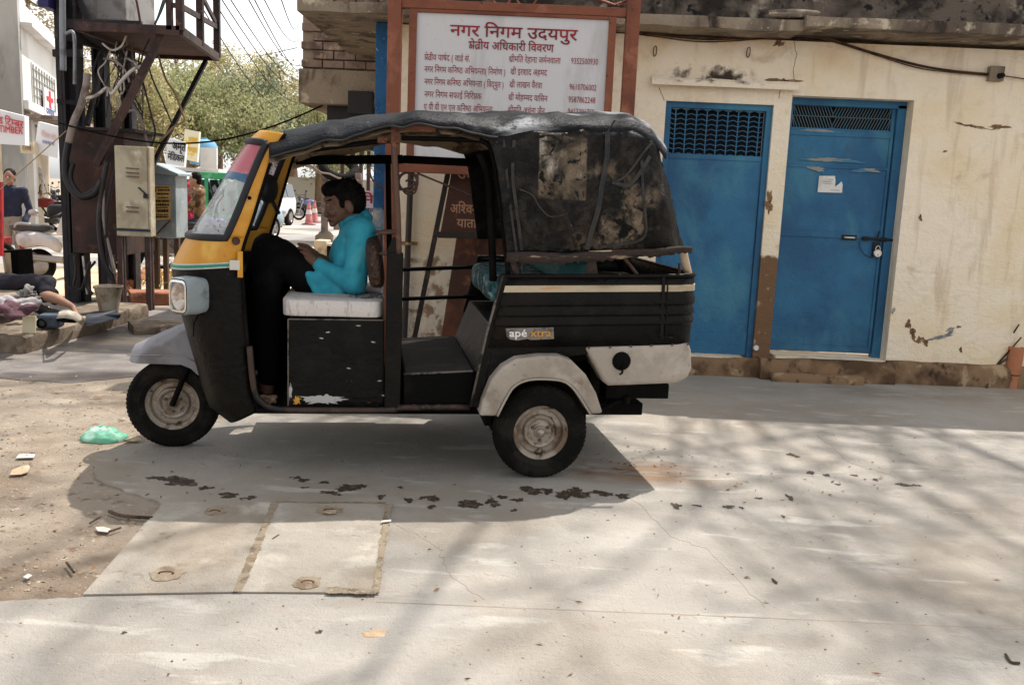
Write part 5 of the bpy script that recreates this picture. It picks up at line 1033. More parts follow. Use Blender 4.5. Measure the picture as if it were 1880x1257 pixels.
def human(name, label, loc, rz, h, pose, cols, vox=.018, group=None):
    """standing or seated figure about `h` tall; local -y is the way it faces. pose: dict of joints in units of h"""
    t = thing(name, label, 'person', loc, rz, group, local=True)
    J = dict(head=(0, -.01, .93), neck=(0, 0, .85), chest=(0, 0, .74), hip=(0, .0, .52), shL=(-.115, 0, .80), shR=(.115, 0, .80), elL=(-.15, .02, .63), elR=(.15, .02, .63), haL=(-.14, -.03, .48), haR=(.14, -.03, .48), hpL=(-.055, 0, .52), hpR=(.055, 0, .52), knL=(-.06, -.01, .28), knR=(.06, -.01, .28), fL=(-.06, .0, .04), fR=(.06, .0, .04)); J.update(pose)
    V = {k: Vector(v)*h for k, v in J.items()}
    skin, top, bot, hair = cols[:4]
    hd = V['head']; b = MB(); b.ell(hd+Vector((0, 0, .012*h)), (.047*h, .058*h, .066*h), None, 18, 12); b.ell(hd+Vector((0, -.018*h, -.03*h)), (.036*h, .04*h, .04*h), None, 14, 10); b.ell(hd+Vector((0, -.062*h, -.008*h)), (.009*h, .014*h, .014*h), None, 8, 6)
    for s_ in (-1, 1): b.ell(hd+Vector((s_*.049*h, .004*h, -.008*h)), (.007*h, .012*h, .018*h), None, 8, 6)
    b.cap(hd+Vector((0, .008*h, -.04*h)), V['neck']+Vector((0, 0, -.02*h)), .031*h, .034*h, 10)
    for s_ in 'LR':
        e, w_ = V['el'+s_], V['ha'+s_]; d = (w_-e).normalized(); b.cap(e.lerp(w_, .6), w_, .02*h, .016*h, 8); b.ell(w_+d*.03*h, (.022*h, .016*h, .03*h), None, 10, 8)
        sd = d.orthogonal().normalized()
        for i in range(4): o = w_+d*.05*h+sd*(i-1.5)*.009*h; b.cap(o, o+d*(.034, .04, .038, .03)[i]*h, .0055*h, .0045*h, 6)
        b.cap(w_+d*.015*h+sd*.018*h, w_+d*.045*h+sd*.03*h, .007*h, .005*h, 6)
    b.cap(V['neck'], V['hip'], .035*h, .05*h, 8)
    for s_ in 'LR':
        for j0, j1 in (('neck', 'sh'+s_), ('sh'+s_, 'el'+s_), ('el'+s_, 'ha'+s_), ('hip', 'hp'+s_), ('hp'+s_, 'kn'+s_), ('kn'+s_, 'f'+s_)): b.cap(V[j0], V[j1], .021*h, .018*h, 8)
    bd = b.build('body', skin, t, remesh=vox*.55, relax=1)
    q = MB()
    for s_ in (-1, 1): q.ell(hd+Vector((s_*.018*h, -.052*h, .008*h)), (.007*h, .004*h, .004*h), None, 8, 6)
    q.build('eyes', M('dark_eye', (.02, .015, .012), .4), bd)
    q = MB(); q.ell(hd+Vector((0, .01*h, .03*h)), (.053*h, .058*h, .056*h), None, 18, 12); q.ell(hd+Vector((0, .03*h, 0)), (.047*h, .04*h, .05*h), None, 14, 10)
    q.build('hair' if hair is HAIR else 'headscarf', hair, bd, remesh=vox*.6)
    q = MB(); q.ell(V['chest'], (.105*h, .066*h, .13*h), None, 18, 12); q.ell(V['chest'].lerp(V['hip'], .55), (.092*h, .062*h, .14*h), None, 18, 12); q.cap(V['shL'], V['shR'], .046*h, .046*h, 10); q.cap(V['neck']+Vector((0, .006*h, -.045*h)), V['neck']+Vector((0, .004*h, -.01*h)), .048*h, .038*h, 10)
    for s_ in 'LR': q.cap(V['sh'+s_], V['el'+s_], .038*h, .03*h, 10); q.cap(V['el'+s_], V['el'+s_].lerp(V['ha'+s_], .88), .03*h, .023*h, 10)
    q.build('jacket' if len(cols) > 4 else 'shirt', top, t, remesh=vox*.7, relax=1, folds=(.04, .12))
    q = MB(); q.ell(V['hip'], (.095*h, .07*h, .075*h), None, 16, 10)
    for s_ in 'LR': q.cap(V['hp'+s_], V['kn'+s_], .062*h, .045*h, 12); q.cap(V['kn'+s_], V['f'+s_], .044*h, .030*h, 12)
    q.build('trousers', bot, t, remesh=vox*.7, relax=1)
    for s_ in 'LR': MB().cap(V['f'+s_]+Vector((0, .01*h, -.018*h)), V['f'+s_]+Vector((0, -.07*h, -.022*h)), .022*h, .02*h, 8).build('shoe', M('dark_shoe', None), t, smooth=60)
    return t
def cloth(name, r, g, b_, v=.8): return M(name, S(r, g, b_), .85, [(tuple(c*v*.7 for c in S(r, g, b_)), 5, .48, .66)], bump=(8, 3))
# ================================================================ transformer stand, boxes, slabs at the left
IRON = M('dark_iron', S(40, 36, 40), .65, [(S(26, 24, 28), 3, .45, .62), (S(84, 58, 46), 9, .6, .72)], bump=(12, .8))
IRONB = M('brown_iron', S(72, 50, 46), .65, [(S(48, 34, 34), 4, .45, .62), (S(110, 76, 60), 12, .6, .72)], bump=(14, .8))
GALV = M('grey_pipe', S(136, 140, 146), .5, [(S(104, 104, 106), 5, .46, .66)], metal=.3)
TY = 10.9
tr = thing('transformer_stand', 'tall dark steel transformer stand with a railed platform and hanging cables', 'transformer', G(150, 545))
def upr(xc, ytop, ybot, wpx, Y, m=IRON, dep=.16, name='post', foot=True):
    a = P(xc, ytop, Y); b = P(xc+.02*(ybot-ytop), ybot, Y); wm = wpx/FOCAL*Y
    q = MB(); z0 = 0 if foot else b.z; x = (a.x+b.x)/2
    for s_ in (-1, 1): q.b2((x+s_*(wm/2)-.015*(s_+1), Y-dep/2, z0), (x+s_*(wm/2)-.015*(s_-1), Y+dep/2, a.z))
    q.b2((x-wm/2+.015, Y-.012, z0), (x+wm/2-.015, Y+.012, a.z)); return q.build(name, m, tr)
upr(125, -120, 540, 38, TY); upr(181, -120, 530, 22, TY+.4); upr(234, 20, 500, 18, TY+1.0)
upr(113, -120, 540, 10, TY-.12, dep=.1); 
q = MB(); a = P(172, 240, TY-.2); b = P(246, 440, TY-.2); q.b2((P(144, 240, TY).x, TY-.25, P(160, 462, TY).z), (P(243, 240, TY).x, TY+.6, P(160, 240, TY).z))
cb = q.build('cabinet', M('cabinet_brown', S(64, 40, 34), .6, [(S(40, 28, 26), 2.4, .45, .62), (S(96, 58, 46), 5, .58, .7)], bump=(8, 1)), tr, bevel=.01)
q = MB(); q.b2((P(138, 240, TY-.3).x, TY-.32, P(160, 241, TY).z), (P(250, 240, TY-.3).x, TY+.66, P(160, 236, TY).z)); q.build('cabinet_top', IRON, cb)
for x in (150, 205): MB().b2((P(x, 500, TY).x-.04, TY-.2, 0), (P(x, 500, TY).x+.04, TY-.12, P(160, 463, TY).z)).build('cabinet_leg', IRON, cb)
# platform seen from below, its rail and braces
zpl = P(240, 50, 10.1).z; A_ = [P(140, 44, 10.2), P(331, 53, 10.2), P(399, 106, 12.2), P(286, 99, 12.2)]
for p_ in A_: p_.z = zpl
A_[0].x = P(140, 44, 10.2).x; A_[3] = Vector((A_[0].x+.02, 12.2, zpl))
pm = MB().prism(A_, (0, 0, .05)); 
pf_ = pm.build('platform', M('platform_boards', S(70, 48, 46), .8, [(S(44, 32, 32), 5, .45, .6, dict(stretch=(.3, 3, 1))), (S(96, 66, 60), 9, .56, .7, dict(stretch=(.3, 3, 1)))], bump=(9, 1.5, dict(stretch=(.3, 4, 1)))), tr)
q = MB()
for i in range(4): q.beam(A_[i], A_[(i+1) % 4], .06, .09)
q.build('platform_edge', IRONB, pf_)
q = MB(); zt_ = P(331, -150, 10.2).z
for f in (0, .5, 1): p_ = A_[1].lerp(A_[2], f); q.b2((p_.x-.04, p_.y-.03, zpl), (p_.x+.04, p_.y+.03, zt_))
p_ = A_[0].lerp(A_[1], .9); q.b2((p_.x-.03, p_.y-.03, zpl), (p_.x+.03, p_.y+.03, zt_))
for dz in (.26,): q.beam(A_[0].lerp(A_[1], .9)+Vector((0, 0, dz)), A_[1]+Vector((0, 0, dz)), .03, .05); q.beam(A_[1]+Vector((0, 0, dz+.0)), A_[2]+Vector((0, 0, dz+.12)), .03, .06)
q.beam(A_[1]+Vector((.05, -.05, .75)), A_[2]+Vector((0, -.04, .42)), .03, .06); q.build('railing', IRONB, pf_)
MB().beam(P(301, 56, 10.3), P(178, 300, 10.5), .085, .05, (0, 1, 0)).build('brace', IRONB, tr)
MB().beam(P(378, 112, 12.0), P(282, 300, 11.2), .05, .05, (0, 1, 0)).build('brace', IRON, tr)
q = MB(); q.beam(P(103, 62, TY-.3), P(245, 100, TY+.8), .06, .1); q.beam(P(104, 44, TY-.25), P(260, 48, TY-.25), .06, .1); q.beam(P(98, 98, TY-.2), P(150, 98, TY-.2), .05, .08); q.beam(P(145, 0, TY), P(165, 42, TY), .06, .06); q.beam(P(150, 62, TY), P(240, 112, TY+.6), .05, .06); q.beam(P(160, 230, TY), P(200, 60, TY+.5), .05, .05); q.beam(P(170, 100, TY+.4), P(240, 60, TY+1), .04, .07); q.beam(P(150, 190, TY-.05), P(104, 186, TY-.2), .03, .05); q.build('cross_arm', IRON, tr)
tk = MB(); zz_ = P(220, 46, TY+.6).z; tk.b2((P(196, 40, TY+.6).x, TY+.3, zz_), (P(250, 40, TY+.6).x, TY+1.2, zz_+1.3)); tank = tk.build('transformer_tank', M('tank_grey', S(150, 148, 146), .6, [(S(112, 108, 104), 3, .46, .64), (S(110, 84, 66), 10, .64, .74)]), tr, bevel=.02)
q = MB(); q.b2((P(150, 30, TY+.2).x, TY+.2, P(150, 42, TY).z), (P(172, 30, TY+.2).x, TY+.5, zz_+1.3)); q.build('radiator', M('tank_grey', None), tank)
MB().b2((P(84, -20, TY-.1).x, TY-.3, P(90, 22, TY).z), (P(104, -20, TY-.1).x, TY+.1, zt_)).build('meter_box', M('navy_box', S(40, 38, 90), .5), tr, bevel=.01)
q = MB(); q.tube([P(114, -80, TY-.35), P(115, 62, TY-.35), P(116, 130, TY-.35)], .035, 10); q.tube(spl([P(122, 62, TY-.4), P(136, 66, TY-.4), P(137, 155, TY-.4)]), .02, 8); q.build('conduit', GALV, tr, smooth=60)
HOSE = M('black_hose', S(34, 31, 33), .4, [(S(60, 54, 52), 6, .56, .68)]); HOSEG = M('dusty_hose', S(150, 138, 132), .7, [(S(110, 98, 92), 5, .46, .64)])
def hose(px, r, m=HOSE, Y=TY-.45, name='cable'): MB().tube(spl([P(x, y, Y+(p[0] if p else 0)) for x, y, *p in px], 6), r, 8).build(name, m, tr, smooth=180)
hose([(160, 135), (158, 158), (148, 195), (135, 225), (126, 262)], .042, HOSEG); hose([(126, 260), (120, 300), (124, 335), (145, 360), (172, 356), (188, 330)], .04); hose([(134, 300), (130, 330), (150, 358), (178, 345)], .03)
hose([(198, 296), (186, 360), (183, 420), (192, 480), (208, 515), (200, 525)], .035); hose([(192, 320), (190, 400), (204, 470), (212, 505)], .018, HOSEG); hose([(210, 310), (196, 400), (198, 500)], .02)
hose([(152, 182), (176, 176), (196, 162), (206, 172), (222, 150), (244, 128), (262, 122)], .02, M('white_cable', S(200, 192, 186), .6, [(S(140, 130, 126), 9, .5, .62)])); hose([(188, 80), (205, 92), (222, 86), (232, 66)], .012, M('white_cable', None)); hose([(190, 108), (212, 112), (230, 130), (238, 152)], .012, HOSEG)
hose([(232, 205), (250, 205), (262, 230), (272, 275)], .018, HOSEG, TY); hose([(262, 150), (280, 220), (285, 245), (278, 268)], .012, HOSE, TY); hose([(290, 100), (304, 145), (320, 170), (334, 205), (338, 222), (316, 236), (285, 270)], .014, M('tan_cable', S(164, 138, 104), .7), TY+.4); hose([(270, 100), (278, 140), (300, 190), (316, 228)], .010, HOSE, TY); hose([(256, 100), (254, 130), (264, 95), (280, 60), (300, 0)], .010, HOSE, TY); hose([(250, 0), (254, 20), (258, 45)], .014, M('red_cable', S(90, 40, 48), .6), TY); hose([(284, 45), (296, 20), (305, -5)], .014, M('green_cable', S(70, 96, 90), .6), TY)
rn = random.Random(21)
for k in range(26):
    x, y = rn.uniform(184, 250), rn.uniform(60, 130); pts = [(x, y)]
    for j in range(4): x += rn.uniform(-16, 18); y += rn.uniform(8, 42); pts.append((min(max(x, 172), 262), y))
    hose(pts, rn.choice((.006, .008, .011, .014)), rn.choice((HOSE, HOSE, HOSEG, M('white_cable', None))), TY+rn.uniform(-.3, .4))
hose([(137, 470), (140, 500), (136, 525), (150, 530), (160, 500), (175, 480)], .016); hose([(165, 480), (158, 520), (170, 540)], .02); hose([(152, 470), (160, 540)], .012, M('white_cable', None))
# distribution box and feeder pillar
BEI = M('beige_box_paint', S(186, 176, 152), .6, [(S(160, 148, 124), 2.5, .46, .66), (S(110, 84, 62), 10, .64, .74), (S(206, 198, 178), 4, .56, .7, dict(seed=3))], bump=(20, .5))
def boxthing(nm, label, cat, x0, x1, y0, y1, Y, dep, m, legs, legm):
    t = thing(nm, label, cat, (P((x0+x1)/2, y1, Y).x, Y, 0)); a = P(x0, y0, Y); b = P(x1, y1, Y); b.z = P((x0+x1)/2, y1, Y).z; a.z = P((x0+x1)/2, y0, Y).z
    q = MB().b2((a.x, Y, b.z), (b.x, Y+dep, a.z)).build('cabinet', m, t, bevel=.012)
    for x in legs:
        for yy in (Y+.03, Y+dep-.09): MB().b2((P(x, y1, Y).x-.03, yy, 0), (P(x, y1, Y).x+.03, yy+.06, b.z)).build('leg', legm, t)
    return t, q, a, b
t, q, a, b = boxthing('distribution_box', 'beige steel distribution box with louvred door, on legs beside the transformer stand', 'electric box', 209, 277, 268, 434, 10.3, .16, BEI, (216, 268), IRONB)
dd = MB().b2((a.x+.015, 10.285, b.z+.09), (b.x-.02, 10.298, a.z-.015)).build('door', BEI, q, bevel=.004)
lv_ = MB()
for py in (309, 317, 324, 380, 388): c = P(243, py, 10.28); lv_.beam((c.x-.07, 10.278, c.z), (c.x+.07, 10.278, c.z-.004), .014, .012, (0, 0, 1))
lv_.each('louvre', M('louvre_dark', S(104, 92, 78), .7), q)  # louvres in a darker tone than the door
h_ = MB(); c = P(268, 360, 10.27); h_.box(c, (.05, .03, .05)); h_.beam(P(254, 344, 10.27), P(267, 356, 10.27), .02, .012); h_.build('handle', BLK, q)
MB().b2((a.x, 10.282, b.z+.06), (b.x, 10.297, b.z+.085)).build('base_stripe', M('navy_stripe', S(40, 48, 66), .6), q)
BLG = M('blue_grey_paint', S(150, 164, 170), .55, [(S(122, 136, 144), 2.5, .46, .66), (S(176, 186, 188), 4, .56, .7, dict(seed=2)), (S(104, 88, 74), 14, .66, .74)])
t, q, a, b = boxthing('feeder_pillar', 'pale blue grey feeder pillar with a sloped roof and a pasted yellow bill', 'electric box', 281, 324, 318, 437, 11.6, .42, BLG, (284, 322), M('leg_rust', S(84, 66, 56), .8))
MB().prism([Vector((a.x-.03, 11.56, a.z+.0)), Vector((b.x+.04, 11.56, a.z-.02)), Vector((b.x+.04, 12.06, a.z-.02)), Vector((a.x-.03, 12.06, a.z+.0)), Vector(((a.x+b.x)/2-.08, 11.56, a.z+.13)), Vector(((a.x+b.x)/2-.08, 12.06, a.z+.13))][:0] or [Vector((a.x-.03, 11.56, a.z)), Vector((a.x-.03, 11.56, a.z+.13)), Vector((b.x+.05, 11.56, a.z+.0)), Vector((b.x+.05, 11.56, a.z-.03))], (0, .5, 0)).build('pitched_roof', BLG, q, bevel=.004)
pb = MB().prism([P(x, y, 11.585) for x, y in ((279.5, 340), (313, 341), (313, 402), (300, 404), (280, 405))], (0, .004, 0)).build('pasted_bill', M('old_yellow_bill', S(206, 172, 104), .85, [(S(184, 146, 84), 4, .46, .64), (S(220, 200, 150), 7, .56, .68)]), q)
INK = M('black_ink', (.02, .016, .014), .8); rn = random.Random(12); ik = MB()
for y, hh, x0, x1 in ((344, 2, 284, 310), (349, 3, 290, 312), (356, 3, 288, 311), (349, 7, 281, 287), (363, 2, 290, 308), (369, 4, 281, 311), (376, 4, 281, 312), (381, 2, 282, 310), (386, 6, 281, 287), (387, 5, 289, 310), (394, 2, 283, 310), (398, 3, 283, 311)):
    x = x0
    while x < x1-1:
        w_ = rn.uniform(1, 4); p0 = P(x, y+hh/2, 11.583); p1 = P(min(x+w_, x1), y-hh/2, 11.583); ik.b2((p0.x, 11.581, p0.z), (p1.x, 11.5835, p1.z)); x += w_+.7
ik.build('print', INK, pb)
tag(MB().tube([P(282, 436, 11.5), P(296, 421, 11.5), P(314, 403, 11.5)], .012, 6).build('bent_rod', M('dead_stick', None), None), 'thin bent rod leaning on the front of the feeder pillar', 'rod')
# stone slabs, bricks, rubble
STONE = M('slab_stone', S(138, 124, 108), .95, [(S(92, 79, 67), 2, .46, .64), (S(166, 152, 134), 4, .54, .7), (S(96, 80, 66), 7, .6, .72, dict(seed=3))], bump=[(8, 4), (30, 2)])
BRICK = M('brick_red', S(160, 108, 84), .95, [(S(126, 82, 62), 3, .46, .64), (S(190, 150, 124), 5, .56, .7)], bump=[(12, 3), (50, 1.5)])
def block(name, label, cat, p0, p1, wid, h, z0, m, seed=0, away=None, group=None):
    p0 = Vector(p0); p1 = Vector(p1); t = (p1-p0); l = t.length; t.normalize(); n = Vector((-t.y, t.x, 0)); 
    if (n.x > 0 if abs(n.x) > abs(n.y) else n.y < 0): n = -n
    rows_ = []; N = max(4, int(l/.06))
    for i in range(N+1):
        c = p0+t*(l*i/N); d = lambda k: .018*noise.noise(Vector((i*.5, k*2.3, seed*3.1))); endk = .03*noise.noise(Vector((seed, i, 0))) if i in (0, N) else 0
        rows_.append([c+n*d(0)+Vector((0, 0, z0)), c+n*(d(1)-.008)+Vector((0, 0, z0+h*.5)), c+n*d(2)+Vector((0, 0, z0+h-.015)), c+n*(.02+d(3))+Vector((0, 0, z0+h+d(4)*.4)), c+n*(wid*.5)+Vector((0, 0, z0+h+d(5)*.6)), c+n*(wid+d(6))+Vector((0, 0, z0+h+d(7)*.4)), c+n*(wid+d(8))+Vector((0, 0, z0))])
    q = MB(); q.grid(rows_, loop=True); m_ = 7; q.add(rows_[0], [tuple(range(m_))]); q.add(rows_[-1], [tuple(range(m_))]); o = q.build(name, m, None, smooth=38)
    return tag(o, label, cat, group)
block('stone_slab', 'long rough stone slab lying at a slant, its broken end towards the road', 'stone slab', G(48, 650), G(272, 582), .55, .15, 0, STONE, 1)
zs2 = .42; block('stone_slab', 'upper stone slab under the heap of cloths at the left edge', 'stone slab', G(-60, 640), G(66, 600), .55, .11, .26, STONE, 2)
for k, x in enumerate((-30, 50)): block('stone_block', ['squat stone block propping the upper slab at the left edge', 'dark stone block propping the right end of the upper slab'][k], 'stone', G(x-6, 628-k*12), G(x+14, 624-k*12), .3, .255, 0, STONE, 5+k)
block('kerb_block', 'reddish kerb block in front of the sandy mound', 'kerb stone', G(241, 562), G(352, 560), .35, .16, 0, BRICK, 3)
block('flat_stone', 'low flat stone lying between kerb block and front mudguard', 'stone', G(246, 616), G(345, 612), .4, .09, 0, STONE, 4)
mound = MB(); rows_ = []
for i in range(25):
    row = []
    for k in range(25):
        x = -7.6+4.6*k/24; y = 11.0+4.5*i/24; e_ = min(1, 3.2*min(i/24, 1-i/24, k/24, 1-k/24)); row.append(Vector((x, y, -.01+e_*(.10+.07*noise.noise(Vector((x*1.3, y*1.3, 0)))+.03*noise.noise(Vector((x*5, y*5, 2)))))))
    rows_.append(row)
tag(mound.grid(rows_).build('sand_mound', M('sand_heap', S(214, 190, 158), .98, [(S(180, 154, 124), 3, .46, .64), (S(232, 214, 190), 6, .55, .7), (S(130, 104, 80), 20, .64, .74)], bump=[(10, 4), (50, 2)]), None, smooth=180), kind='structure')
rn = random.Random(31)
for k, (x, y, r_) in enumerate([(222, 540, .16), (240, 528, .2), (228, 556, .10), (244, 552, .08), (212, 560, .07), (205, 535, .1), (256, 548, .06), (236, 561, .06)]):
    c = G(x, y); tag(MB().ell(c+Vector((0, .1, r_*.45)), (r_*1.2, r_, r_*.75), Matrix.Rotation(rn.random()*3, 3, 'Z'), 14, 9, .5, k).build('rubble_stone', BRICK if k in (0, 1, 5) else STONE, None, smooth=35), ['brown lump of rubble right of the bucket', 'largest brown lump of rubble by the mound', 'pale stone at the bucket rim', 'small pale stone before the kerb block', 'small stone touching the bucket', 'brown lump behind the bucket', 'pebble left of the kerb block', 'smallest pale stone near the kerb block'][k], 'stone', 'rubble stones near the bucket')
gt = MB(); rn = random.Random(14)
for k in range(170):
    x, y = rn.gauss(292, 22), rn.gauss(512, 8); c = G(x, y+14); a = rn.random()*6.3; l = rn.uniform(.08, .25); gt.tube([c+Vector((0, 0, .12)), c+Vector((cos(a)*l*.5, sin(a)*l*.5, .12+rn.uniform(.02, .14))), c+Vector((cos(a)*l, sin(a)*l, .12+rn.uniform(-.02, .06)))], .005, 3, False)
tag(gt.build('dry_grass', M('straw', S(196, 166, 100), .9, [(S(150, 118, 66), 5, .46, .62)]), None), kind='stuff')
# bucket
zb_ = .16; bc = G(200, 573, zb_); bc.z = zb_
bk_ = thing('bucket', 'dented grey metal bucket standing on the slanting stone slab', 'bucket', bc)
MB().lathe([(0, .01), (.088, .012), (.09, 0), (.09, .012), (.135, .26), (.142, .262), (.142, .27), (.132, .27), (.084, .02), (0, .02)], bc, (0, 0, 1), 32).build('pail', M('bucket_zinc', S(170, 160, 144), .45, [(S(130, 116, 98), 4, .45, .64), (S(96, 78, 62), 8, .58, .7)], metal=.3), bk_, smooth=40)
hd_ = [bc+Vector((.138*cos(t), -.02-.135*sin(t)*.6, .262-.03*sin(t))) for t in [pi*k/12 for k in range(13)]]; MB().tube(hd_, .005, 6).build('handle', BLK, bk_, smooth=180)
# cobbler's things
def bent(name, label, cat, rows_px, m, th=.006):
    q_ = MB().grid([[G(x, y, z) for x, y, z in r] for r in rows_px]); o = q_.build(name, m, None, smooth=180, solid=th); return tag(o, label, cat)
bent('rubber_mat', 'flat dark blue grey rubber sheet lying on the slanting slab before the bucket', 'rubber sheet', [[(158, 600, .19), (192, 590, .19), (218, 585, .17)], [(158, 586, .18), (190, 578, .18), (222, 578, .22)], [(160, 574, .17), (186, 570, .17), (212, 569, .19)]], M('blue_rubber', S(84, 88, 96), .65, [(S(60, 64, 72), 4, .46, .62)]))
bent('leather_sheet', 'curling pale grey leather sheet with a brown edge on the cobbler slab', 'leather', [[(55, 560, .22), (80, 574, .16), (102, 585, .24), (118, 583, .36), (135, 586, .34), (150, 597, .18)], [(60, 548, .24), (84, 560, .18), (108, 572, .28), (124, 570, .40), (140, 572, .38), (158, 588, .22)]], M('grey_leather', S(186, 176, 162), .7, [(S(150, 120, 104), 3, .5, .62)]))
bent('black_leather', 'black leather pieces folded under the pale grey leather sheet', 'leather', [[(52, 566, .2), (90, 586, .17), (118, 590, .3), (140, 592, .2)], [(62, 552, .26), (92, 566, .24), (120, 574, .32), (146, 584, .2)]], M('dull_black', None), .02)
tc_ = thing('tool_case', 'blue grey plastic tool case between the two stone slabs', 'tool case', G(84, 606, .15)); c = G(84, 606, .15)
MB().box(c+Vector((0, .1, .075)), (.19, .16, .12), Matrix.Rotation(.2, 3, 'Z')).build('case', M('case_plastic', S(70, 82, 96), .55, [(S(46, 54, 64), 6, .5, .62)]), tc_, bevel=.025); MB().lathe([(.03, 0), (.045, .0), (.045, .02), (.03, .02)], c+Vector((-.03, .0, .06)), (0, -1, 0), 18).build('dial', M('dull_black', None), tc_, smooth=40)
tag(MB().box(G(52, 612, .15)+Vector((0, .02, .075)), (.115, .02, .15), Matrix.Rotation(-.15, 3, 'X')).build('card', M('cream_card', S(214, 204, 176), .8, [(S(184, 168, 138), 9, .54, .66)]), None, bevel=.004), 'cream card standing against the blue grey tool case', 'card')
def heap(label, px, py, z, r, m, seed, name='cloth'): c = G(px, py, z); return tag(sup(MB(), c+Vector((0, .1, r[2]*.6)), r, .75, 60, 36, .09, 4, seed).build(name, m, None, smooth=180, folds=(.05, .09)), label, 'cloth')
heap('crumpled white cloth on the upper stone slab', 12, 570, .37, (.17, .13, .06), cloth('white_cloth', 166, 160, 162), 3); heap('crumpled dusky pink cloth in front of the white cloth', 14, 577, .37, (.13, .08, .04), cloth('pink_cloth', 104, 74, 82), 5); heap('small grey printed cloth beside the seated leg', 40, 552, .37, (.07, .06, .05), cloth('grey_cloth', 130, 126, 124), 8)
# the cobbler, only one leg of whom comes into the picture
cob = thing('person', 'seated person at the left edge, one leg in dark trousers stretched to a bare shin', 'person', G(-40, 600, .37))
def at(px, py, z, Yo=0): d = ray(px, py); k = (z-CAM_H)/d.z; return EYE+d*k
CY = 8.9
q = MB(); q.cap(P(-30, 520, CY), P(88, 518, CY), .11, .075, 14); q.cap(P(88, 518, CY), P(84, 545, CY-.1), .075, .06, 14); q.ell(P(-40, 520, CY), (.2, .17, .16)); q.cap(P(-40, 525, CY+.3), P(70, 530, CY+.35), .1, .08, 14); q.cap(P(88, 522, CY+.02), P(100, 552, CY+.2), .06, .05, 12); q.build('trousers', cloth('navy_trousers', 40, 38, 46), cob, remesh=.014, relax=2, folds=(.05, .12))
q = MB(); q.cap(P(84, 543, CY-.1), P(102, 548, CY-.12), .058, .052, 14); q.cap(P(102, 548, CY-.12), P(128, 560, CY-.16), .052, .032, 14); q.cap(P(128, 560, CY-.16), P(134, 564, CY-.2), .034, .03, 10); q.cap(P(134, 564, CY-.18), P(140, 576, CY-.3), .03, .022, 10)
for i in range(5): q.cap(P(139, 574, CY-.28+i*.015), P(142, 579, CY-.33+i*.018), .010, .008, 6)
q.ell(P(-38, 365, CY), (.085, .1, .12)); q.cap(P(-38, 385, CY), P(-38, 410, CY), .055, .06, 10); q.cap(P(-38, 405, CY), P(-40, 520, CY), .07, .08, 10); q.cap(P(-40, 520, CY), P(86, 520, CY), .06, .05, 10); q.cap(P(86, 520, CY), P(86, 545, CY-.1), .05, .05, 10); q.build('body', SKINL, cob, remesh=.01, relax=2)
q = MB(); q.ell(P(-40, 450, CY), (.2, .13, .26)); q.ell(P(-40, 500, CY), (.19, .14, .2)); q.cap(P(-65, 420, CY), P(-15, 420, CY), .07, .07); q.build('shirt', cloth('cobbler_shirt', 120, 116, 120), cob, remesh=.014, relax=2)
MB().ell(P(-38, 358, CY+.02), (.09, .105, .1)).build('hair', HAIR, cob, smooth=180)
bx = thing('display_stand', 'narrow black box with a tan cardboard front standing by the cloths', 'box', G(22, 592, .37)); a = P(10, 462, 9.3); b = P(36, 536, 9.3)
MB().prism([P(x, y, 9.3) for x, y in ((6, 460), (31, 459), (38, 538), (18, 540))], (0, .3, 0)).build('box', FLATBLK, bx, bevel=.006); MB().prism([P(x, y, 9.29) for x, y in ((8, 464), (19, 464), (23, 526), (15, 520))], (0, .006, 0)).build('card_front', CARD, bx)
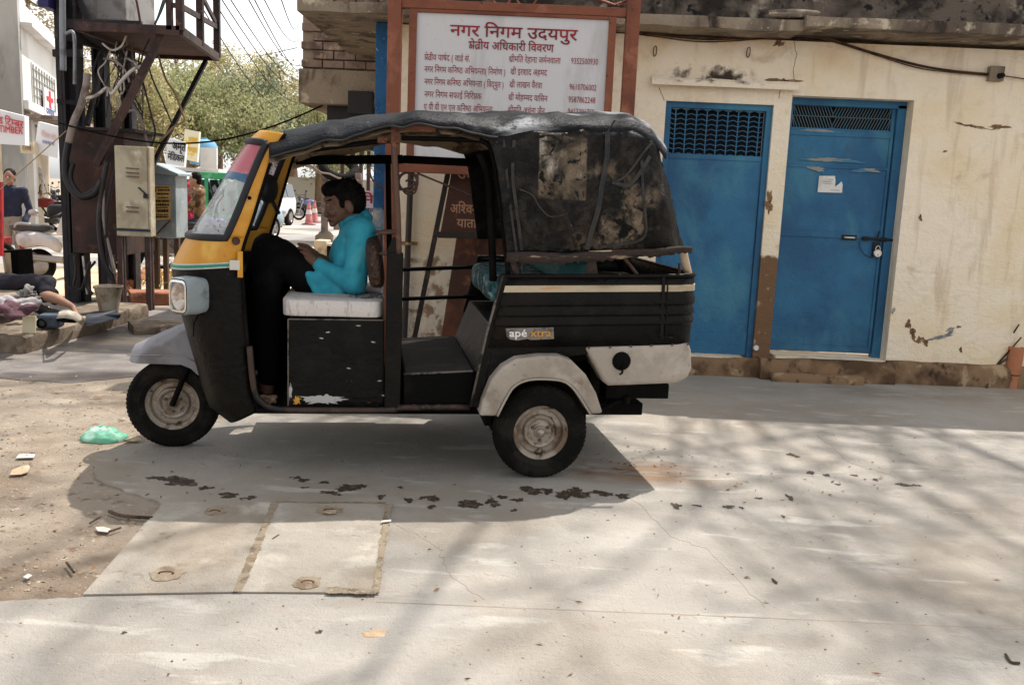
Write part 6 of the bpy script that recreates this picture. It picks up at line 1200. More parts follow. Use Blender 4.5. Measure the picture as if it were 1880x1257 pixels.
# ================================================================ street beyond
M('plate_white', (.6, .6, .58), .6); M('black_vinyl', (.015, .015, .016), .45); M('red_lens', (.35, .015, .012), .3)
CHR = M('dull_chrome', S(176, 174, 172), .35, metal=.7)
def torus(mb, c, R, r, ax, seg=28, s2=8, flat=1):
    mb.lathe([(R+r*cos(2*pi*k/s2), r*flat*sin(2*pi*k/s2)) for k in range(s2+1)], c, ax, seg)
def motorcycle(label, loc, rz, paint, group='motorcycles parked along the street', name='motorcycle'):
    t = thing(name, label, 'motorcycle', loc, rz, group, local=True)
    for x in (-.63, .63):
        c = Vector((x, 0, .3)); q = MB(); torus(q, c, .255, .045, (0, 1, 0)); w_ = q.build('tyre', RUBBER, t, smooth=180)
        q = MB(); torus(q, c, .205, .012, (0, 1, 0), 24, 6); q.lathe([(0, -.05), (.05, -.05), (.05, .05), (0, .05)], c, (0, 1, 0), 12)
        for k in range(16): a = 2*pi*k/16; q.beam(c+Vector((cos(a)*.04, .02*(-1)**k, sin(a)*.04)), c+Vector((cos(a)*.205, 0, sin(a)*.205)), .005, .005)
        q.build('rim', CHR, w_, smooth=40)
    q = MB(); sup(q, (-.16, 0, .80), (.26, .13, .12), .7, 20, 12); q.build('fuel_tank', paint, t, smooth=180)
    q = MB(); sup(q, (.36, 0, .79), (.36, .12, .055), .6, 20, 12); q.build('seat', M('black_vinyl', (.015, .015, .016), .45), t, smooth=180)
    q = MB(); q.box((-.03, 0, .42), (.30, .22, .26)); q.lathe([(0, -.15), (.1, -.15), (.1, .15), (0, .15)], (.06, 0, .36), (0, 1, 0), 14); q.build('engine', M('engine_grey', S(96, 94, 92), .5, metal=.5), t, bevel=.02)
    q = MB(); q.tube([(-.35, 0, .86), (-.15, 0, .55), (0, 0, .28), (.35, 0, .32), (.45, 0, .66), (-.2, 0, .72)], .022, 6); q.tube([(.63, .09, .3), (.2, .09, .36)], .02, 6); q.tube([(.63, -.09, .3), (.2, -.09, .36)], .02, 6); q.tube([(.5, .1, .7), (.63, .1, .32)], .02, 6); q.build('frame', FLATBLK, t, smooth=60)
    q = MB(); q.tube([(.0, -.12, .34), (.3, -.15, .27), (.8, -.17, .33)], [.02, .03, .045], 10); q.build('exhaust', CHR, t, smooth=60)
    for s_ in (-.07, .07): MB().tube([(-.63, s_, .3), (-.42, s_, .92)], .02, 8).build('fork', CHR, t, smooth=60)
    q = MB(); q.tube([(-.30, .34, 1.02), (-.36, .18, 1.04), (-.41, 0, .98), (-.36, -.18, 1.04), (-.30, -.34, 1.02)], .013, 6); q.build('handlebar', BLK, t, smooth=60)
    q = MB(); q.lathe([(0, -.06), (.05, -.05), (.085, .03), (.08, .05), (0, .06)], (-.50, 0, .88), (-1, 0, 0), 18); q.build('headlight', paint, t, smooth=40)
    for x, a0, a1 in ((-.63, .5, 2.3), (.63, .35, 1.9)):
        q = MB(); q.grid([[Vector((x+cos(a)*.325, y, .3+sin(a)*.325)) for y in (-.06, 0, .06)] for a in [a0+(a1-a0)*k/10 for k in range(11)]]); q.build('mudguard', paint, t, smooth=180, solid=.006)
    q = MB(); q.b2((.74, -.09, .5), (.755, .09, .62)); q.build('number_plate', M('plate_white', (.6, .6, .58), .6), t)
    q = MB(); sup(q, (.72, 0, .72), (.06, .05, .035), .6, 14, 8); q.build('tail_light', M('red_lens', (.35, .015, .012), .3), t, smooth=180)
    for s_ in (-1, 1): q = MB(); q.tube([(-.36, s_*.22, 1.04), (-.33, s_*.3, 1.2)], .006, 5); q.ell((-.33, s_*.33, 1.24), (.012, .06, .04)); q.build('mirror', BLK, t, smooth=180)
    return t
def pnt(n, r, g, b_): return M(n, S(r, g, b_), .35, [(tuple(c*.7 for c in S(r, g, b_)), 5, .5, .7)], coat=.3)
def tyres(t, xs, hw, R, wd=.2):
    for x in xs:
        for s_ in (-1, 1):
            c = Vector((x, s_*(hw-wd/2), R)); q = MB(); q.lathe([(R*.6, -wd/2), (R*.9, -wd/2), (R, -wd*.35), (R, wd*.35), (R*.9, wd/2), (R*.6, wd/2)], c, (0, 1, 0), 26); w_ = q.build('tyre', RUBBER, t, smooth=40)
            q = MB(); q.lathe([(0, .02), (R*.2, .02), (R*.25, 0), (R*.55, .0), (R*.62, .03)], c+Vector((0, s_*wd*.35, 0)), (0, s_, 0), 20)
            for k in range(5): a = 2*pi*k/5; q.beam(c+Vector((0, s_*wd*.42, 0)), c+Vector((cos(a)*R*.55, s_*wd*.42, sin(a)*R*.55)), .05, .02, (0, 1, 0))
            q.build('rim', CHR, w_, smooth=40)
def car(label, loc, rz, paint, group=None):
    t = thing('parked_car', label, 'car', loc, rz, group, local=True)
    st_ = [(-2.25, .62, .35, .62, .60, .62), (-2.15, .80, .28, .78, .72, .78), (-1.7, .88, .25, .92, .80, .96), (-1.15, .90, .25, 1.0, .82, 1.06), (-.55, .91, .25, 1.02, .72, 1.55), (-.1, .91, .25, 1.02, .70, 1.70), (.8, .91, .25, 1.02, .70, 1.74), (1.6, .90, .25, 1.02, .70, 1.70), (2.0, .88, .28, 1.02, .70, 1.60), (2.25, .82, .34, 1.0, .76, 1.1), (2.3, .70, .42, .9, .66, .95)]
    rows_ = []
    for x, hw, zb, zw, hr, zr in st_:
        rows_.append([Vector((x, y, z)) for y, z in ((-hw*.9, zb), (-hw, zb+.16), (-hw, zw-.08), (-hw+.03, zw), (-hr, zr-.06), (-hr+.12, zr), (hr-.12, zr), (hr, zr-.06), (hw-.03, zw), (hw, zw-.08), (hw, zb+.16), (hw*.9, zb))])
    q = MB().grid(rows_, loop=True); q.add(rows_[0], [tuple(range(12))]); q.add(rows_[-1], [tuple(range(12))]); body_ = q.build('body', paint, t, smooth=30, sub=1)
    gl = M('car_glass', (.03, .035, .04), .08, spec=.8)
    q = MB(); q.add([(-1.10, -.74, 1.04), (-1.10, .74, 1.04), (-.50, .64, 1.53), (-.50, -.64, 1.53)], [(0, 1, 2, 3)]); q.build('windscreen', gl, body_, solid=.02)
    for s_ in (-1, 1):
        for x0, x1, k in ((-.75, .15, 0), (.22, 1.05, 0), (1.12, 1.9, 0)):
            q = MB(); q.add([(x0-(.2 if x0 < 0 else 0), s_*.885, 1.07), (x1, s_*.885, 1.07), (x1, s_*.745, 1.56), (x0+(.15 if x0 < 0 else 0), s_*.745, 1.56)], [(0, 1, 2, 3)]); q.build('side_window', gl, body_, solid=.02)
        q = MB(); sup(q, (-2.0, s_*.66, .78), (.2, .17, .09), .6, 18, 10); q.build('headlight', M('clear_lens', S(190, 200, 210), .1, spec=.8), t, smooth=180)
        q = MB(); sup(q, (-.95, s_*1.0, 1.06), (.08, .1, .07), .6, 14, 8); q.build('mirror', paint, t, smooth=180)
        q = MB(); sup(q, (-2.14, s_*.62, .45), (.06, .09, .06), .7, 14, 8); q.build('fog_lamp', FLATBLK, t, smooth=180)
    q = MB(); q.b2((-2.29, -.45, .64), (-2.2, .45, .76)); q.b2((-2.27, -.6, .32), (-2.15, .6, .44)); q.build('grille', FLATBLK, t, bevel=.02)
    MB().b2((-2.32, -.26, .47), (-2.28, .26, .58)).build('number_plate', M('plate_white', None), t)
    tyres(t, (-1.4, 1.35), .92, .33); return t
def ground_at(px, py): return G(px, py, 0)
car('white people carrier at the roadside, seen past the driver\'s knees', ground_at(500, 421)+Vector((-1.3, 2.3, 0)), radians(84), pnt('car_white', 226, 228, 230))
car('silver blue van-like car standing behind the couple on the motorcycle', ground_at(392, 440)+Vector((0, 0, 0)), radians(250), pnt('car_silver', 176, 196, 208))
# traffic cones
CON = M('faded_cone', S(196, 122, 120), .7, [(S(164, 92, 92), 6, .46, .66)])
for k, (x, y) in enumerate(((567, 413), (577.5, 409))):
    c = G(x, y); t = thing('traffic_cone', ['faded pink traffic cone standing nearer the white car', 'faded pink traffic cone standing nearer the stone based post'][k], 'traffic cone', c, 0, 'pair of traffic cones')
    q = MB().lathe([(0, .05), (.17, .05), (.15, .1), (.04, .93), (0, .93)], c, (0, 0, 1), 20).build('cone', CON, t, smooth=40); MB().b2(c+Vector((-.24, -.24, 0)), c+Vector((.24, .24, .05))).build('base', M('cone_base', S(120, 70, 70), .8), t, bevel=.01); MB().lathe([(.116, .42), (.092, .6)], c+Vector((0, 0, .0)), (0, 0, 1), 20).build('band', M('pale_band', S(220, 206, 200), .7), q, smooth=180)
motorcycle('blue and white motorcycle behind the pair of traffic cones', G(575, 405), radians(15), pnt('bike_blue', 96, 104, 150))
motorcycle('motorcycle between the white car and the cones, seen from the front', G(556, 392), radians(80), pnt('bike_grey', 120, 118, 116))
# roadside stall with a tyre on its roof
sty = 24
stl = thing('roadside_stall', 'roadside stall with a sagging sheet roof on posts behind the driver', 'stall', (P(625, 400, sty).x, sty, 0))
for x in (596, 657): q = MB(); c = P(x, 400, sty); q.b2((c.x-.08, sty-.08, 0), (c.x+.08, sty+.08, P(x, 318, sty).z)); q.build('post', M('grey_post', S(128, 112, 104), .85, [(S(96, 84, 78), 5, .45, .62)]), stl, bevel=.01)
q = MB(); c = P(596, 400, sty); q.ell((c.x, sty, .12), (.24, .24, .26), None, 14, 8, .3, 2); q.build('stone_foot', STONE, stl, smooth=60)
rows_ = [[P(x, y0+dy, sty+dz)+Vector((0, 0, .05*sin(x*.7))) for x, y0 in ((560, 303), (575, 307), (590, 313), (605, 321), (620, 328), (640, 333), (665, 334))] for dy, dz in ((0, -.6), (4, 1.8))]
MB().grid(rows_).build('sheet_roof', M('old_sheet', S(150, 134, 124), .8, [(S(104, 88, 78), 3, .46, .64)]), stl, smooth=180, solid=.04)
MB().b2((P(596, 330, sty).x, sty+1.2, P(600, 425, sty).z), (P(657, 330, sty).x, sty+1.3, P(600, 330, sty).z-.2)).build('back_board', M('old_sheet', None), stl)
ty_ = MB(); torus(ty_, P(622, 308, sty+.2), .42, .13, (.3, -.6, .74), 30, 10); tag(ty_.build('old_tyre', RUBBER, None, smooth=180), 'old black tyre lying on the sheet roof of the stall', 'tyre')
q = MB()
for x in (628, 646, 662, 676): q.b2((P(x, 330, 26).x-.05, 26, 0), (P(x, 330, 26).x+.05, 26.1, 5))
for z in (2.2, 3.2, 4.2): q.b2((P(624, 330, 26).x, 25.95, z), (P(680, 330, 26).x, 26, z+.07))
for a, b in ((628, 646), (646, 662), (662, 676)): q.beam((P(a, 330, 26).x, 26, 2.2), (P(b, 330, 26).x, 26, 3.2), .05, .05)
tag(q.build('lattice_frame', IRONB, None), 'rusty lattice frame of thin bars rising behind the stall', 'lattice')
po = thing('poster_board', 'pale lavender poster board with red and black letters beside the blue pillar', 'poster', (P(676, 440, 9).x, 9, 0))
ppn = MB().b2((P(655, 345, 9).x, 9, P(670, 452, 9).z), (P(692, 345, 9).x, 9.03, P(670, 350, 9).z)).build('panel', M('lavender_paper', S(196, 184, 198), .8, [(S(170, 156, 172), 5, .48, .66)]), po)
for x in (658, 690): MB().b2((P(x, 345, 9).x-.02, 9.03, 0), (P(x, 345, 9).x+.02, 9.07, P(670, 350, 9).z)).build('post', IRON, po)
sgn('मे', 664, 686, 373, 15, 8.998, RED, ppn, .06); sgn('ट्रेवल', 664, 688, 390, 9, 8.998, INK, ppn, .04); sgn('कार', 667, 687, 405, 9, 8.998, INK, ppn, .04); sgn('सेवा', 667, 687, 420, 9, 8.998, INK, ppn, .04)
# table and crate by the road
tb_ = thing('wooden_table', 'dark legged table with a pale top standing at the road edge', 'table', G(622, 500))
c = G(620, 505); zt_ = P(620, 448, c.y).z; x0, x1 = P(600, 450, c.y).x, P(645, 450, c.y).x
MB().b2((x0, c.y, zt_-.04), (x1, c.y+.6, zt_)).build('tabletop', M('pale_top', S(190, 178, 164), .7), tb_, bevel=.006)
for x in (x0+.03, x1-.03):
    for yy in (c.y+.03, c.y+.55): MB().b2((x-.03, yy-.03, 0), (x+.03, yy+.03, zt_-.04)).build('leg', FLATBLK, tb_)
cc = P(588, 463, c.y+.4); tag(MB().b2((P(574, 460, c.y).x, c.y+.1, 0), (P(597, 460, c.y).x, c.y+.5, P(585, 442, c.y).z)).build('crate', M('cream_crate', S(196, 182, 158), .8, [(S(150, 134, 112), 5, .48, .66)]), None, bevel=.012), 'cream box standing left of the dark legged table', 'box')
# compound wall far back
cw = MB().b2((-26, 52, 0), (4, 52.4, 2.0)).build('compound_wall', M('pale_wall', S(206, 198, 184), .9, [(S(170, 160, 146), .6, .45, .65)]), None); tag(cw, 'long low pale compound wall across the far end of the street', 'wall')
# left block of shops
WHITEW = M('white_wall', S(224, 222, 218), .9, [(S(200, 198, 194), .5, .46, .66), (S(170, 166, 160), 1.8, .6, .76, dict(stretch=(1, 1, .3)))], bump=(6, 1)); GREYW = M('grey_render', S(176, 174, 170), .92, [(S(140, 138, 134), .7, .44, .62, dict(stretch=(1, 1, .3))), (S(110, 108, 106), 2, .58, .72, dict(stretch=(1, 1, .25)))], bump=(6, 1))
cl = thing('clinic_building', 'white two storey shop building with a red cross sign on its side', 'building', (P(35, 320, 20).x, 20, 0))
dv = Vector((-.33, .94, 0)).normalized(); nv = Vector((.94, .33, 0)).normalized(); k0 = Vector((P(34, 15, 20).x, 20, 0))
def lb(mb, s0, s1, d0, d1, z0, z1, o=k0):            # box along the facade: s along, d outwards
    vs = [o+dv*s+nv*d+Vector((0, 0, z)) for s in (s0, s1) for d in (d0, d1) for z in (z0, z1)]; return mb.add(vs, [(0,1,3,2),(4,6,7,5),(0,4,5,1),(2,3,7,6),(0,2,6,4),(1,5,7,3)])
zz = lambda y: 1.5+(321-y)/FOCAL*20
lb(MB(), 0, 5.6, -6, 0, 2.9, zz(17)).build('wall', WHITEW, cl)
q = MB(); lb(q, -.04, 5.7, 0.004, .25, zz(62), zz(56)); lb(q, -.04, 5.7, .004, .12, zz(205), zz(190)); q.build('cornice', WHITEW, cl)
lb(MB(), -.28, -.005, -6, .02, 0, zz(10)).build('front_pier', GREYW, cl)
q = MB(); lb(q, 1.2, 4.6, .004, .03, zz(225), zz(112)); f_ = q.build('window', M('window_white', S(206, 208, 206), .7), cl); q = MB()
for i in range(9): lb(q, 1.25+i*.4, 1.28+i*.4, .032, .06, zz(222), zz(116))
for i in range(7): lb(q, 1.2, 4.6, .032, .055, zz(220-i*16), zz(218.5-i*16))
q.build('window_grille', M('grille_grey', S(170, 168, 164), .7), f_)
cs = MB(); lb(cs, 2.1, 3.6, .1, .14, zz(205), zz(150)); s_ = cs.build('cross_sign', M('sign_white', S(226, 228, 232), .6), cl)
q = MB(); o_ = k0; lb(q, 2.72, 2.98, .145, .155, zz(185), zz(152)); lb(q, 2.35, 3.35, .145, .156, zz(172.5), zz(164.5)); q.build('red_cross', M('cross_red', S(206, 50, 60), .6), s_)
text('lettering', 'दवाईयां', M('sign_blue', S(70, 90, 160), .6), s_, k0+dv*3.5*0+dv*2.2+nv*.145+Vector((0, 0, zz(199))), dv, (0, 0, 1), .14, 1.3, .004, bold=.06)
q = MB(); lb(q, -.3, 6.2, -5.9, -.4, 0, 2.9); q.build('shop_front', M('cream_front', S(206, 192, 168), .9, [(S(176, 160, 136), 1, .46, .66)]), cl)
sho = MB(); lb(sho, 1.5, 3.2, -.42, -.34, .1, 2.3); sho.build('shop_opening', M('shop_dark', S(60, 48, 46), .9, [(S(120, 96, 84), 3, .5, .62), (S(160, 150, 150), 7, .6, .68)]), cl)  # dark panel on the front; the dim interior is painted in its colour
sho = MB(); lb(sho, .0, .9, -.40, -.3, .1, 2.5); sho.build('shutter', M('shutter_cream', S(214, 200, 176), .8, bump=(2, 1, dict(wave=1, rot=(0, radians(90), 0)))), cl)
q = MB(); lb(q, .98, 1.4, -.40, 0, 0, 2.9); q.build('pillar', WHITEW, cl)
q = MB(); lb(q, .0, 6.4, -.4, 1.1, 2.72, 2.8); q.build('awning', M('old_sheet', None), cl)
def board(label, px, Y, m, dep=.15, name='shop_sign'):
    t = thing(name, label, 'sign', P(px[0][0], px[0][1], Y)); q_ = MB().prism([P(x, y, Y) for x, y in px], (0, dep, 0)).build('panel', m, t)
    return t, q_
SW = M('sign_white', None); REDT = M('timber_red', S(196, 70, 76), .7)
t, q = board('white timber shop sign with red lettering, cut by the left edge', [(-40, 192), (45, 213), (46, 267), (-40, 262)], 17, SW)
def sgnr(s, x0, y0, x1, y1, hpx, Y, m, par, bold=.03):
    a = P(x0, y0, Y); b = P(x1, y1, Y); d = b-a; return text('lettering', s, m, par, a, d, (0, 0, 1), hpx/FOCAL*Y, d.length, .01, bold=bold)
sgnr('भारत वाड टिम्बर', -50, 217, 43, 236, 13, 16.98, REDT, q, .05); sgnr('STAR TIMBER', -36, 239, 42, 247, 12, 16.98, REDT, q, .05)
t, q = board('tilted white shop sign with faint red and blue lettering', [(70, 223), (108, 233), (106, 291), (63, 280)], 17.5, SW)
sgnr('मेडिकल स्टोर', 76, 250, 104, 258, 9, 17.48, M('faint_red', S(214, 170, 168), .7), q); sgnr('दवाखाना', 78, 263, 100, 268, 6, 17.48, M('sign_blue', None), q)
t, q = board('small framed cream sign hanging under the timber sign', [(36, 259), (61, 261), (63, 283), (38, 281)], 17.3, M('sign_cream', S(200, 186, 160), .8)); sgnr('टेलर्स', 41, 275, 58, 277, 8, 17.28, M('brown_ink', S(110, 84, 64), .8), q)
# far shops under the trees
fb_ = thing('far_shop_building', 'low white shop building far off under the trees, with a railing on its roof', 'building', (P(345, 380, 34).x, 34, 0))
x0, x1 = P(285, 380, 34).x, P(402, 380, 34).x; zt_ = P(345, 308, 34).z
MB().b2((x0, 34, 0), (x1, 42, zt_)).build('wall', WHITEW, fb_)
for a, b in ((342, 352), (364, 378), (384, 396)): MB().b2((P(a, 380, 34).x, 33.9, .1), (P(b, 380, 34).x, 33.98, P(345, 325, 34).z)).build('opening', M('shop_dark', None), fb_)  # flat dark panels, the dimness of the openings painted on
q = MB(); q.b2((x0-.2, 33.2, zt_-.35), (x1+.3, 33.95, zt_-.15)); q.build('awning', M('old_sheet', None), fb_)
q = MB(); q.b2((P(368, 300, 33.8).x, 33.8, zt_+.0), (x1, 33.9, zt_+.75)); q.build('parapet', WHITEW, fb_)
c = P(374, 278, 35); tk_ = MB().lathe([(0, -.5), (.5, -.5), (.52, -.45), (.52, .2), (.4, .38), (.15, .45), (.15, .5), (0, .5)], c, (0, 0, 1), 22).build('water_tank', M('tank_blue', S(110, 160, 192), .5), None, smooth=40); tag(tk_, 'blue round water tank on the roof of the far white shop', 'water tank')
t, q = board('white sign with hand painted black Hindi words, before the far shop', [(307, 252), (342, 262), (338, 306), (304, 300)], 30, SW); sgnr('अमृत', 316, 274, 341, 279, 14, 29.97, INK, q, .06); sgnr('मेडिकल', 308, 293, 338, 298, 12, 29.97, INK, q, .05)
t, q = board('yellow and white hoarding right of the black lettered sign', [(339, 237), (366, 242), (362, 298), (336, 292)], 31, M('sign_yellow', S(232, 226, 196), .7, [(S(230, 196, 70), 1.6, .46, .52, dict(seed=3))])); sgnr('मावा', 346, 262, 362, 264, 10, 30.97, M('sign_ochre', S(226, 176, 40), .7), q, .08); sgnr('भण्डार', 344, 279, 361, 281, 9, 30.97, M('sign_ochre', None), q, .08)
# green framed cart
eg = thing('green_rickshaw', 'pale green framed electric rickshaw seen behind the windscreen', 'rickshaw', G(408, 448)); gy = G(408, 448).y
GRN = M('green_frame', S(60, 150, 100), .6, [(S(96, 180, 130), 4, .5, .66)])
zr_ = P(405, 322, gy).z; x0, x1 = P(390, 380, gy).x, P(452, 380, gy).x
MB().b2((x0-.1, gy-.6, zr_-.1), (x1, gy+.7, zr_+.06)).build('roof', GRN, eg, bevel=.03)
for x in (x0+.03, x0+.5, x1-.1):
    for yy in (gy-.5, gy+.6): MB().b2((x-.035, yy-.03, .5), (x+.035, yy+.03, zr_-.1)).build('post', GRN, eg)
MB().b2((x0, gy-.55, .35), (x1, gy+.65, .75)).build('body', GRN, eg, bevel=.04); MB().b2((x0+.3, gy-.4, .76), (x0+.7, gy+.5, 1.3)).build('seat', M('black_vinyl', None), eg, bevel=.04)
for x in (x0+.2, x1-.2): q = MB(); torus(q, Vector((x, gy-.56, .24)), .2, .05, (0, 1, 0)); q.build('wheel', RUBBER, eg, smooth=180)
# scooter
def prx(mb, px, Y, dep): return mb.prism([P(x, y, Y) for x, y in px], (0, dep, 0))
sy = 12.6; sct = thing('scooter', 'white scooter parked behind the transformer stand with a black seat', 'scooter', G(75, 512))
WSC = M('scooter_white', S(214, 212, 212), .35, [(S(186, 182, 180), 3, .48, .66)], coat=.3)
q = MB(); secs = []
for f, k in ((-1, .72), (-.6, .95), (0, 1), (.6, .95), (1, .72)):
    c = (68, 446); secs.append([P(c[0]+(x-c[0])*k, c[1]+(y-c[1])*k, sy+.2*f+.2) for x, y in ((26, 432), (34, 422), (60, 421), (90, 428), (112, 438), (118, 452), (112, 470), (100, 460), (84, 452), (62, 453), (44, 458), (30, 450))])
q.grid(secs, loop=True); q.add(secs[0], [tuple(range(12))]); q.add(secs[-1], [tuple(range(12))]); q.build('body_panel', WSC, sct, smooth=60, sub=1)
q = MB(); sup(q, P(58, 418, sy+.2), (.30, .13, .055), .6, 22, 12); q.build('seat', M('grey_vinyl', S(70, 68, 68), .5), sct, smooth=180)
q = MB(); q.tube(spl([P(56, 412, sy+.05), P(34, 410, sy+.05), P(27, 418, sy+.1), P(28, 428, sy+.2)]), .018, 8); q.build('grab_rail', CHR, sct, smooth=180)
c = P(73, 482, sy+.2); c.z = .235; q = MB(); torus(q, c, .185, .05, (0, 1, 0)); w_ = q.build('tyre', RUBBER, sct, smooth=180); q = MB(); q.lathe([(0, -.05), (.08, -.05), (.14, -.03), (.15, .03), (0, .04)], c, (0, 1, 0), 20); q.build('rim', CHR, w_, smooth=40)
c2 = c+Vector((1.2, 0, 0)); q = MB(); torus(q, c2, .185, .05, (0, 1, 0)); q.build('tyre', RUBBER, sct, smooth=180)
q = MB(); prx(q, [(100, 430), (112, 395), (122, 380), (132, 384), (140, 440), (150, 470), (140, 486), (112, 486), (112, 470), (128, 466), (122, 430)], sy+.08, .26); q.build('front_shield', WSC, sct, bevel=.03)
q = MB(); sup(q, P(110, 388, sy+.2), (.16, .12, .1), .6, 18, 10); q.tube([P(110, 388, sy+.2), P(112, 392, sy-.0), P(92, 402, sy-.14)], .016, 6); q.build('handlebar', BLK, sct, smooth=180)
q = MB(); prx(q, [(34, 448), (48, 447), (47, 456), (36, 457)], sy+.1, .2); q.build('tail_light', M('red_lens', None), sct, bevel=.01); q = MB(); prx(q, [(34, 459), (56, 460), (56, 471), (35, 471)], sy+.12, .02); q.build('number_plate', M('plate_white', None), sct)
q = MB(); prx(q, [(34, 470), (60, 462), (66, 470), (58, 484), (46, 482)], sy+.1, .2); q.build('mudguard', M('grey_plastic', S(140, 138, 136), .6), sct, bevel=.02); q = MB(); q.tube([c+Vector((-.0, -.16, .12)), c+Vector((.42, -.16, .1))], .05, 10); q.build('exhaust', CHR, sct, smooth=60)
q = MB(); q.ell(P(61, 390, sy-.1), (.07, .02, .045)); q.tube([P(66, 396, sy-.1), P(96, 402, sy)], .006, 5); q.build('mirror', CHR, sct, smooth=180)
# red hand cart at the left edge
rc = thing('hand_cart', 'red painted hand cart frame cut by the left edge of the picture', 'cart', G(-20, 520)); REDC = M('cart_red', S(170, 40, 44), .6, [(S(120, 30, 34), 5, .46, .64)])
q = MB(); ry = 11.8
for x in (-14, 1): q.beam(P(x, 334, ry), P(x+1, 470, ry), .05, .05)
for y in (342, 380, 426): q.beam(P(-40, y, ry), P(4, y, ry), .04, .04)
q.build('frame', REDC, rc); q = MB(); prx(q, [(-90, 438), (-40, 440), (-40, 452), (-90, 455)], ry-.2, .8); q.build('tray', REDC, rc, bevel=.01)
for x in (-60, -14): q = MB(); torus(q, Vector((P(x, 480, ry).x, ry+.1, .32)), .28, .04, (0, 1, 0)); q.build('wheel', RUBBER, rc, smooth=180)
# people in the street
human('person', 'bearded man in navy sweater and pale trousers standing behind the scooter', (P(27, 500, 13.4).x, 13.4, 0), radians(12), 1.56, dict(haR=(.13, -.10, .50), haL=(-.135, -.05, .49)), (SKINL, cloth('navy_sweater', 40, 44, 66), cloth('pale_trousers', 150, 136, 122), HAIR), .014)
BIKE_Y = 15.2; bx_ = P(356, 440, BIKE_Y).x
motorcycle('motorcycle with violet panels under the couple by the windscreen', (bx_+.15, BIKE_Y, 0), radians(200), pnt('bike_violet', 92, 84, 150), None)
seat_ = dict(hip=(0, 0, .50), knL=(-.12, -.2, .46), knR=(.12, -.2, .46), fL=(-.12, -.16, .22), fR=(.12, -.16, .22), hpL=(-.06, 0, .5), hpR=(.06, 0, .5), haL=(-.10, -.28, .62), haR=(.10, -.28, .62), elL=(-.15, -.1, .64), elR=(.15, -.1, .64), chest=(0, -.02, .73), head=(0, -.05, .93))
human('person', 'man in brown patterned jacket sitting on the motorcycle beside the red headscarf', (bx_+.12, BIKE_Y-.0, .02), radians(-75), 1.62, seat_, (SKINL, M('camo_jacket', S(122, 96, 70), .9, [(S(70, 54, 42), 7, .46, .56), (S(170, 144, 108), 9, .56, .64)]), cloth('dark_jeans', 50, 50, 60), HAIR, 1), .016)
human('person', 'woman in red headscarf and red dress facing the man on the motorcycle', (bx_-.28, BIKE_Y+.5, 0), radians(60), 1.5, dict(head=(0, -.06, .91)), (SKINL, cloth('red_dress', 170, 40, 64), cloth('red_skirt', 160, 36, 56), cloth('red_scarf', 206, 60, 84)), .016)
shop = [(60, 345, 'man in white shirt standing in the dark shop opening'), (48, 350, 'man in blue shirt in the shop opening, left of the one in white')]
for k, (x, y, lb_) in enumerate(shop): human('person', lb_, (P(x, y, 24).x, 24, .3), radians((10, -20)[k]), 1.66, dict(), (SKINL, cloth('white_shirt', 210, 208, 206) if k == 0 else cloth('blue_shirt', 120, 150, 190), cloth('dark_jeans', None, 0, 0) if False else M('dark_jeans', None), HAIR), .022)
for k, (x, y, a, c_) in enumerate([(52, 398, 20, (90, 70, 66)), (72, 400, 165, (60, 60, 66)), (92, 402, 25, (110, 90, 70))]):
    motorcycle(['maroon motorcycle leaning outermost in the row before the shops', 'black motorcycle in the middle of the row before the shops', 'tan motorcycle nearest the transformer stand in the row before the shops'][k], G(x, y), radians(a), pnt('bike%d' % k, *c_))
motorcycle('dusty motorcycle lying in shade behind the legs of the feeder pillar', G(305, 500), radians(12), pnt('bike_dust', 110, 104, 100), None)

for k, (x, y, a, c_) in enumerate([(64, 425, 200, (60, 74, 110)), (98, 430, 15, (150, 60, 56)), (88, 388, 170, (76, 80, 84))]):
    motorcycle(['blue motorcycle behind the white scooter, nearest of the bikes at left', 'red motorcycle half hidden by the transformer post', 'grey motorcycle farthest back before the shops'][k], G(x, y), radians(a), pnt('bikeb%d' % k, *c_))
# ---------------------------------------------------------------- trees
BARK = M('bark', S(130, 106, 84), .95, [(S(90, 72, 58), 3, .45, .62, dict(stretch=(1, 1, .3))), (S(160, 136, 110), 7, .56, .7)], bump=(9, 4))
def leafmat(n, a, b, c): 
    m = M(n, a, .7, [(b, .45, .42, .6), (c, 1.1, .52, .68, dict(seed=3)), (tuple(x*.45 for x in b), 2.2, .58, .72, dict(seed=6))], spec=.25)
    t_ = m.node_tree; pb_ = t_.nodes['Principled BSDF']; tl = t_.nodes.new('ShaderNodeBsdfTranslucent'); mx = t_.nodes.new('ShaderNodeMixShader'); mx.inputs[0].default_value = .5   # thin leaves let the sun through
    t_.links.new(pb_.inputs['Base Color'].links[0].from_socket, tl.inputs[0]); t_.links.new(pb_.outputs[0], mx.inputs[1]); t_.links.new(tl.outputs[0], mx.inputs[2]); t_.links.new(mx.outputs[0], t_.nodes['Material Output'].inputs[0])
    return m
LF = [leafmat('leaf_olive', (.36, .36, .19), (.24, .27, .13), (.50, .45, .27)), leafmat('leaf_dark', (.19, .22, .14), (.13, .16, .10), (.32, .33, .19)), leafmat('leaf_yellow', (.48, .42, .22), (.34, .32, .16), (.58, .50, .30)), leafmat('leaf_dry', (.40, .33, .2), (.28, .22, .13), (.48, .42, .28))]  # colours paled to put the washed-out, hazy light into the leaves
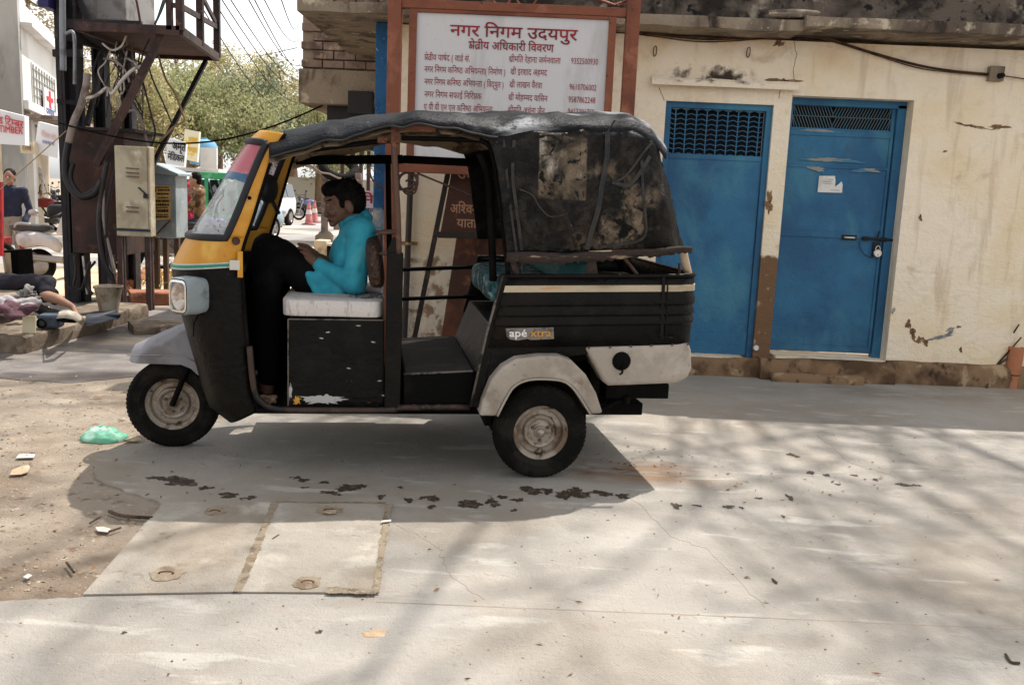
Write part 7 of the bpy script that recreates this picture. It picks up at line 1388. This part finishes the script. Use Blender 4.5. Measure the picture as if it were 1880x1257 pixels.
def tree(label, base, h, cr_w, m, seed, n=5200, leaf=.13, hang=.5, low=.25, name='tree', group='trees beyond the street'):
    rn = random.Random(seed); t = thing(name, label, 'tree', base, 0, group); base = Vector(base); q = MB(); tips = []
    top = base+Vector((rn.uniform(-.5, .5), 0, h*.45)); q.tube(spl([base+Vector((0, 0, -.1)), base.lerp(top, .5)+Vector((rn.uniform(-.2, .2), 0, 0)), top]), [h*.035-(h*.015)*k/12 for k in range(13)], 8)
    for k in range(11):
        a = 2*pi*k/11+rn.random(); e = rn.uniform(.15, 1.25); L_ = rn.uniform(.6, 1)*cr_w; s_ = base.lerp(top, rn.uniform(.6, 1))
        tip = s_+Vector((cos(a)*cos(e)*L_, sin(a)*cos(e)*L_, sin(e)*(h*.5)*rn.uniform(.7, 1.05))); mid = s_.lerp(tip, .5)+Vector((0, 0, h*.05)); q.tube(spl([s_, mid, tip], 4), [h*.014*(1-.8*j/8) for j in range(9)], 5)
        for j in range(5):
            u_ = rn.uniform(.45, 1); p_ = s_.lerp(tip, u_)+Vector((rn.gauss(0, .16), rn.gauss(0, .16), rn.gauss(0, .1)))*cr_w; q.tube([s_.lerp(tip, u_*.85), p_], [h*.005, h*.002], 4); tips.append((p_, rn.uniform(.16, .34)*cr_w))
        tips.append((tip, rn.uniform(.18, .32)*cr_w))
    q.build('trunk', BARK, t, smooth=60)
    lf = MB(); per = int(n*1.7/len(tips))
    for c, r_ in tips:
        if c.z < base.z+h*low: continue
        for k in range(per):
            d = Vector((rn.gauss(0, 1), rn.gauss(0, 1), rn.gauss(0, .75))); d = d.normalized()*(rn.random()**.45); p_ = c+d*r_
            ax_ = Vector((rn.gauss(0, 1), rn.gauss(0, 1), rn.gauss(0, .6)-hang*1.2)).normalized(); sd = ax_.cross(Vector((rn.gauss(0, 1), rn.gauss(0, 1), rn.gauss(0, 1)))).normalized(); l = leaf*rn.uniform(.6, 1.5); w_ = l*rn.uniform(.22, .4)
            lf.v += [p_, p_+ax_*l*.5+sd*w_, p_+ax_*l, p_+ax_*l*.5-sd*w_]; i = len(lf.v)-4; lf.f.append((i, i+1, i+2, i+3))
    me = bpy.data.meshes.new('crown'); me.from_pydata(lf.v, [], lf.f); me.materials.append(m); o = bpy.data.objects.new('crown', me); C.objects.link(o); attach(o, t); return t
def tpos(px, Y): p = P(px, 340, Y); return (p.x, Y, 0)
tree('feathery grey green tree just right of the platform brace, nearest of its row', tpos(300, 40), 8.2, 3.4, LF[0], 1, 9000)
tree('olive tree with a pale bare trunk above the far white shop', tpos(384, 42), 8.0, 3.2, LF[0], 2, 9000, hang=.9)
tree('darkest tree, in the middle of the row behind the rickshaw nose', tpos(468, 46), 8.2, 3.4, LF[1], 3, 9000)
tree('tall yellowing tree left of the overhanging brick floor', tpos(545, 56), 11.2, 4.4, LF[2], 4, 11000)
tree('yellow topped tree behind the darkest tree', tpos(440, 60), 11.5, 4.6, LF[2], 5, 11000)
tree('pale broad tree behind the platform railing', tpos(345, 62), 12.5, 4.4, LF[2], 6, 9000)
tree('bare straw coloured tree over the clinic roof', tpos(58, 34), 10.0, 3.6, LF[3], 7, 5000, leaf=.12)
tree('straw coloured tree behind the transformer stand', tpos(150, 44), 9.5, 4, LF[3], 8, 7000)
tree('tree low behind the feeder pillar with yellow green leaves', tpos(240, 36), 6.6, 3, LF[2], 9, 6000)
tree('green tree at the street end seen under the rickshaw roof', tpos(585, 50), 7.2, 3.6, LF[0], 10, 8000)
tree('dark tree at the street end behind the stall', tpos(640, 62), 8.5, 4.2, LF[1], 11, 7000)
# tall tree behind the municipal building; its boughs shade the paving
rn = random.Random(77); st_ = thing('shade_tree', 'tall thinly leaved tree rising behind the cream building, throwing dappled shade', 'tree', (6.4, 16.4, 0)); q = MB(); lf = MB()
q.tube(spl([(6.4, 16.4, 0), (6.2, 16, 5), (6.0, 15.2, 9.7)]), [.3-.012*k for k in range(13)], 10)
def bough(p, d, r, l, dep):
    pts = [p]; dd = d.normalized()
    for k in range(4): dd = (dd+Vector((rn.gauss(0, .22), rn.gauss(0, .22), rn.gauss(0, .12)))).normalized(); dd.z = abs(dd.z) if pts[-1].z < 10 else dd.z; pts.append(pts[-1]+dd*l/4)
    if min(p_.z for p_ in pts) < 7.4: return
    q.tube(pts, [r*(1-.14*k) for k in range(5)], 6)
    if dep == 0:
        for k in range(15):
            c = pts[rn.randint(1, 4)]+Vector((rn.gauss(0, .26), rn.gauss(0, .26), rn.gauss(0, .22))); ax_ = Vector((rn.gauss(0, 1), rn.gauss(0, 1), rn.gauss(0, .5))).normalized(); sd = ax_.cross(Vector((rn.gauss(0, 1), rn.gauss(0, 1), rn.gauss(0, 1)))).normalized(); l_ = rn.uniform(.05, .11)
            i = len(lf.v); lf.v += [c, c+ax_*l_*.5+sd*l_*.28, c+ax_*l_, c+ax_*l_*.5-sd*l_*.28]; lf.f.append((i, i+1, i+2, i+3))
        return
    for k in range(3):
        u_ = pts[rn.randint(2, 4)]; bough(u_, dd+Vector((rn.gauss(0, .75), rn.gauss(0, .75), rn.gauss(0, .25))), r*rn.uniform(.5, .66), l*rn.uniform(.6, .85), dep-1)
for tx, ty in ((1.6, 8.6), (3.0, 7.6), (4.6, 8.0), (6.4, 7.6), (8.2, 9.0), (2.2, 10.5), (5.5, 10.2), (7.6, 11), (3.6, 9.2), (9.5, 8.2), (1.0, 8.1), (2.4, 7.6), (3.4, 8.5), (.4, 8.6)) :
    s_ = Vector((6.0+rn.uniform(-.1, .1), 15.2, rn.uniform(7.6, 9.6))); zt2 = rn.uniform(11.5, 15); e_ = Vector((tx+(zt2-14)*.32+1.0, ty+(zt2-14)*.417+.6, zt2)); bough(s_, e_-s_, .05, (e_-s_).length*.75, 4)
q.build('trunk', BARK, st_, smooth=60)
me = bpy.data.meshes.new('crown'); me.from_pydata(lf.v, [], lf.f); me.materials.append(LF[0]); o = bpy.data.objects.new('crown', me); C.objects.link(o); attach(o, st_)
# overhanging floor behind the porch
ov = thing('overhanging_floor', 'brick and stained concrete upper floor jutting over the lane behind the porch', 'building', (P(548, 188, 9.8).x, 9.8, 0))
xa = P(548, 150, 9.8).x; xb = X0-.12; zb_ = P(548, 189, 9.8).z; zm = P(560, 126, 9.8).z
BRW = M('old_brick', S(136, 114, 100), .95, [(S(92, 78, 68), 5, .45, .62), (S(178, 146, 122), 8, .56, .7)], bump=[(10, 3)])
OC = M('stained_concrete', S(150, 134, 114), .95, [(S(98, 84, 70), 2.2, .45, .62), (S(66, 56, 48), 4, .56, .68, dict(stretch=(1, 1, .4))), (S(196, 178, 152), 6, .6, .7, dict(seed=3))], bump=[(8, 3), (40, 1.5)])
MB().b2((xa, 9.8, zb_), (xb, 13.2, zm)).build('concrete_band', OC, ov, bevel=.01)
MB().b2((xa+.03, 9.86, zm), (xb, 13.2, zm+2.6)).build('brick_core', M('mortar', S(150, 134, 116), .97), ov)
bk = MB(); rn = random.Random(3); z = zm+.01; r = 0
while z < zm+.9:
    x = xa+.02-(.11 if r % 2 else 0)
    while x < xb: bk.box((x+.115, 9.84+rn.uniform(-.008, .008), z+.045), (.215+rn.uniform(-.01, .01), .07, .078+rn.uniform(-.006, .006))) if x > xa-.02 else None; x += .23
    z += .092; r += 1
bk.build('brickwork', BRW, ov, bevel=.008)
MB().b2((xb-.9, 9.95, zb_-.45), (xb-.25, 10.4, zb_+.1)).build('meter_cupboard', M('cupboard_black', S(36, 32, 32), .6), ov, bevel=.01)
MB().b2((P(640, 165, 9.75).x, 9.7, zb_-.1), (P(686, 165, 9.75).x, 9.79, P(660, 168, 9.75).z)).build('shutter_box', M('cupboard_black', None), ov, bevel=.01)
MB().b2((xb-.3, 13.0, 0), (xb, 13.2, zb_)).build('back_pillar', OC, ov)
# wires in the air
for k, (a, b_) in enumerate([((372, -30), (548, 190)), ((388, -30), (550, 160)), ((404, -30), (560, 150)), ((440, -30), (556, 120)), ((452, -30), (570, 140)), ((470, -30), (552, 70)), ((350, -20), (520, 200)), ((510, -20), (550, 40))]):
    p0, p1 = P(*a, 16), P(*b_, 46); n_ = 14; pts = [p0.lerp(p1, i/n_)-Vector((0, 0, .5*sin(pi*i/n_))) for i in range(n_+1)]
    tag(MB().tube(pts, .012, 5).build('overhead_wire', M('dull_black', None), None, smooth=180), 'thin overhead wire slanting across the white sky above the trees', 'wire', 'overhead wires above the trees')
p0, p1 = P(108, 226, TY-.5), P(683, 148, 9.9); tag(MB().tube([p0.lerp(p1, i/20)-Vector((0, 0, .42*sin(pi*i/20))) for i in range(21)], .010, 5).build('service_wire', M('dull_black', None), None, smooth=180), 'sagging black service wire from the transformer stand to the porch', 'wire')
p0, p1 = P(545, 88, 40), P(470, 105, 60); tag(MB().tube([p0, p1], .02, 5).build('overhead_wire', M('dull_black', None)), 'short wire left of the overhanging brick floor', 'wire')
p0, p1 = P(0, 348, 11), P(122, 240, 10.6); tag(MB().tube([p0, p1], .006, 5).build('stay_cord', M('tan_cable', None)), 'pale cord stretched from the cart to the transformer post', 'cord')
